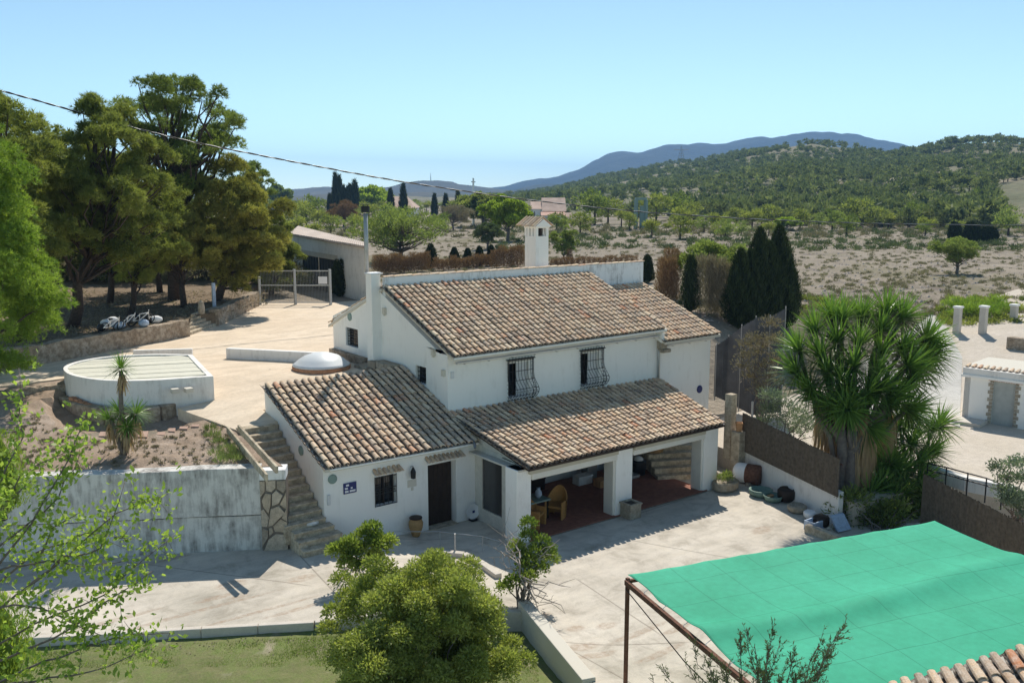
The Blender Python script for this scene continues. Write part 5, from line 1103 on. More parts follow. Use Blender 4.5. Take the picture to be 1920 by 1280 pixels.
for k, (u, vt, w_, dv) in enumerate(((1384, 468, .85, 0), (1403, 470, .9, 2), (1418, 428, 1.0, -2), (1436, 455, .95, 4), (1454, 424, 1.15, -3), (1470, 470, .85, 3), (1398, 520, .8, 8))):
    p = Gt(u, 612+dv); cypress(['leftmost dark cypress of the big cluster', 'second cypress from the left in the big cluster', 'tall pointed cypress left of centre in the big cluster', 'short cypress at the middle of the big cluster', 'tallest broad cypress of the big cluster', 'rightmost cypress of the big cluster', 'low cypress in front of the cluster near the netting'][k], p, hpx(p, u, vt), w_*1.0, 40+k, 7000, group=CG)
for k, (u, vb, vt, w_) in enumerate(((637, 556, 487, .42), (808, 503, 457, .5), (852, 500, 464, .42), (877, 500, 466, .42), (899, 499, 462, .42), (921, 498, 460, .42), (1213, 530, 478, .45), (1293, 585, 480, .48))):
    p = Gt(u, vb); cypress(['rounded clipped cypress beside the metal gate', 'dark double topped cypress behind the parapet', 'second small cypress along the parapet', 'third small cypress along the parapet', 'fourth small cypress along the parapet', 'fifth small cypress left of the white chimney', 'short cypress just past the right end of the parapet', 'slim cypress between dead hedge and pale shrub'][k], p, hpx(p, u, vt), w_*(1.15 if k else 1.2), 60+k, 3600, L=.16, W=.045, group=None if k == 0 else 'small cypresses behind the house', tip=.45 if k == 0 else .75)
FG = 'distant cypresses left of centre'
FL = ['leftmost low cypress of the distant dark clump', 'second cypress from the left in the distant clump', 'tallest spire of the distant cypress clump', 'spire just right of the tallest in the distant clump', 'thin cypress at the middle of the distant clump', 'shorter cypress right of the middle of the distant clump', 'broad cypress near the right end of the distant clump', 'rightmost tall cypress of the distant clump', 'single cypress left of the far hipped roof', 'single tall cypress before the far hipped roof', 'single cypress between far hipped roof and purple tree', 'distant cypress behind the purple brown tree', 'small distant cypress left of the white pole', 'small distant cypress right of the white pole']
for k, (u, vt, vb, w_) in enumerate(((619, 365, 405, 1.4), (627, 357, 408, 1.3), (631, 328, 405, 1.9), (638, 333, 405, 1.9), (646, 350, 400, 1.4), (653, 352, 405, 1.5), (658, 348, 408, 1.8), (667, 341, 405, 2.0), (733, 355, 415, 1.6), (757, 347, 412, 1.8), (815, 365, 405, 1.5), (836, 365, 410, 1.6), (859, 360, 395, 1.6), (942, 370, 395, 1.3))):
    p = Gt(u, 408); 
    if k == 0: fc0 = cypress(FL[0], p, hpx(p, u, vt), w_*.62, 90, 1500, L=.9, W=.2, group=FG); h0_ = hpx(p, u, vt); fcw = w_
    else: dup(fc0, p, k*1.3, (w_/fcw, w_/fcw, hpx(p, u, vt)/h0_), FL[k])
CR = 'small cypresses in a far row at right'
for k, (u, vt) in enumerate(((1784, 418), (1790, 420), (1795, 422), (1812, 421), (1819, 418), (1826, 421), (1832, 424), (1844, 428), (1850, 426), (1858, 427), (1864, 430))):
    p = Gt(u, 455); 
    if k == 0: fc1 = cypress('short far cypress in the row below the bare slope', p, hpx(p, u, vt), .5, 95, 900, L=.5, W=.2, group=CR); hk = hpx(p, u, vt)
    else: dup(fc1, p, k*1.7, (1, 1, hpx(p, u, vt)/hk))
# --- dead brown hedge behind the ridge and by the gate
r = np.random.default_rng(31)
def hedge(label, pts, h, w_, mat, seed, n=900, L=.2, W=.035):
    r = np.random.default_rng(seed); P = []; D = []
    for p in pts:
        k = n; a = r.uniform(0, 2*math.pi, k); z = r.random(k)**.8; rr = w_*r.uniform(.3, 1, k)*(1-.35*z); hh = h*r.uniform(.75, 1.1)
        P.append(np.array(p)+np.c_[np.cos(a)*rr, np.sin(a)*rr, z*hh]); D.append(np.c_[np.cos(a)*.4, np.sin(a)*.4, np.ones(k)]+r.normal(0, .3, (k, 3)))
    P = np.concatenate(P); D = np.concatenate(D); V, F = leaves(P, D, L*r.uniform(.6, 1.4, len(P)), W, r); o = arr('dry_hedge', V, F, mat, None, np.repeat(r.random(len(P)), 3)); tag(o, label, 'hedge'); return o
def line_pts(u0, v0, u1, v1, n): return [Gt(u0+(u1-u0)*i/(n-1), v0+(v1-v0)*i/(n-1)) for i in range(n)]
hedge('dead brown conifer hedge between the flue pipe and the double cypress', line_pts(706, 515, 800, 508, 15), 1.6, .55, 'dead_brown', 1, 800)
hedge('dead brown hedge stretch between the small cypresses', line_pts(818, 508, 915, 500, 13), 1.2, .45, 'dead_brown', 2, 600)
hedge('tall reddish dead hedge left of the white chimney', line_pts(928, 502, 982, 500, 9), 1.9, .6, 'dead_brown', 3, 900)
hedge('low dead hedge behind the parapet right of the chimney', line_pts(1038, 500, 1190, 497, 16), .9, .5, 'dead_brown', 4, 420)
hedge('tall dead brown conifer right of the house roof', [Gt(1246, 560), Gt(1252, 565), Gt(1258, 560)], 3.2, .8, 'dead_brown', 5, 2600, .25)
hedge('dark leafless hedge beside the barn wall', line_pts(650, 548, 686, 542, 7), 2.2, .4, 'dead_grey', 6, 500)
hedge('pale dry twiggy shrub left of the cypress cluster', [Gt(1320, 585), Gt(1340, 588), Gt(1355, 592)], 3.0, .9, 'dead_grey', 7, 2400, .3)
hedge('thin dry brown shrub right of the chimney', [Gt(1068, 495)], 1.9, .4, 'dead_brown', 8, 700)
# loose spring-green trees
def loose(name, label, base, h, cr, cb, seed, mat='lime_leaf', **k): return tree(name, label, 'tree', base, h, cr, cb, seed, mat, bark='bark_grey', quad=True, **k)
p = Gt(752, 492); loose('almond_tree', 'large open branched almond tree with thin green foliage behind the hedge', p, hpx(p, 752, 392), 5.2, 1.2, 101, 'spring_leaf', ncl=110, nl=90, L=.22, W=.12, trunk_r=.22, limbs=80, shape='wide', rc=.13)
p = Gt(952, 452); loose('leafy_tree', 'lime green rounded tree left of the chimney', p, hpx(p, 952, 372), 3.6, 2.0, 102, 'lime_leaf', ncl=60, nl=260, L=.4, W=.22, trunk_r=.25, limbs=25)
p = Gt(905, 425); loose('leafy_tree', 'darker green round tree behind the white pole', p, hpx(p, 905, 368), 5.5, 1.5, 103, 'needles_green', ncl=60, nl=220, L=.7, W=.4, trunk_r=.3)
p = Gt(925, 420); loose('leafy_tree', 'lime green tree just right of the white pole', p, hpx(p, 922, 375), 4.8, 1.2, 104, 'lime_leaf', ncl=60, nl=220, L=.6, W=.35, trunk_r=.3)
p = Gt(915, 468); loose('olive_tree', 'small grey green olive tree in the stony field behind the parapet', p, hpx(p, 914, 420), 2.1, 1.0, 105, 'olive_grey', ncl=45, nl=200, L=.22, W=.1, trunk_r=.15)
p = Gt(1058, 492); loose('leafy_tree', 'thin yellow green tree directly right of the white chimney', p, hpx(p, 1058, 425), 1.5, .6, 106, 'spring_leaf', ncl=50, nl=150, L=.18, W=.09, trunk_r=.08, limbs=30)
p = Gt(1335, 560); loose('leafy_tree', 'tall pale yellow green shrub behind the cypress cluster', p, hpx(p, 1335, 462), 2.4, 1.4, 107, 'spring_leaf', ncl=80, nl=200, L=.2, W=.09, trunk_r=.12, limbs=50, tint=(.3, .9))
p = Gt(1795, 514); loose('almond_tree', 'lone low almond tree standing in the open field at right', p, hpx(p, 1795, 448), 2.15, .8, 108, 'spring_leaf', ncl=60, nl=190, L=.16, W=.08, trunk_r=.14, limbs=40, shape='vase', tint=(.3, 1))
p = Gt(702, 402); loose('leafy_tree', 'yellow green tree behind the dark cypress group', p, hpx(p, 700, 360), 8.5, 1.5, 109, 'lime_leaf', ncl=60, nl=200, L=1.2, W=.7, trunk_r=.3)
p = Gt(518, 395); loose('leafy_tree', 'far dark rounded tree at the end of the pine grove', p, hpx(p, 520, 350), 6.5, 1.5, 110, 'needles_dark', ncl=50, nl=200, L=1.0, W=.6, trunk_r=.3)
p = Gt(850, 432); loose('leafy_tree', 'dark purple brown leafless tree right of the almond', p, hpx(p, 850, 385), 3.8, 1.0, 111, 'dead_grey', ncl=50, nl=120, L=.4, W=.1, trunk_r=.2, limbs=40)
p = Gt(645, 425); loose('leafy_tree', 'bare brown tree in front of the dark cypress group', p, hpx(p, 648, 378), 3.4, 1.0, 112, 'dead_brown', ncl=50, nl=110, L=.5, W=.1, trunk_r=.2, limbs=40, tint=(0, .4))
p = Gt(1475, 432); loose('leafy_tree', 'small bright green tree in the field above the cypress cluster', p, hpx(p, 1476, 414), 2.6, .8, 113, 'lime_leaf', ncl=35, nl=160, L=.45, W=.3, trunk_r=.15)
# mid-distance belts of trees: individuals, copies of a few kinds
def puff(label, seed, mat, n=420, L=.5, h=5.0, cr=2.6, group=None, name='hill_pine'):
    r = np.random.default_rng(seed); m_ = 16; C = unit(r.normal(size=(m_, 3)))*r.random((m_, 1))**.4*np.array([cr*.8, cr*.8, h*.34])+np.array([0, 0, h*.56])
    V, F, tt = clumps(r, C, np.full(m_, cr*.42), n//m_, L, L*.6, r.uniform(.15, .95, m_), .3, .6, False, .8, .12, .4)
    b = B(); b.tube([(0, 0, -.3), (0, 0, h*.6)], [.22, .1], 6); tb_ = B(); 
    o = thing(name, label, 'tree', (0, 0, 0), group); k = b.build('trunk', 'bark_pine', o); c = arr('crown', V, F, mat, o, tt); return o, (V, F, tt)
HG = 'pines scattered over the far hillside'
protos = [puff('rounded pine scattered on the hillside at right', 200+k, 'hill_tree', 520, .62, 5.2-.5*(k % 3), 2.5+.3*(k % 2), HG) for k in range(5)]
cand = []; r = np.random.default_rng(77)
tries = 0
while len(cand) < 6000 and tries < 60000:
    tries += 1
    t = r.random()**.75*1.06; u = r.uniform(900, 2060)
    X, Y, Z = hill.pos(u, t); X, Y, Z = float(X), float(Y), float(Z)
    d = (X-CAM[0])*math.cos(YAW)+(Y-CAM[1])*math.sin(YAW)
    dens = .5+.5*math.sin(X*.021+1.3*math.sin(Y*.017))*math.cos(Y*.024+.7*math.sin(X*.013)); 
    patchy = .25+.75*sm(.25, .6, dens+r.normal(0, .12))
    bare = math.exp(-((u-1490)/90)**2-((t-.88)/.16)**2)*.8+(1 if (u > 1870 and t < .32) else 0)
    if r.random() > patchy*(1-min(1, bare)): continue
    cand.append((d, X, Y, Z, u, t))
cand.sort(key=lambda c: c[0]/1.0)
near_idx = set(range(0, 560, 2))
VV, FF, TT = [], [], []; nb_ = 0; first = [True]*5
lods = []
for (o, (V, F, tt)) in protos:
    kf = r.permutation(len(F))[:110]; lods.append((V[F[kf]].reshape(-1, 3), np.repeat(tt[F[kf][:, 0]], 3)))
for i, (d, X, Y, Z, u, t) in enumerate(cand):
    sc = r.uniform(.55, 1.25)*(1.15 if d < 300 else 1.0); k = int(r.integers(5))
    if i in near_idx:
        o = protos[k][0]
        if first[k]: first[k] = False; o.location = (X, Y, Z-.2); o.scale = (sc,)*3; 
        else: dup(o, (X, Y, Z-.2), r.uniform(0, 6.28), sc)
    else:
        v, tt = lods[k]; a = r.uniform(0, 6.28); Rm = np.array([[math.cos(a), -math.sin(a), 0], [math.sin(a), math.cos(a), 0], [0, 0, 1]])
        f_ = 1.0 if d > 330 else 1.0
        c = v.reshape(-1, 3, 3).mean(1, keepdims=True); vv = ((v.reshape(-1, 3, 3)-c)*1.9+c).reshape(-1, 3)
        VV.append(vv @ Rm.T*sc+np.array([X, Y, Z])); TT.append(np.clip(tt*r.uniform(.5, 1.3), .13, 1))
VV = np.concatenate(VV); TT = np.concatenate(TT); o = arr('hill_wood', VV, np.arange(len(VV)).reshape(-1, 3), 'hill_tree', None, TT); o['kind'] = 'stuff'
# scrub and rough trees on the valley floor
r = np.random.default_rng(81); MG = 'bushy trees along the far edge of the stony field'
mid = [puff(['olive toned bushy tree along the far side of the stony field', 'mid green bushy tree along the far side of the stony field', 'pale yellow green bushy tree along the far side of the field', 'darkest green bushy tree along the far side of the field'][k], 300+k, ['needles_olive', 'needles_green', 'spring_leaf', 'needles_dark'][k], 900, .42, 5.0, 2.8, ['olive toned', 'mid green', 'pale yellow green', 'darkest green'][k]+' bushy trees at the field edge', 'field_tree') for k in range(4)]; mf = [True]*4
spots = [(1010, 408, 3, .8), (1035, 400, 3, 1), (1115, 422, 3, 1.5), (1140, 420, 1, 1.2), (1165, 425, 0, .9), (1088, 440, 1, .9), (1060, 432, 0, .7), (1180, 432, 1, .9), (1230, 424, 1, 1.3), (1265, 418, 3, 1.2), (1280, 430, 0, 1.0), (1300, 420, 1, 1.1), (1222, 445, 0, .8), (1275, 448, 1, .9), (1320, 436, 2, .7), (1345, 436, 0, .8), (1360, 448, 2, .8), (1380, 425, 1, 1.1), (1390, 442, 2, .6), (1410, 430, 0, 1.1),
         (1440, 428, 1, 1.2), (1500, 430, 1, 1.0), (1535, 428, 2, .8), (1560, 432, 3, 1), (1605, 425, 1, 1.3), (1640, 430, 1, 1), (1665, 428, 0, .9), (1705, 425, 3, 1.3), (1745, 415, 1, 1.2), (1840, 410, 3, 1.9), (1890, 442, 2, 1.0), (985, 412, 0, 1), (870, 415, 1, 1.2), (880, 398, 3, 1.2), (845, 402, 1, 1), (800, 398, 0, 1), (780, 402, 2, 1), (720, 410, 1, 1.2), (690, 415, 0, 1.1), (600, 425, 0, 1), (575, 430, 1, 1.2), (560, 420, 0, 1.1), (585, 412, 3, 1.2), (610, 402, 1, 1.2), (540, 400, 1, 1.3), (555, 445, 0, .9), (590, 450, 0, .8), (620, 440, 1, .8), (535, 430, 1, 1), (500, 400, 3, 1.2), (825, 438, 3, .9), (665, 435, 0, .8), (700, 440, 1, .7)]
for (u, v, k, s_) in spots:
    p = Gt(u, v)
    if v < 425: s_ = s_*1.15
    o = mid[k][0]
    if mf[k]: mf[k] = False; o.location = tuple(p-(0, 0, .2)); o.scale = (s_,)*3
    else: dup(o, p-(0, 0, .3), r.uniform(0, 6), s_*r.uniform(.85, 1.15))
r = np.random.default_rng(444)
for _ in range(38):
    u = r.uniform(470, 1010); v = r.uniform(383, 432); p = Gt(u, v)
    if 640 < u < 700 and v > 425: continue
    k = int(r.integers(4)); k = 0 if (k == 2 and r.random() < .6) else k; o = mid[k][0]; dup(o, p-(0, 0, .3), r.uniform(0, 6), r.uniform(.45, 1.0))
for _ in range(20):
    u = r.uniform(1010, 1900); v = r.uniform(415, 445); p = Gt(u, v); k = int(r.choice([0, 1, 3])); o = mid[k][0]; dup(o, p-(0, 0, .3), r.uniform(0, 6), r.uniform(.3, .85))
# low scrub over the field (nobody could count it)
def scatter(name, n, ur, vr, seed, mat, size, nleaf, L, tint=(.1, .9), avoid=None, pw=1.0, zf=T, wid=.35):
    r = np.random.default_rng(seed); P = []; R0 = []
    while len(P) < n:
        u = r.uniform(*ur); v = vr[0]+(vr[1]-vr[0])*r.random()**pw; g = Gt(u, v) if zf is T else Gz(u, v, zf)
        if avoid and avoid(g, u, v): continue
        P.append(g); R0.append(r.uniform(*size))
    P = np.array(P); R0 = np.array(R0); V, F, tt = clumps(r, P, R0, nleaf, L, L*wid, r.uniform(*tint, n), .5, .5, False, .55, .12, .2); o = arr(name, V, F, mat, None, tt); o['kind'] = 'stuff'; return o
av = lambda g, u, v: float(T(g[0], g[1])) < 0 or (g[0] < 22 and g[1] < 30)
scatter('field_scrub', 3600, (700, 2000), (428, 600), 91, 'scrub', (.10, .42), 40, .14, avoid=av, pw=1.5)
scatter('field_scrub', 900, (500, 2000), (395, 445), 92, 'scrub', (.4, 1.3), 60, .45, avoid=av)
scatter('green_scrub', 420, (900, 2000), (425, 470), 93, 'olive_grey', (.4, 1.1), 50, .4, avoid=av)
scatter('green_scrub', 120, (1500, 1920), (560, 610), 94, 'needles_green', (.25, .7), 90, .2, avoid=lambda g, u, v: 1590 < u < 1760)
# bright shrubs beyond the concrete posts and by the palm
r = np.random.default_rng(96)
bush_mass('green_shrub', 'low bright green broom bushes behind the square concrete posts', 'shrub', [Gt(r.uniform(1780, 1880), r.uniform(575, 600))+(0, 0, .3) for _ in range(28)], r.uniform(.4, .8, 28), 'needles_bright', 97, 200, .2, .04)
# stones strewn on the field
n = 2600; r = np.random.default_rng(99); P = []
while len(P) < n:
    g = Gt(r.uniform(1000, 2000), 440+170*r.random()**1.2)
    if float(T(g[0], g[1])) > .5 and not (g[0] < 22 and g[1] < 30): P.append(g)
P = np.array(P); oct_ = np.array([(1, 0, 0), (0, 1, 0), (-1, 0, 0), (0, -1, 0), (0, 0, 1)]); S_ = r.uniform(.05, .22, (n, 1, 1))*r.uniform(.6, 1.3, (n, 5, 3)); V = (P[:, None, :]+oct_*S_*np.array([1, 1, .6])).reshape(-1, 3)
F = (np.arange(n)[:, None, None]*5+np.array([(0, 1, 4), (1, 2, 4), (2, 3, 4), (3, 0, 4)])).reshape(-1, 3); arr('field_stones', V, F, 'field_stone')['kind'] = 'stuff'
# --- yuccas
def rosette(r, c, n, L, W, dirn=(0, 0, 1), droop=.5, spread=1.0, seg=4, lo=-.5):
    """sword leaves from a head at c; returns vertices, faces, tint"""
    dirn = unit(np.array(dirn, float)); V = []; F = []; Tt = []; nv = 0; a1 = unit(np.cross(dirn, [.3, 1, .1])); a2 = np.cross(dirn, a1)
    for i in range(n):
        h = lo+(1-lo)*((i+.5)/n)**.8; az = i*2.39996+r.normal(0, .1); s_ = math.sqrt(max(0, 1-min(1, abs(h))**2))
        d = unit(dirn*h+(a1*math.cos(az)+a2*math.sin(az))*s_*spread); LL = L*r.uniform(.8, 1.1)*(1 if h > -.2 else .85); ww = W*r.uniform(.85, 1.15)
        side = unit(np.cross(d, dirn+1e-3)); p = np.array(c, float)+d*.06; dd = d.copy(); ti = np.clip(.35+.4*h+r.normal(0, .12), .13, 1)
        for k in range(seg+1):
            t = k/seg; wk = ww*(.55+.9*t if t < .35 else (1-t)/.65*.87+.0)+.002
            up_ = np.cross(side, dd); V += [p-side*wk/2+up_*wk*.15, p+side*wk/2+up_*wk*.15]; Tt += [ti, ti]
            if k: F.append((nv+2*k-2, nv+2*k-1, nv+2*k+1, nv+2*k))
            dd = unit(dd+np.array([0, 0, -droop*.18*(1+t)*s_])); p = p+dd*LL/seg
        nv += 2*(seg+1)
    return np.array(V), np.array(F), np.array(Tt)
def hanging(r, c, n, L, R0, W=.05):
    V = []; F = []; nv = 0
    for i in range(n):
        a = r.uniform(0, 2*math.pi); z = -r.random()*L*.5; p = np.array(c)+np.array([math.cos(a)*.06, math.sin(a)*.06, z]); o = np.array([math.cos(a), math.sin(a), 0]); side = np.array([-o[1], o[0], 0]); LL = L*r.uniform(.5, 1)
        q = p+o*R0*r.uniform(.5, 1)+np.array([0, 0, -.15*LL]); e = q+o*.05+np.array([r.normal(0, .05), r.normal(0, .05), -LL])
        V += [p-side*W/2, p+side*W/2, q-side*W/2, q+side*W/2, e-side*.006, e+side*.006]; F += [(nv, nv+1, nv+3, nv+2), (nv+2, nv+3, nv+5, nv+4)]; nv += 6
    return np.array(V), np.array(F), np.full(len(V), .02)
def yucca(label, base, heads, stems, seed, nleaf=110, L=.95, W=.06, skirt=1.5, nsk=120, name='yucca', R0=.25, trunk_r=.16, lo=-.45):
    r = np.random.default_rng(seed); base = np.array(base, float); t = thing(name, label, 'yucca', base); b = B()
    for (p0, p1, r0, r1) in stems: b.tube(branch_path(p0, p1, r, 6, .03), np.linspace(r0, r1, 6), 9)
    b.build('trunk', 'bark_grey', t, 0, True)
    for (c, dr_, s_) in heads:
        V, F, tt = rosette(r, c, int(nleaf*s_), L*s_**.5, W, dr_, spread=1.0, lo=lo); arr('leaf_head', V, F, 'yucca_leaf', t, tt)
        if skirt:
            V, F, tt = hanging(r, np.array(c)-np.array([0, 0, .12]), nsk, skirt, R0); arr('dead_leaf_skirt', V, F, 'yucca_leaf', t, tt)
    return t
pb_ = np.array([16.3, -7.4, .0]); r = np.random.default_rng(3)
hd = []
for (u, v, dz) in ((1500, 660, -.6), (1495, 700, -1.2), (1530, 625, .2), (1555, 700, -1.8), (1570, 645, -.7), (1590, 745, -2.1), (1640, 705, -1.8), (1600, 690, -2.2), (1650, 625, .6), (1690, 660, -.3), (1705, 715, -1.0), (1725, 690, .3), (1665, 760, -1.9), (1560, 765, -1.7), (1615, 600, 1.4), (1690, 600, 1.0), (1625, 800, -1.7), (1560, 600, 1.2), (1735, 640, .8), (1535, 750, -1.2), (1700, 770, -1.3), (1650, 665, -.8), (1740, 665, .9), (1580, 605, .4), (1660, 590, 1.5), (1590, 770, -2.3), (1625, 740, -2.4), (1580, 720, -2.2), (1650, 735, -2.1), (1520, 730, -1.6), (1610, 650, -1.2), (1700, 690, -1.3), (1540, 670, -1.4), (1680, 745, -1.8)):
    c = at(u, v, 32.4+dz*.6); hd.append(c)
stems = []
trunks = [pb_+(-.22, .15, 0), pb_+(.08, -.12, 0), pb_+(.28, .15, 0)]
heads = []
for i, c in enumerate(hd):
    bs = trunks[i % 3]; fork = bs+np.array([(c[0]-bs[0])*.15, (c[1]-bs[1])*.15, 2.0+.25*(i % 4)]); stems.append((fork, c, .10, .06))
    dirn = unit(c-np.array([pb_[0], pb_[1], 3.6])); dirn = unit(dirn+np.array([0, 0, .45])); heads.append((c, dirn, 1.0))
for k, bs in enumerate(trunks): stems.append((bs-(0, 0, .3), bs+np.array([0, 0, 3.0]), .26, .15))
yucca('giant many headed yucca tree with shaggy brown skirts beside the reed topped wall', pb_, heads, stems, 8, 130, 1.15, .08, 0, 0, 'giant_yucca', .22)
sk = bpy.data.objects[[o.name for o in COL.objects if o.name.startswith('giant_yucca')][0]]; r = np.random.default_rng(88)
for k, (u, v, dd) in enumerate(((1580, 800, 31.9), (1590, 830, 31.7), (1605, 840, 31.6), (1620, 830, 31.7), (1632, 800, 31.9), (1565, 765, 32.2), (1600, 780, 31.5), (1575, 740, 32.4), (1650, 760, 32.5), (1625, 770, 31.4), (1545, 750, 32.4), (1670, 770, 32.3))):
    V, F, tt = hanging(r, at(u, v, dd), 230, 2.0 if k in (1, 2, 3) else 1.5, .20, .05); arr('dead_leaf_skirt', V, F, 'yucca_leaf', sk, tt)
q = Gz(232, 852, zu); 
yucca('small yucca with one tall stem and a low clump on the soil terrace', q, [((q[0]+.08, q[1]-.05, zt_at(229, 692, q[:2])), (0, 0, 1), 1.1), (q+(.0, 0, 1.3), (-.5, 0, 1), .9), (q+(.35, -.25, 1.25), (.5, -.3, 1), 1.0), (q+(-.28, .2, 1.1), (-.5, .4, .8), .9), (q+(.1, -.2, .9), (.2, -.7, .6), .8)], [(q-(0, 0, .2), (q[0]+.08, q[1]-.05, zt_at(229, 696, q[:2])), .09, .06), (q-(0, 0, .1), q+(.3, -.2, 1.3), .08, .06), (q, q+(-.25, .2, 1.2), .08, .06)], 9, 80, .56, .04, .55, 45, 'yucca', .07)
q = un(1700, 905, 'z', .5)
yucca('dark green yucca clump low between the giant yucca and the handrail', q, [(at(1715, 790, 33.4), (0, 0, 1), 1.3), (at(1660, 830, 33), (-.5, 0, .9), 1.3), (at(1705, 835, 32.6), (.2, -.3, .9), 1.4), (at(1760, 800, 33.8), (.7, 0, .8), 1.2), (at(1740, 850, 33), (.6, -.2, .6), 1.3), (at(1685, 890, 32.4), (0, -.4, .7), 1.4), (at(1655, 880, 32.6), (-.5, -.2, .7), 1.3), (at(1630, 930, 31.8), (-.4, -.3, .7), 1.3), (at(1670, 940, 31.8), (0, -.4, .7), 1.3), (at(1720, 905, 32.2), (.4, -.4, .6), 1.3), (at(1690, 800, 33), (-.3, 0, 1), 1.1), (at(1745, 810, 33.5), (.6, -.2, .8), 1.0), (at(1670, 870, 32.4), (-.4, -.3, .6), 1.1), (at(1720, 870, 32.6), (.2, -.4, .6), 1.1), (at(1650, 915, 32), (-.3, -.4, .6), 1.0), (at(1690, 930, 31.8), (.1, -.4, .6), 1.0)], [(q, at(1690, 805, 33), .1, .07), (q, at(1745, 815, 33.5), .09, .06)], 10, 100, .95, .07, 0, 0, 'yucca_clump')
q = un(1608, 985, 'z', 0)
yucca('small spiky dark agave at the palm foot by the canopy', q, [(q+(.3, .4, .35), (0, 0, 1), .8)], [(q+(.3, .4, 0), q+(.3, .4, .4), .08, .06)], 12, 60, .8, .06, 0, 0, 'agave', lo=0)
# --- shrubs and trees close by
def shrub(label, base, C, rad, mat, seed, nl, L, W, stems=8, tint=(.15, .95), name='shrub', bark='bark_grey', quad=True, inner=.5, up=.3, flat=.85, cat='shrub', sr=.035, rand=.7):
    r = np.random.default_rng(seed); base = np.array(base, float); t = thing(name, label, cat, base); C = np.array(C, float); rad = np.array(rad, float)
    V, F, tt = clumps(r, C, rad, nl, L, W, r.uniform(*tint, len(C)), up, rand, quad, flat, .13, inner); arr('foliage', V, F, mat, t, tt)
    b = B()
    for i in r.permutation(len(C))[:stems]: b.tube(branch_path(base+r.normal(0, .06, 3)*(1, 1, 0), C[i]+r.normal(0, rad[i]*.4, 3), r, 6, .07), np.linspace(sr, sr*.25, 6), 5)
    b.build('stems', bark, t, 0, True); return t
# the big round bush at the bottom centre
r = np.random.default_rng(21); cb_ = at(785, 1206, 19.4); C = []; rad = []
for k in range(210):
    u = unit(r.normal(size=3)); rr = .35+.6*r.random()**.5; 
    if u[2] < -.7: u[2] *= .5
    C.append(cb_+u*rr*np.array([1.95, 1.95, 1.78])*(1+.10*math.sin(4*math.atan2(u[1], u[0])))); rad.append(r.uniform(.26, .40))
for (u, v) in ((640, 1090), (650, 1120), (625, 1150), (615, 1180), (930, 1190), (960, 1210), (985, 1240), (700, 1060), (880, 1060), (820, 1050), (640, 1240)): C.append(at(u, v, 19.4+r.normal(0, .4))); rad.append(.26)
shrub('big dense round olive green bush at the bottom centre', (cb_[0], cb_[1], -.3), C, rad, 'bush_leaf', 22, 640, .085, .034, 30, tint=(.40, .78), name='round_bush', inner=.35, cat='bush', up=.15, rand=.9)
# pomegranate in front of the annex
r = np.random.default_rng(23); C = [at(u, v, d)+r.normal(0, .06, 3) for (u, v, d) in ((695, 995, 25), (712, 1005, 25.2), (680, 1010, 25), (700, 1022, 24.8), (720, 1030, 25), (655, 1018, 24.6), (640, 1030, 24.5), (660, 1040, 24.6), (680, 1035, 24.8), (632, 1045, 24.5), (650, 1055, 24.6), (700, 1045, 25), (725, 1015, 25.2), (688, 1060, 24.7))]
q = un(675, 1075, 'z', .1); shrub('small yellow green shrub standing before the white annex', (q[0], q[1], .0), C, [.30]*6+[.28]*8, 'shrub_leaf', 24, 420, .10, .05, 12, tint=(.1, .9), name='leafy_shrub', inner=.3)
# shrub with bare twigs right of it
C = [at(u, v, d)+r.normal(0, .05, 3) for (u, v, d) in ((990, 990, 25.2), (985, 1005, 25.2), (1010, 1015, 25), (1000, 1030, 24.8), (980, 1040, 24.8), (1025, 1035, 24.8), (1035, 1050, 24.6), (1000, 1055, 24.6), (975, 1065, 24.4), (960, 1080, 24.2), (990, 1075, 24.2), (965, 1025, 25), (1015, 1070, 24.4), (950, 1100, 24))]
q = un(975, 1150, 'z', 0); tsh = shrub('green shrub with bare crooked twigs in front of the first porch pillar', q, C, [.26]*14, 'shrub_leaf', 25, 330, .09, .045, 12, tint=(.05, .75), name='twiggy_shrub', inner=.3)
b = B(); r = np.random.default_rng(26)
for (u, v, d) in ((935, 1010, 25), (945, 1000, 25), (925, 1025, 25), (955, 995, 25.2), (915, 1045, 24.8), (940, 1040, 24.8), (1050, 1010, 24.6), (1060, 1150, 23), (1045, 1130, 23.2), (1030, 1160, 23.2), (1070, 1100, 23.5), (1010, 1130, 23.6), (1000, 1160, 23.8)):
    e = at(u, v, d); s_ = q+(0, 0, .9+r.random()*.9); b.tube(branch_path(s_, e, r, 6, .10), np.linspace(.025, .006, 6), 5)
    for _ in range(4): m_ = s_+(e-s_)*r.uniform(.4, .9); b.tube(branch_path(m_, m_+r.normal(0, .28, 3), r, 4, .08), np.linspace(.010, .004, 4), 4)
b.build('bare_twigs', 'bark_pale', tsh)
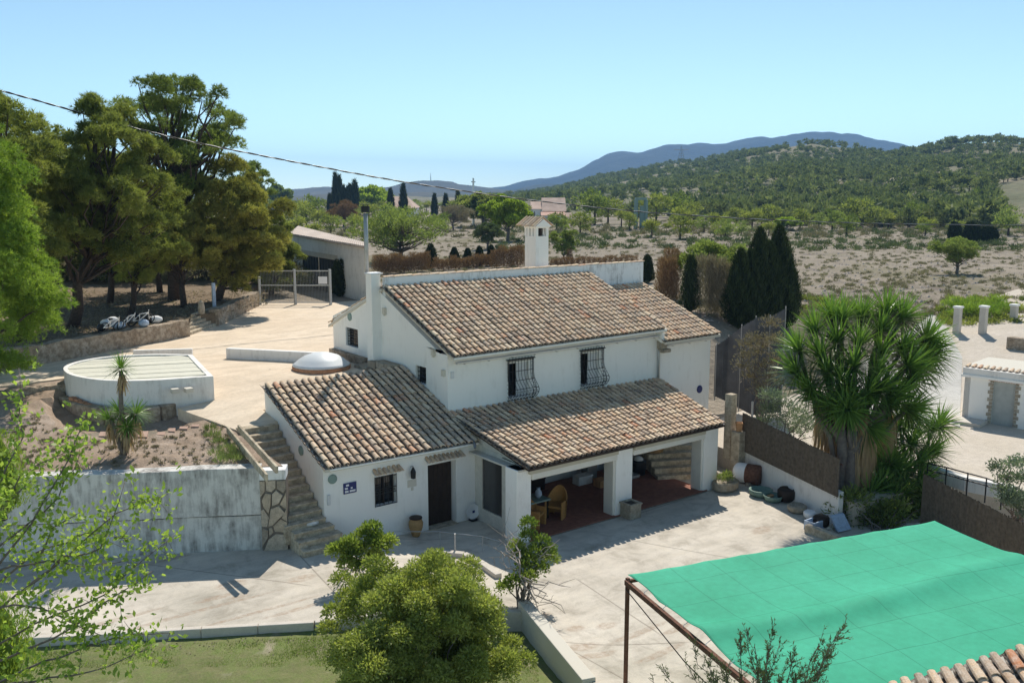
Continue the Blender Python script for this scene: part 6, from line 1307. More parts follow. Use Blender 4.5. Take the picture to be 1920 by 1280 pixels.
# grey-green feathery shrub at the very bottom, before the canopy
def shoots(label, base, tips, mat, seed, nleaf, L, W, r0=.012, sub=7, spread=.13, name='feathery_shrub', bark='bark_grey', frac=.45):
    r = np.random.default_rng(seed); t = thing(name, label, 'shrub', base); b = B(); P = []; D = []
    for tip in tips:
        path = branch_path(np.array(base)+r.normal(0, .05, 3), tip, r, 8, .03); b.tube(path, np.linspace(r0, .003, 8), 5); path = np.array(path)
        for k in range(sub*3):
            s_ = (1-frac*r.random())*6.999; i = int(s_); p = path[i]+(path[min(i+1, 7)]-path[i])*(s_-i); ax = unit(path[min(i+1, 7)]-path[i]); d = unit(ax*1.3+r.normal(0, .55, 3)); ln = spread*r.uniform(.5, 1.6); b.tube([p, p+d*ln], [.003, .0015], 3, False)
            m_ = nleaf; q = r.random((m_, 1)); P.append(p+d*ln*q); D.append(d*.8+r.normal(0, .55, (m_, 3))+np.array([0, 0, .3]))
    P = np.concatenate(P); D = np.concatenate(D); V, F = leaves(P, D, L*r.uniform(.6, 1.3, len(P)), W, r, True); arr('foliage', V, F, mat, t, np.repeat(np.clip(r.normal(.5, .25, len(P)), .13, 1), 4)); b.build('stems', bark, t, 0, True); return t
tips = [at(u, v, 11.5+((k*37) % 10-5)*.06) for k, (u, v) in enumerate(((1300, 1205), (1318, 1225), (1285, 1245), (1400, 1178), (1388, 1200), (1415, 1210), (1450, 1180), (1462, 1205), (1440, 1222), (1490, 1225), (1508, 1250), (1540, 1200), (1552, 1225), (1572, 1190), (1560, 1215), (1585, 1172), (1530, 1235), (1345, 1235), (1360, 1250), (1245, 1262), (1215, 1270), (1425, 1245), (1475, 1245), (1330, 1262)))]
shoots('feathery grey green shrub at the bottom edge before the green canopy', at(1420, 1460, 11.5), tips, 'olive_grey', 28, 16, .05, .011)
# branches of a tree close to the camera, left
nt_ = thing('near_tree', 'slender branches with fresh green leaves reaching in close at left', 'tree', at(-260, 1500, 12)); r = np.random.default_rng(29); b = B(); LP = []; LD_ = []
def twig(path, r0, leaf=24, spread=.16):
    pts = [at(u, v, d) for u, v, d in path]; P = []
    for a_, c_ in zip(pts[:-1], pts[1:]): P += [a_+(c_-a_)*t+r.normal(0, .012, 3) for t in (0, .33, .66)]
    P.append(pts[-1]); b.tube(P, np.linspace(r0, .004, len(P)), 5)
    L_ = sum(np.linalg.norm(c_-a_) for a_, c_ in zip(P[:-1], P[1:])); k = int(L_*leaf)
    for _ in range(k):
        s_ = r.random()**.7*(len(P)-1.001); i = int(s_); p = P[i]+(P[i+1]-P[i])*(s_-i); 
        side = r.normal(0, spread, 3); tip = p+side*r.random()
        if r.random() < .35: b.tube([p, tip], [.004, .0025], 3, False)
        m_ = 5
        for _ in range(m_): LP.append(tip+r.normal(0, .05, 3)); LD_.append(unit(r.normal(size=3))+np.array([0, 0, .2])+side*2)
D0 = 10.5
for pth in ([(-60, 1130, D0), (60, 980, D0), (130, 860, D0+.3), (160, 770, D0+.6)], [(-60, 1180, D0), (80, 1080, D0), (220, 960, D0+.4), (315, 925, D0+.8)], [(-40, 1230, D0), (60, 1170, D0), (200, 1110, D0), (330, 1000, D0+.6)], [(-40, 1250, D0), (100, 1200, D0-.2), (200, 1130, D0-.2), (285, 1070, D0)], [(-60, 960, D0+.5), (0, 900, D0+.5), (40, 820, D0+.6), (35, 690, D0+1)], [(-60, 1060, D0), (20, 1010, D0), (110, 930, D0+.2), (150, 850, D0+.5)],
            [(-40, 1120, D0+.5), (60, 1040, D0+.5), (160, 1000, D0+.7), (250, 1010, D0+1)], [(-40, 1300, D0-.4), (80, 1240, D0-.4), (200, 1200, D0-.2), (325, 1185, D0)], [(-30, 1290, D0-.5), (60, 1275, D0-.5), (170, 1260, D0-.5), (280, 1215, D0-.3)], [(-60, 1090, D0), (20, 1060, D0), (90, 1050, D0), (160, 1060, D0+.2), (240, 1050, D0+.3)], [(-60, 1010, D0+.3), (0, 960, D0+.3), (40, 890, D0+.5), (150, 830, D0+.6)], [(-50, 1150, D0-.3), (30, 1130, D0-.3), (100, 1150, D0-.3), (190, 1190, D0-.3)], [(40, 1110, D0), (120, 1040, D0), (190, 1030, D0), (235, 900, D0+.3)], [(-40, 1000, D0), (10, 950, D0), (60, 900, D0)], [(60, 1060, D0), (100, 990, D0), (150, 960, D0)]):
    twig(pth, .016)
b.build('branches', 'bark_grey', nt_, 0, True)
LP = np.array(LP); V, F = leaves(LP, np.array(LD_), r.uniform(.05, .10, len(LP)), .048, r, True); arr('leaf_clusters', V, F, 'fig_leaf', nt_, np.repeat(r.uniform(.15, 1, len(LP)), 4))
bt_ = B(); bt_.tube([at(-60, 1130, D0), at(-200, 1350, D0), (*at(-260, 1500, D0)[:2], -1)], [.06, .09, .12], 8); bt_.build('trunk', 'bark_grey', nt_)
# yellow-green conifer tips at the left edge
for k, (v0, v1, u, lab) in enumerate(((800, 890, -6, 'yellow green conifer tip at the left edge above the wall'), (1120, 1200, -8, 'yellow green conifer tip low at the left edge'))):
    p = at(u, v1, 13.5+k*-2); cypress(lab, p-(0, 0, .6), (v1-v0)/1700*13*1.0+.6, .42, 120+k, 3600, 'lime_leaf', 'conifer_tip', L=.07, W=.012, tip=.6)
r = np.random.default_rng(133); C = [at(u, v, 31.2+r.normal(0, .35)) for (u, v) in ((1600, 940), (1625, 955), (1650, 965), (1680, 960), (1705, 950), (1730, 930), (1620, 980), (1660, 990), (1700, 975), (1740, 960), (1600, 970), (1580, 960), (1755, 940), (1640, 930), (1690, 920))]
q = un(1650, 1000, 'z', 0); shrub('dark low evergreen thicket at the foot of the yuccas behind the canopy', q, C, [.6]*15, 'needles_dark', 134, 380, .2, .05, 14, name='dark_thicket', inner=.2, tint=(.1, .6))
# grey-leaved oleander behind the reed wall
r = np.random.default_rng(33); C = [at(u, v, 37.5+r.normal(0, .4)) for (u, v) in ((1440, 770), (1455, 750), (1470, 765), (1450, 785), (1480, 785), (1470, 800), (1495, 775), (1500, 800), (1490, 815), (1440, 745), (1515, 790), (1520, 810), (1432, 795))]
q = un(1475, 850, 'z', .8); shrub('silvery leaved oleander behind the reed fence left of the giant yucca', q, C, [.5]*13, 'oleander_grey', 34, 300, .15, .035, 14, name='oleander', inner=.2)
C = [at(u, v, 40+r.normal(0, .5)) for (u, v) in ((1400, 650), (1415, 640), (1420, 665), (1395, 690), (1410, 710), (1430, 690), (1425, 730), (1450, 640), (1455, 680), (1440, 710), (1400, 670), (1460, 720), (1430, 650), (1445, 610))]
q = un(1425, 790, 'z', 1.0); shrub('dry grey brown creeper hanging on the dark netting screen', q, C, [.55]*14, 'dead_grey', 35, 200, .16, .05, 30, name='dry_creeper', inner=.1, tint=(0, .4))
# ivy-like shrub at right edge
C = [at(u, v, 27+r.normal(0, .3)) for (u, v) in ((1870, 880), (1885, 900), (1900, 875), (1910, 900), (1880, 920), (1900, 930), (1920, 940), (1915, 870), (1925, 900), (1900, 950), (1930, 970), (1890, 940))]
q = un(1915, 985, 'z', .5); shrub('grey green leafy bush growing over the reed fence at the right edge', q, C, [.36]*12, 'oleander_grey', 36, 320, .09, .04, 16, name='leafy_bush', inner=.15, tint=(.1, .9))
# weeds and lawn
r = np.random.default_rng(41)
C = [Gz(u, v, zu)+(0, 0, .05) for u, v in ((400, 820), (412, 832), (425, 845), (440, 850), (430, 862), (415, 868), (405, 855), (445, 865), (395, 808))]
bush_mass('grass_tufts', '', '', C, [.26]*9, 'scrub_green', 42, 130, .2, .016, (.2, .8), stuff=True, up=1.3, flat=.4)
scatter('terrace_weeds', 260, (20, 500), (765, 888), 43, 'dead_grey', (.03, .10), 22, .07, zf=zu, avoid=lambda g, u, v: sdist(g[0], g[1]) < .5 or g[0] > -1.6 or math.hypot((g[0]+3.4)/2.9, (g[1]-8.4)/4) < 1)
n = 90000; u_ = r.uniform(-60, 1010, n); v_ = 1150+150*r.random(n); R3 = np.c_[(u_-960)/FOC, (v_-640)/FOC, np.ones(n)] @ RC; Pw = CAM+R3*((-.3-CAM[2])/R3[:, 2])[:, None]; Pw[:, 2] = zg(Pw[:, 0], Pw[:, 1])
xk = np.interp(Pw[:, 0], [-14.5, -7.35, -2.65, 2.55], [2.1, -2.3, -5.0, -7.05]); rwx = np.interp(Pw[:, 1], [-11, -7.05], [1.2, 2.5])
dn_s = .5+.5*np.sin(Pw[:, 0]*1.1+np.sin(Pw[:, 1]*1.3)*2)*np.cos(Pw[:, 1]*.9+np.sin(Pw[:, 0]*.7)); ok = (Pw[:, 1] < xk-.35) & (Pw[:, 0] < rwx-.5) & (r.random(n) < .25+.75*dn_s); Pw = Pw[ok]
V, F = leaves(Pw-(0, 0, .01), r.normal(0, .35, Pw.shape)+np.array([0, 0, 1.0]), r.uniform(.03, .075, len(Pw)), .014, r); o = arr('grass', V, F, 'grass_blade', None, np.repeat(r.uniform(.13, .9, len(Pw)), 3)); o['kind'] = 'stuff'
# fallen leaves and pale litter on soil, lawn edge and patio
n = 900; u_ = r.uniform(0, 1000, n); v_ = r.uniform(1165, 1280, n); R3 = np.c_[(u_-960)/FOC, (v_-640)/FOC, np.ones(n)] @ RC; Pw = CAM+R3*((-.3-CAM[2])/R3[:, 2])[:, None]; Pw[:, 2] = zg(Pw[:, 0], Pw[:, 1])+.03
xk = np.interp(Pw[:, 0], [-14.5, -7.35, -2.65, 2.55], [2.1, -2.3, -5.0, -7.05]); rwx = np.interp(Pw[:, 1], [-11, -7.05], [1.2, 2.5]); ok = (Pw[:, 1] < xk-.25) & (Pw[:, 0] < rwx-.3) & ((r.random(n) < .3) | (Pw[:, 0] > rwx-1.3) | (Pw[:, 1] > xk-.8)); Pw = Pw[ok]
V, F = leaves(Pw, r.normal(0, 1, Pw.shape)*(1, 1, .2), .06, .04, r, True); o = arr('fallen_leaves', V, F, 'dead_grey', None, np.repeat(r.random(len(Pw)), 4)); o['kind'] = 'stuff'
# ------------------------------------------------------------------ small things
def lathe_obj(name, label, cat, base, prof, mat, n=22, group=None, parts=None):
    t = thing(name, label, cat, base, group); B().lathe(prof, n, tuple(base)).build('body', mat, t, 0, True)
    for (nm, pr_, mt_2) in (parts or []): B().lathe(pr_, n, tuple(base)).build(nm, mt_2, t, 0, True)
    return t
q = np.array([3.05, -.32, .02]); lathe_obj('clay_urn', 'tall ochre clay urn standing beside the dark front door', 'urn', q, [(.10, 0), (.13, .05), (.22, .32), (.24, .48), (.20, .58), (.18, .6), (.20, .66), (.17, .66), (.15, .5)], 'ochre_clay', parts=[('rim', [(.175, .61), (.21, .63), (.21, .67), (.175, .68)], 'dark_wood')])
# white plate-like dish leaning at the corner
t = thing('decorated_dish', 'round white dish with a small blue motif leaning by the side screen', 'dish', (5.42, -.15, 0)); b = B().lathe([(.02, 0), (.24, .02), (.27, .06), (.26, .065), (.22, .04), (.02, .03)], 24)
a_ = R_(75); V = np.array(b.V); c_, s_ = math.cos(a_), math.sin(a_); b.V = [(5.40+v[0], -.14-(v[2]*s_)+v[1]*c_*.4, .33+v[1]*s_) for v in V]; b.build('plate', 'white_paint', t, 0, True)
B().box(5.36, -.235, .30, 5.45, -.22, .38).build('motif', 'blue_paint', t); B().box(5.28, -.3, .02, 5.52, -.08, .07).build('stand', 'dark_metal', t)
# stone planters by the pillars
def planter(label, x, y, w_, h, mat='stone_block'):
    t = thing('stone_planter', label, 'planter', (x, y, 0), None); b = B(); b.box(x-w_/2, y-w_/2, 0, x+w_/2, y+w_/2, h-.06); b.box(x-w_/2-.03, y-w_/2-.03, h-.06, x-w_/2+.07, y+w_/2+.03, h).box(x+w_/2-.07, y-w_/2-.03, h-.06, x+w_/2+.03, y+w_/2+.03, h).box(x-w_/2+.07, y-w_/2-.03, h-.06, x+w_/2-.07, y-w_/2+.07, h).box(x-w_/2+.07, y+w_/2-.07, h-.06, x+w_/2-.07, y+w_/2+.03, h); b.build('trough', mat, t, .02)
    B().box(x-w_/2+.07, y-w_/2+.07, h-.08, x+w_/2-.07, y+w_/2-.07, h-.05).build('soil', 'dark_wood', t); return t
planter('square stone planter standing against the middle porch pillar', 9.98, -3.18, .52, .55)
t = thing('stone_trough', 'rounded stone trough with dry plants by the right porch pillar', 'planter', (14.9, -3.15, 0)); b = B(); b.lathe([(.42, 0), (.52, .08), (.54, .34), (.46, .38), (.40, .3), (.1, .28)], 12, (14.95, -3.2, 0), 1.15, .8); b.build('trough', 'stone_block', t, .03)
r = np.random.default_rng(61); V, F, tt = clumps(r, [(14.75, -3.2, .42), (15.0, -3.25, .45), (15.15, -3.1, .42)], [.22, .24, .2], 120, .16, .03, [.5, .8, .4], .8, .6); arr('plant', V, F, 'spring_leaf', t, tt)
# rusted water heater lying on its side, buckets, vases along the wall
t = thing('old_boiler', 'white and rusty boiler tank lying on its side by the reed topped wall', 'tank', (16.3, -3.3, .4)); b = B(); b.lathe([(.02, 0), (.25, .02), (.36, .10), (.38, .2), (.38, .9), (.36, 1.0)], 20); d_ = unit(np.array([.35, -1, 0])); s_ = np.array([-d_[1], d_[0], 0]); bs = np.array([16.05, -2.7, .4]); V = np.array(b.V); b.V = [tuple(bs+d_*v[2]+s_*v[0]+np.array([0, 0, v[1]])) for v in V]; b.build('shell', 'white_paint', t, 0, True)
b = B(); b.lathe([(.385, .52), (.39, .53), (.39, 1.0), (.33, 1.06), (.02, 1.08)], 20); V = np.array(b.V); b.V = [tuple(bs+d_*v[2]+s_*v[0]+np.array([0, 0, v[1]])) for v in V]; b.build('rusty_end', 'rust', t, 0, True)
B().box(15.9, -2.85, 0, 16.5, -2.7, .12).box(15.95, -3.5, 0, 16.55, -3.35, .12).build('cradle', 'stone_block', t)
t = thing('bucket', 'pale plastic bucket standing by the boiler tank', 'bucket', (15.85, -2.75, 0)); B().lathe([(.10, 0), (.14, .28), (.15, .28), (.13, .27), (.09, .03)], 14, (15.75, -2.5, 0)).build('body', 'white_cloth', t)
for k, (u, v, s, mat, lab, prof) in enumerate(((1432, 905, 1.0, 'pond_green', 'low grey green basin next to the boiler tank', [(.3, 0), (.42, .12), (.44, .25), (.38, .26), (.28, .06)]), (1455, 915, 1.0, 'pond_green', 'second greenish basin along the white wall', [(.26, 0), (.36, .2), (.34, .24), (.2, .1)]), (1480, 915, 1.0, 'dark_wood', 'dark round pot between basins and stone trough', [(.2, 0), (.32, .15), (.33, .4), (.25, .5), (.2, .45)]), (1450, 912, .6, 'terracotta_pot', 'small clay pot in front of the basins', [(.14, 0), (.2, .25), (.22, .3), (.16, .3)]), (1500, 935, 1.0, 'stone_block', 'squat stone urn along the white wall', [(.25, 0), (.33, .1), (.33, .22), (.25, .28), (.2, .2)]), (1524, 948, .8, 'white_paint', 'round white ceramic pot amid the junk by the wall end', [(.12, 0), (.26, .12), (.28, .28), (.2, .36), (.15, .33)]), (1545, 962, .9, 'dark_wood', 'dark wooden tub at the end of the white wall', [(.22, 0), (.3, .1), (.3, .35), (.24, .4)]))):
    q = un(u-6, v+24, 'z', 0); lathe_obj('pot' if k else 'basin', lab, 'pot' if k else 'basin', q, [(a*s, z*s) for a, z in prof], mat)
q = un(1527, 985, 'z', 0.1); t = thing('blue_crate', 'pale blue plastic crate by the timber edging', 'crate', q); B().box(q[0]-.3, q[1]-.2, .0, q[0]+.3, q[1]+.2, .05).box(q[0]-.3, q[1]-.2, .05, q[0]-.26, q[1]+.2, .3).box(q[0]+.26, q[1]-.2, .05, q[0]+.3, q[1]+.2, .3).box(q[0]-.26, q[1]-.2, .05, q[0]+.26, q[1]-.16, .3).box(q[0]-.26, q[1]+.16, .05, q[0]+.26, q[1]+.2, .3).build('crate_body', 'blue_bag', t)
q = un(1572, 985, 'z', .15); t = thing('leaning_board', 'light blue board leaning at the foot of the giant yucca', 'board', q); B().hexa([q+(-.3, -.2, -.1), q+(.3, -.3, -.1), q+(.34, -.2, -.1), q+(-.26, -.1, -.1), q+(-.3, .1, .35), q+(.3, 0, .35), q+(.34, .1, .35), q+(-.26, .2, .35)]).build('board', 'blue_bag', t)
ea, eb_ = un(1512, 990, 'z', .12), un(1600, 1022, 'z', .12); o = B().beam(ea, eb_, .22, .3).build('timber_edging', 'concrete_steps', None, .02); tag(o, 'thick weathered timber edging a bed beside the green canopy', 'timber')
r = np.random.default_rng(63)
for k in range(9):
    q = un(r.uniform(1520, 1590), r.uniform(970, 1005), 'z', .05); bb = B(); bb.lathe([(.05, 0), (.12*r.uniform(.7, 1.2), .06), (.1, .15), (.02, .2)], 8, tuple(q), 1, r.uniform(.6, 1)); o = bb.build('rock', 'stone_block', None); tag(o, 'fist sized pale rock in the heap at the yucca foot', 'rock', 'rocks heaped at the yucca foot')
# things under the porch
def wicker_chair(label, x, y, rot):
    t = thing('wicker_chair', label, 'chair', (x, y, .06)); ca, sa = math.cos(rot), math.sin(rot)
    def put(b, name, mat):
        b.V = [(x+v[0]*ca-v[1]*sa, y+v[0]*sa+v[1]*ca, .06+v[2]) for v in b.V]; return b.build(name, mat, t, .015)
    put(B().box(-.3, -.28, .36, .3, .28, .44), 'seat', 'wicker')
    V = B(); n_ = 14
    P = []
    for k in range(n_+1):
        a = math.pi*(k/n_); hh = .62+.42*math.sin(a)**1.5; P.append((math.cos(a)*.34, math.sin(a)*.34-.02 if a else -.0, hh))
    vv = []; ff = []
    for k, (a, c, h) in enumerate(P): vv += [(a, c, .05), (a*1.1, c*1.12, h), (a*.9, c*.9, .05), (a*.98, c*1.0, h)]
    for k in range(n_): o = 4*k; ff += [(o, o+4, o+5, o+1), (o+2, o+3, o+7, o+6), (o+1, o+5, o+7, o+3), (o, o+2, o+6, o+4)]
    V.add(vv, ff); put(V, 'backrest', 'wicker')
    for sx_ in (-.3, .3): put(B().box(sx_-.03, -.34, .0, sx_+.03, .02, .62), 'armrest', 'wicker')
    for (a, c) in ((-.28, -.3), (.28, -.3), (-.2, .25), (.2, .25)): put(B().box(a-.025, c-.025, 0, a+.025, c+.025, .36), 'leg', 'wicker')
q1_ = un(1043, 970, 'z', .06); q2_ = un(1000, 985, 'z', .06)
wicker_chair('high backed golden wicker chair under the porch, left bay', q1_[0]+.1, q1_[1]+.1, R_(-60)); wicker_chair('second wicker chair half hidden behind the first porch pillar', q2_[0], q2_[1], R_(30))
t = thing('garden_table', 'small dark table with blue and white china near the wicker chairs', 'table', (7.0, -1.3, .06)); B().box(6.4, -1.7, .70, 7.6, -.9, .76).build('tabletop', 'grey_green', t)
for (a, c) in ((6.45, -1.65), (7.5, -1.65), (6.45, -.95), (7.5, -.95)): B().box(a, c, .06, a+.06, c+.06, .70).build('leg', 'dark_wood', t)
lathe_obj('china_vase', 'blue and white china vase on the porch table', 'vase', (7.3, -1.4, .76), [(.05, 0), (.12, .1), (.12, .22), (.05, .32), (.07, .36)], 'blue_bag'); lathe_obj('china_jug', 'white china jug on the porch table near the pillar', 'jug', (6.6, -1.3, .76), [(.07, 0), (.11, .1), (.10, .22), (.06, .28)], 'white_paint')
lathe_obj('large_urn', 'large ochre clay urn at the back of the right porch bay', 'urn', (14.7, .3, .1), [(.15, 0), (.34, .5), (.38, .8), (.28, 1.05), (.2, 1.1), (.26, 1.2), (.2, 1.2)], 'ochre_clay'); lathe_obj('black_bin', 'round black bin with a white bag on top in the porch', 'bin', (13.6, .1, .06), [(.28, 0), (.33, .5), (.30, .56), (.05, .58)], 'dark_metal', parts=[('white_bag', [(.2, .56), (.18, .66), (.05, .72)], 'white_cloth')])
for k, (x, y, w_, h, m_, lab) in enumerate(((11.0, .5, .7, .35, 'dull_white_paint', 'white lidded box on the porch floor'), (11.7, .9, .5, .9, 'grey_metal', 'tall grey machine at the porch back wall'), (12.4, .3, .6, .3, 'stone_block', 'stone block on the porch floor'), (11.3, -.2, .4, .3, 'terracotta_pot', 'clay coloured pot crate on the porch floor'), (13.0, .9, .5, .6, 'dark_wood', 'dark wooden stool by the porch wall'), (8.6, 1.0, 1.6, .5, 'dark_wood', 'long dark bench against the porch back wall'), (12.9, -.1, .8, .12, 'galvanised', 'flat metal frame lying on the porch floor'))):
    t = thing('porch_box' if k != 5 else 'bench', lab, 'box' if k != 5 else 'bench', (x, y, .06)); B().box(x-w_/2, y-.2, .06, x+w_/2, y+.2, .06+h*.82).build('body', m_, t, .03); B().box(x-w_/2-.02, y-.22, .06+h*.82, x+w_/2+.02, y+.22, .06+h).build('lid', m_, t, .02)
# white sack on the outside steps, dark plants at its foot
q = np.array([-.45, -.05, 1.12]); o = B().lathe([(.02, 0), (.2, .03), (.22, .1), (.14, .17), (.02, .19)], 10, tuple(q), 1.1, .7).build('sack', 'white_cloth', None, 0, True); tag(o, 'small white sack lying on the lower outside steps', 'sack')
# thin wire hand-frame in front of the door
t = thing('wire_frame', 'thin pale wire supports standing over the bed before the front door', 'frame', (2.8, -1.6, .1)); wf = [un(u, v, 'z', z) for u, v, z in ((738, 996, .5), (825, 996, .5), (905, 1005, .5), (940, 1015, .4))]; bb = B(); bb.tube(wf, .012, 5); bb.build('top_wire', 'galvanised', t)
for p in wf[:3]: B().tube([p, (p[0], p[1], 0)], .012, 5).build('stake', 'galvanised', t)
p = un(853, 1000, 'z', .7); B().tube([p, (p[0], p[1], 0)], .03, 6).build('stake', 'galvanised', t)
# border stones curving in front of the annex
bc = [un(u, v, 'z', .08) for u, v in ((735, 1040), (780, 1038), (830, 1036), (870, 1040), (905, 1058), (935, 1080))]
t = thing('flowerbed_kerb', 'curved pale concrete edging of the bed before the annex', 'kerb', bc[2])
for a_, c_ in zip(bc[:-1], bc[1:]): B().beam(a_, c_, .22, .16).build('kerb_section', 'concrete_pale', t, .02)
# pile of junk on the stone wall: bicycles and buckets
def bicycle(label, p, d_, sc=.8):
    t = thing('bicycle', label, 'bicycle', p, 'bicycles heaped behind the stone wall'); d_ = unit(np.array([d_[0], d_[1], 0])); up = unit(np.array([.45*d_[1], -.45*d_[0], .8])); P = lambda a, h: np.array(p)+d_*a*sc+up*h*sc
    for a in (-.52, .52):
        c = P(a, .34); b = B(); b.tube([c+d_*math.cos(x)*.33*sc+up*math.sin(x)*.33*sc for x in np.linspace(0, 2*math.pi, 22)], .022, 6, False); b.build('wheel', 'dark_metal', t)
    b = B(); 
    for (x0, h0, x1, h1) in ((-.52, .34, -.1, .35), (-.1, .35, -.2, .8), (-.2, .8, .35, .82), (.35, .82, -.1, .35), (.35, .82, .52, .34), (.35, .82, .32, 1.0), (-.52, .34, -.2, .75)): b.tube([P(x0, h0), P(x1, h1)], .022, 6)
    b.build('frame', 'white_paint', t); B().tube([P(-.32, .88), P(-.1, .88)], [.05, .03], 6).build('saddle', 'dark_metal', t); B().tube([P(.25, 1.0)-np.cross(d_, up)*.25*sc, P(.3, 1.0)+np.cross(d_, up)*.25*sc], .015, 5).build('handlebar', 'dark_metal', t)
wdir = unit(np.append(wb[:2]-wa[:2], 0)); wnn = np.array([-wdir[1], wdir[0], 0])
def jp(u, v): return un(u, v, 'z', ZP+.1)
bicycle('bicycle lying leftmost in the heap above the stone wall', jp(205, 622), wdir); bicycle('bicycle lying in the middle of the heap above the stone wall', jp(235, 614), wdir+wnn*.2); bicycle('bicycle lying rightmost in the heap above the stone wall', jp(262, 609), wdir-wnn*.2)
r = np.random.default_rng(65)
for k, (u, v) in enumerate(((190, 621), (198, 612), (222, 616), (245, 606), (258, 600), (280, 606), (292, 605), (270, 612), (212, 607))):
    q = jp(u, v); m_ = ['dark_metal', 'white_cloth', 'blue_bag', 'grey_metal', 'dark_metal', 'dark_metal', 'white_cloth', 'blue_bag', 'white_cloth'][k]; o = B().lathe([(.12, 0), (.26, .1), (.24, .24), (.1, .33)], 9, tuple(q), r.uniform(.7, 1.3), r.uniform(.6, 1.1)).build('rubbish_sack', m_, None, 0, True); tag(o, ['black sack at the left end of the bicycle heap', 'pale sack standing up at the left of the bicycle heap', 'bluish grey bag beside the leftmost bicycle', 'grey tin drum lying in the middle of the heap', 'black bag behind the middle bicycle', 'black sack near the right end of the heap', 'small white bag at the far right of the heap', 'blue grey bag under the rightmost bicycle', 'little white tub on top of the left heap'][k], 'sack' if k != 3 else 'drum')
# little stone markers under the pines
q = jp(378, 588); o = B().lathe([(.16, 0), (.18, .3), (.12, .6), (.03, .7)], 8, tuple(q)).build('standing_stone', 'stone_block', None); tag(o, 'upright pale stone at the head of the garden steps', 'stone')
q = jp(402, 575); o = B().box(q[0]-.08, q[1]-.08, q[2], q[0]+.08, q[1]+.08, q[2]+1.3).build('blue_post', 'blue_bag', None); tag(o, 'pale blue post near the steps under the yellow brown pine', 'post')
# ------------------------------------------------------------------ far buildings, poles, cable
def box_house(label, u0, u1, vtop, vbase, depth, roofh, wall, roof, name='far_house', hip=False, wins=0, zbase=None):
    p = Gt((u0+u1)/2, vbase) if zbase is None else at((u0+u1)/2, vbase, zbase); dpt = (p-CAM)@fw; a = at(u0, vbase, dpt); c = at(u1, vbase, dpt); d_ = unit((c-a)*(1, 1, 0)); n_ = np.array([-d_[1], d_[0], 0]); L_ = np.linalg.norm((c-a)[:2]); z0 = min(a[2], c[2]); zt = zt_at((u0+u1)/2, vtop, p[:2])
    t = thing(name, label, 'house', (p[0], p[1], z0)); q = np.array([a[0], a[1], 0]); P = [q, q+d_*L_, q+d_*L_+n_*depth, q+n_*depth]; b = B(); b.hexa([x+(0, 0, z0-1) for x in P]+[x+(0, 0, zt) for x in P]); b.build('walls', wall, t)
    ov = .5; b = B(); c0 = sum(P)/4; O = [c0+(x-c0)*1.08 for x in P]
    if hip: m1 = (O[0]+O[3])/2+(O[1]-O[0])*.3; m2 = (O[1]+O[2])/2-(O[1]-O[0])*.3
    else: m1 = (O[0]+O[3])/2; m2 = (O[1]+O[2])/2
    b.add([x+(0, 0, zt) for x in O]+[m1+(0, 0, zt+roofh), m2+(0, 0, zt+roofh)], [(0, 1, 5, 4), (2, 3, 4, 5), (1, 2, 5), (3, 0, 4), (3, 2, 1, 0)]); b.build('roof', roof, t)
    for k in range(wins):
        s_ = (k+.5)/wins; w0 = q+d_*L_*s_-n_*.04; hw = L_*.05; b = B(); b.hexa([w0-d_*hw+(0, 0, z0+(zt-z0)*.35), w0+d_*hw+(0, 0, z0+(zt-z0)*.35), w0+d_*hw+n_*.06+(0, 0, z0+(zt-z0)*.35), w0-d_*hw+n_*.06+(0, 0, z0+(zt-z0)*.35), w0-d_*hw+(0, 0, z0+(zt-z0)*.75), w0+d_*hw+(0, 0, z0+(zt-z0)*.75), w0+d_*hw+n_*.06+(0, 0, z0+(zt-z0)*.75), w0-d_*hw+n_*.06+(0, 0, z0+(zt-z0)*.75)]); b.build('window', 'dark_glass', t)
    return t
box_house('left white wing of the far pink villa', 996, 1020, 392, 412, 12, 2.2, 'white_plaster', 'far_tile', wins=2)
box_house('pink main block of the far villa with pale tiled roof', 1018, 1060, 396, 412, 14, 4.0, 'pink_plaster', 'far_tile', wins=3)
box_house('low grey garage wall in front of the far pink villa', 1016, 1058, 404, 420, 6, .8, 'old_plaster', 'pink_plaster', wins=1)
box_house('small tiled outhouse right of the far villa', 1056, 1072, 408, 419, 5, 1.2, 'old_plaster', 'far_tile')
box_house('white farmhouse with broad hipped roof behind the almond tree', 712, 775, 390, 408, 18, 3.6, 'white_plaster', 'far_tile', hip=True, wins=4)
box_house('low far building half hidden left of the dark cypresses', 505, 540, 384, 394, 10, 1.0, 'old_plaster', 'barn_roof')
box_house('small pale shed roof showing left of the dark cypresses', 594, 614, 401, 408, 6, .8, 'white_plaster', 'barn_roof')
box_house('pink roofed far house behind the purple tree', 843, 862, 388, 402, 10, 2.5, 'pink_plaster', 'far_tile')
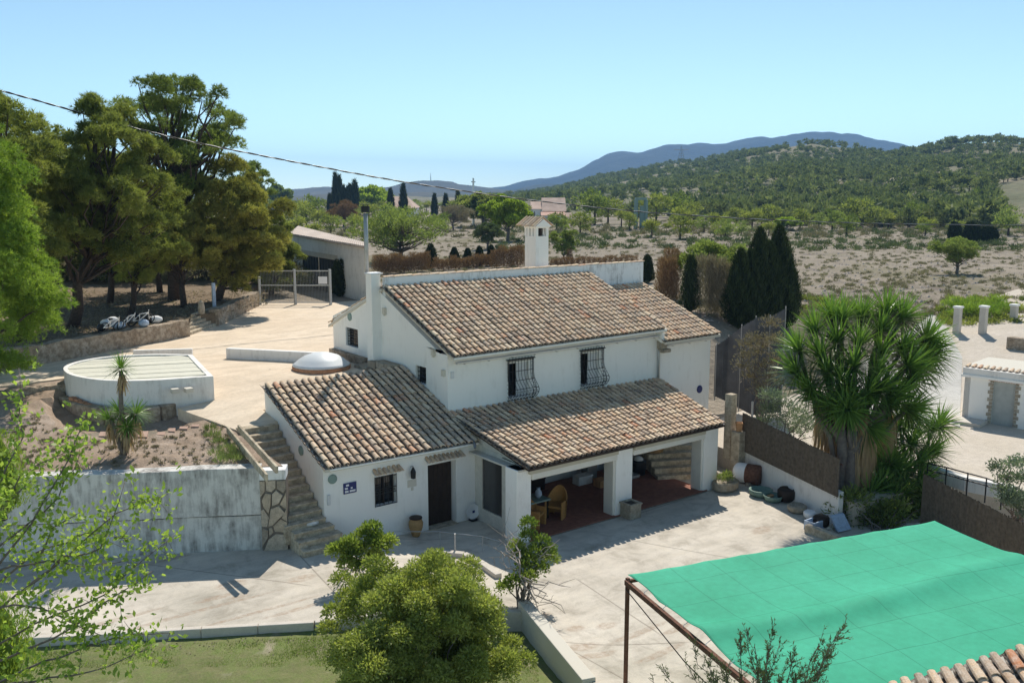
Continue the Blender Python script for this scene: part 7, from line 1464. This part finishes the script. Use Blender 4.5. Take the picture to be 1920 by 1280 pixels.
# transformer tower
p = Gt(1201, 428); t = thing('transformer_tower', 'pale green open sided transformer tower at the foot of the hill', 'tower', p); zt = zt_at(1201, 375, p[:2]); d_ = np.array([rt[0], rt[1], 0]); n_ = np.array([fw[0], fw[1], 0]); hw = 9/1700*((p-CAM)@fw)
for (a, c) in ((-1, -.5), (1, -.5), (1, .8), (-1, .8)): q = p+d_*hw*a+n_*hw*c; B().box(q[0]-.25, q[1]-.25, p[2]-1, q[0]+.25, q[1]+.25, zt).build('column', 'grey_green', t)
q = p; b = B(); P = [p+d_*hw*a+n_*hw*c for a, c in ((-1.15, -.7), (1.15, -.7), (1.15, 1), (-1.15, 1))]; b.hexa([(x[0], x[1], zt) for x in P]+[(x[0], x[1], zt+.5) for x in P]); b.build('roof_slab', 'grey_green', t)
b = B(); P = [p+d_*hw*a+n_*hw*c for a, c in ((-.2, -.4), (.9, -.4), (.9, .6), (-.2, .6))]; b.hexa([(x[0], x[1], p[2]) for x in P]+[(x[0], x[1], zt-1.2) for x in P]); b.build('cabinet', 'grey_green', t)
# poles
p = Gt(888, 424); t = thing('pole', 'tall white pole standing among the trees left of the chimney', 'pole', p); B().tube([p-(0, 0, .5), (p[0], p[1], zt_at(888, 334, p[:2]))], [.28, .2], 8).build('shaft', 'white_paint', t); B().box(p[0]-.5, p[1]-.1, zt_at(888, 342, p[:2]), p[0]+.5, p[1]+.1, zt_at(888, 341, p[:2])+.1).build('crossarm', 'galvanised', t)
X, Y, Z = far_l.pos(810, 1.0); ph = zt_at(810, 325, (float(X), float(Y))); t = thing('mast', 'thin radio mast on the far left hilltop', 'mast', (float(X), float(Y), float(Z))); B().tube([(float(X), float(Y), float(Z)-2), (float(X), float(Y), ph)], [1.4, .5], 6).build('shaft', 'grey_metal', t); B().box(float(X)-6, float(Y)-6, float(Z)-3, float(X)+6, float(Y)+6, float(Z)+4).build('hut', 'old_plaster', t)
X, Y, Z = hill.pos(1271, 1.02); X, Y, Z = float(X), float(Y), float(Z); ph = zt_at(1271, 274, (X, Y)); t = thing('pylon', 'faint lattice pylon standing on the hill ridge', 'pylon', (X, Y, Z)); b = B()
for (a, c) in ((-1, -1), (1, -1), (1, 1), (-1, 1)): b.tube([(X+a*3, Y+c*3, Z-2), (X+a*.3, Y+c*.3, ph)], .25, 4)
for k in range(1, 7): w_ = 3*(1-k/7)+.3; z = Z+(ph-Z)*k/7; b.tube([(X-w_, Y-w_, z), (X+w_, Y-w_, z), (X+w_, Y+w_, z), (X-w_, Y+w_, z), (X-w_, Y-w_, z)], .18, 4)
b.tube([(X-6, Y+5, ph-4), (X+6, Y-5, ph-4)], .3, 4); b.build('lattice', 'grey_metal', t)
# overhead cable
cp = [(-60, 158, 38), (0, 170, 38.8), (120, 203, 40.5), (240, 237, 42.3), (360, 266, 44), (480, 290, 46), (600, 313, 48), (720, 335, 50), (840, 354, 52.5), (960, 371, 55), (1080, 385, 57.5), (1200, 397, 60), (1330, 406, 63), (1460, 413, 66), (1600, 418, 69), (1750, 421, 73), (1990, 423, 79)]
t = thing('overhead_cable', 'twisted black overhead cable sagging across the whole view', 'cable', at(960, 371, 55)); pts = [at(*c) for c in cp]; fine = []
for i in range(len(pts)-1):
    p0, p1, p2, p3 = pts[max(i-1, 0)], pts[i], pts[i+1], pts[min(i+2, len(pts)-1)]
    for s_ in np.linspace(0, 1, 12, endpoint=False): fine.append(.5*((2*p1)+(-p0+p2)*s_+(2*p0-5*p1+4*p2-p3)*s_*s_+(-p0+3*p1-3*p2+p3)*s_**3))
for ph_ in (0, math.pi):
    pp_ = []
    for k, p in enumerate(fine):
        for s_ in (0,): a = k*1.25+ph_; pp_.append(p+np.array([0, math.cos(a)*.022, math.sin(a)*.022]))
    B().tube(pp_, .026 if ph_ else .022, 6, False).build('strand', 'cable' if ph_ else 'grey_metal', t, 0, True)
# ------------------------------------------------------------------ air
mt, n, out = nodes('air'); pv = n.nodes.new('ShaderNodeVolumePrincipled'); pv.inputs['Color'].default_value = (.30, .56, 1.0, 1); pv.inputs['Density'].default_value = 1.5e-4; pv.inputs['Anisotropy'].default_value = .1
n.links.new(pv.outputs[0], out.inputs['Volume'])
hz = B().box(-330, -330, -8, 7200, 7200, 330).build('haze', 'air'); hz['kind'] = 'stuff'
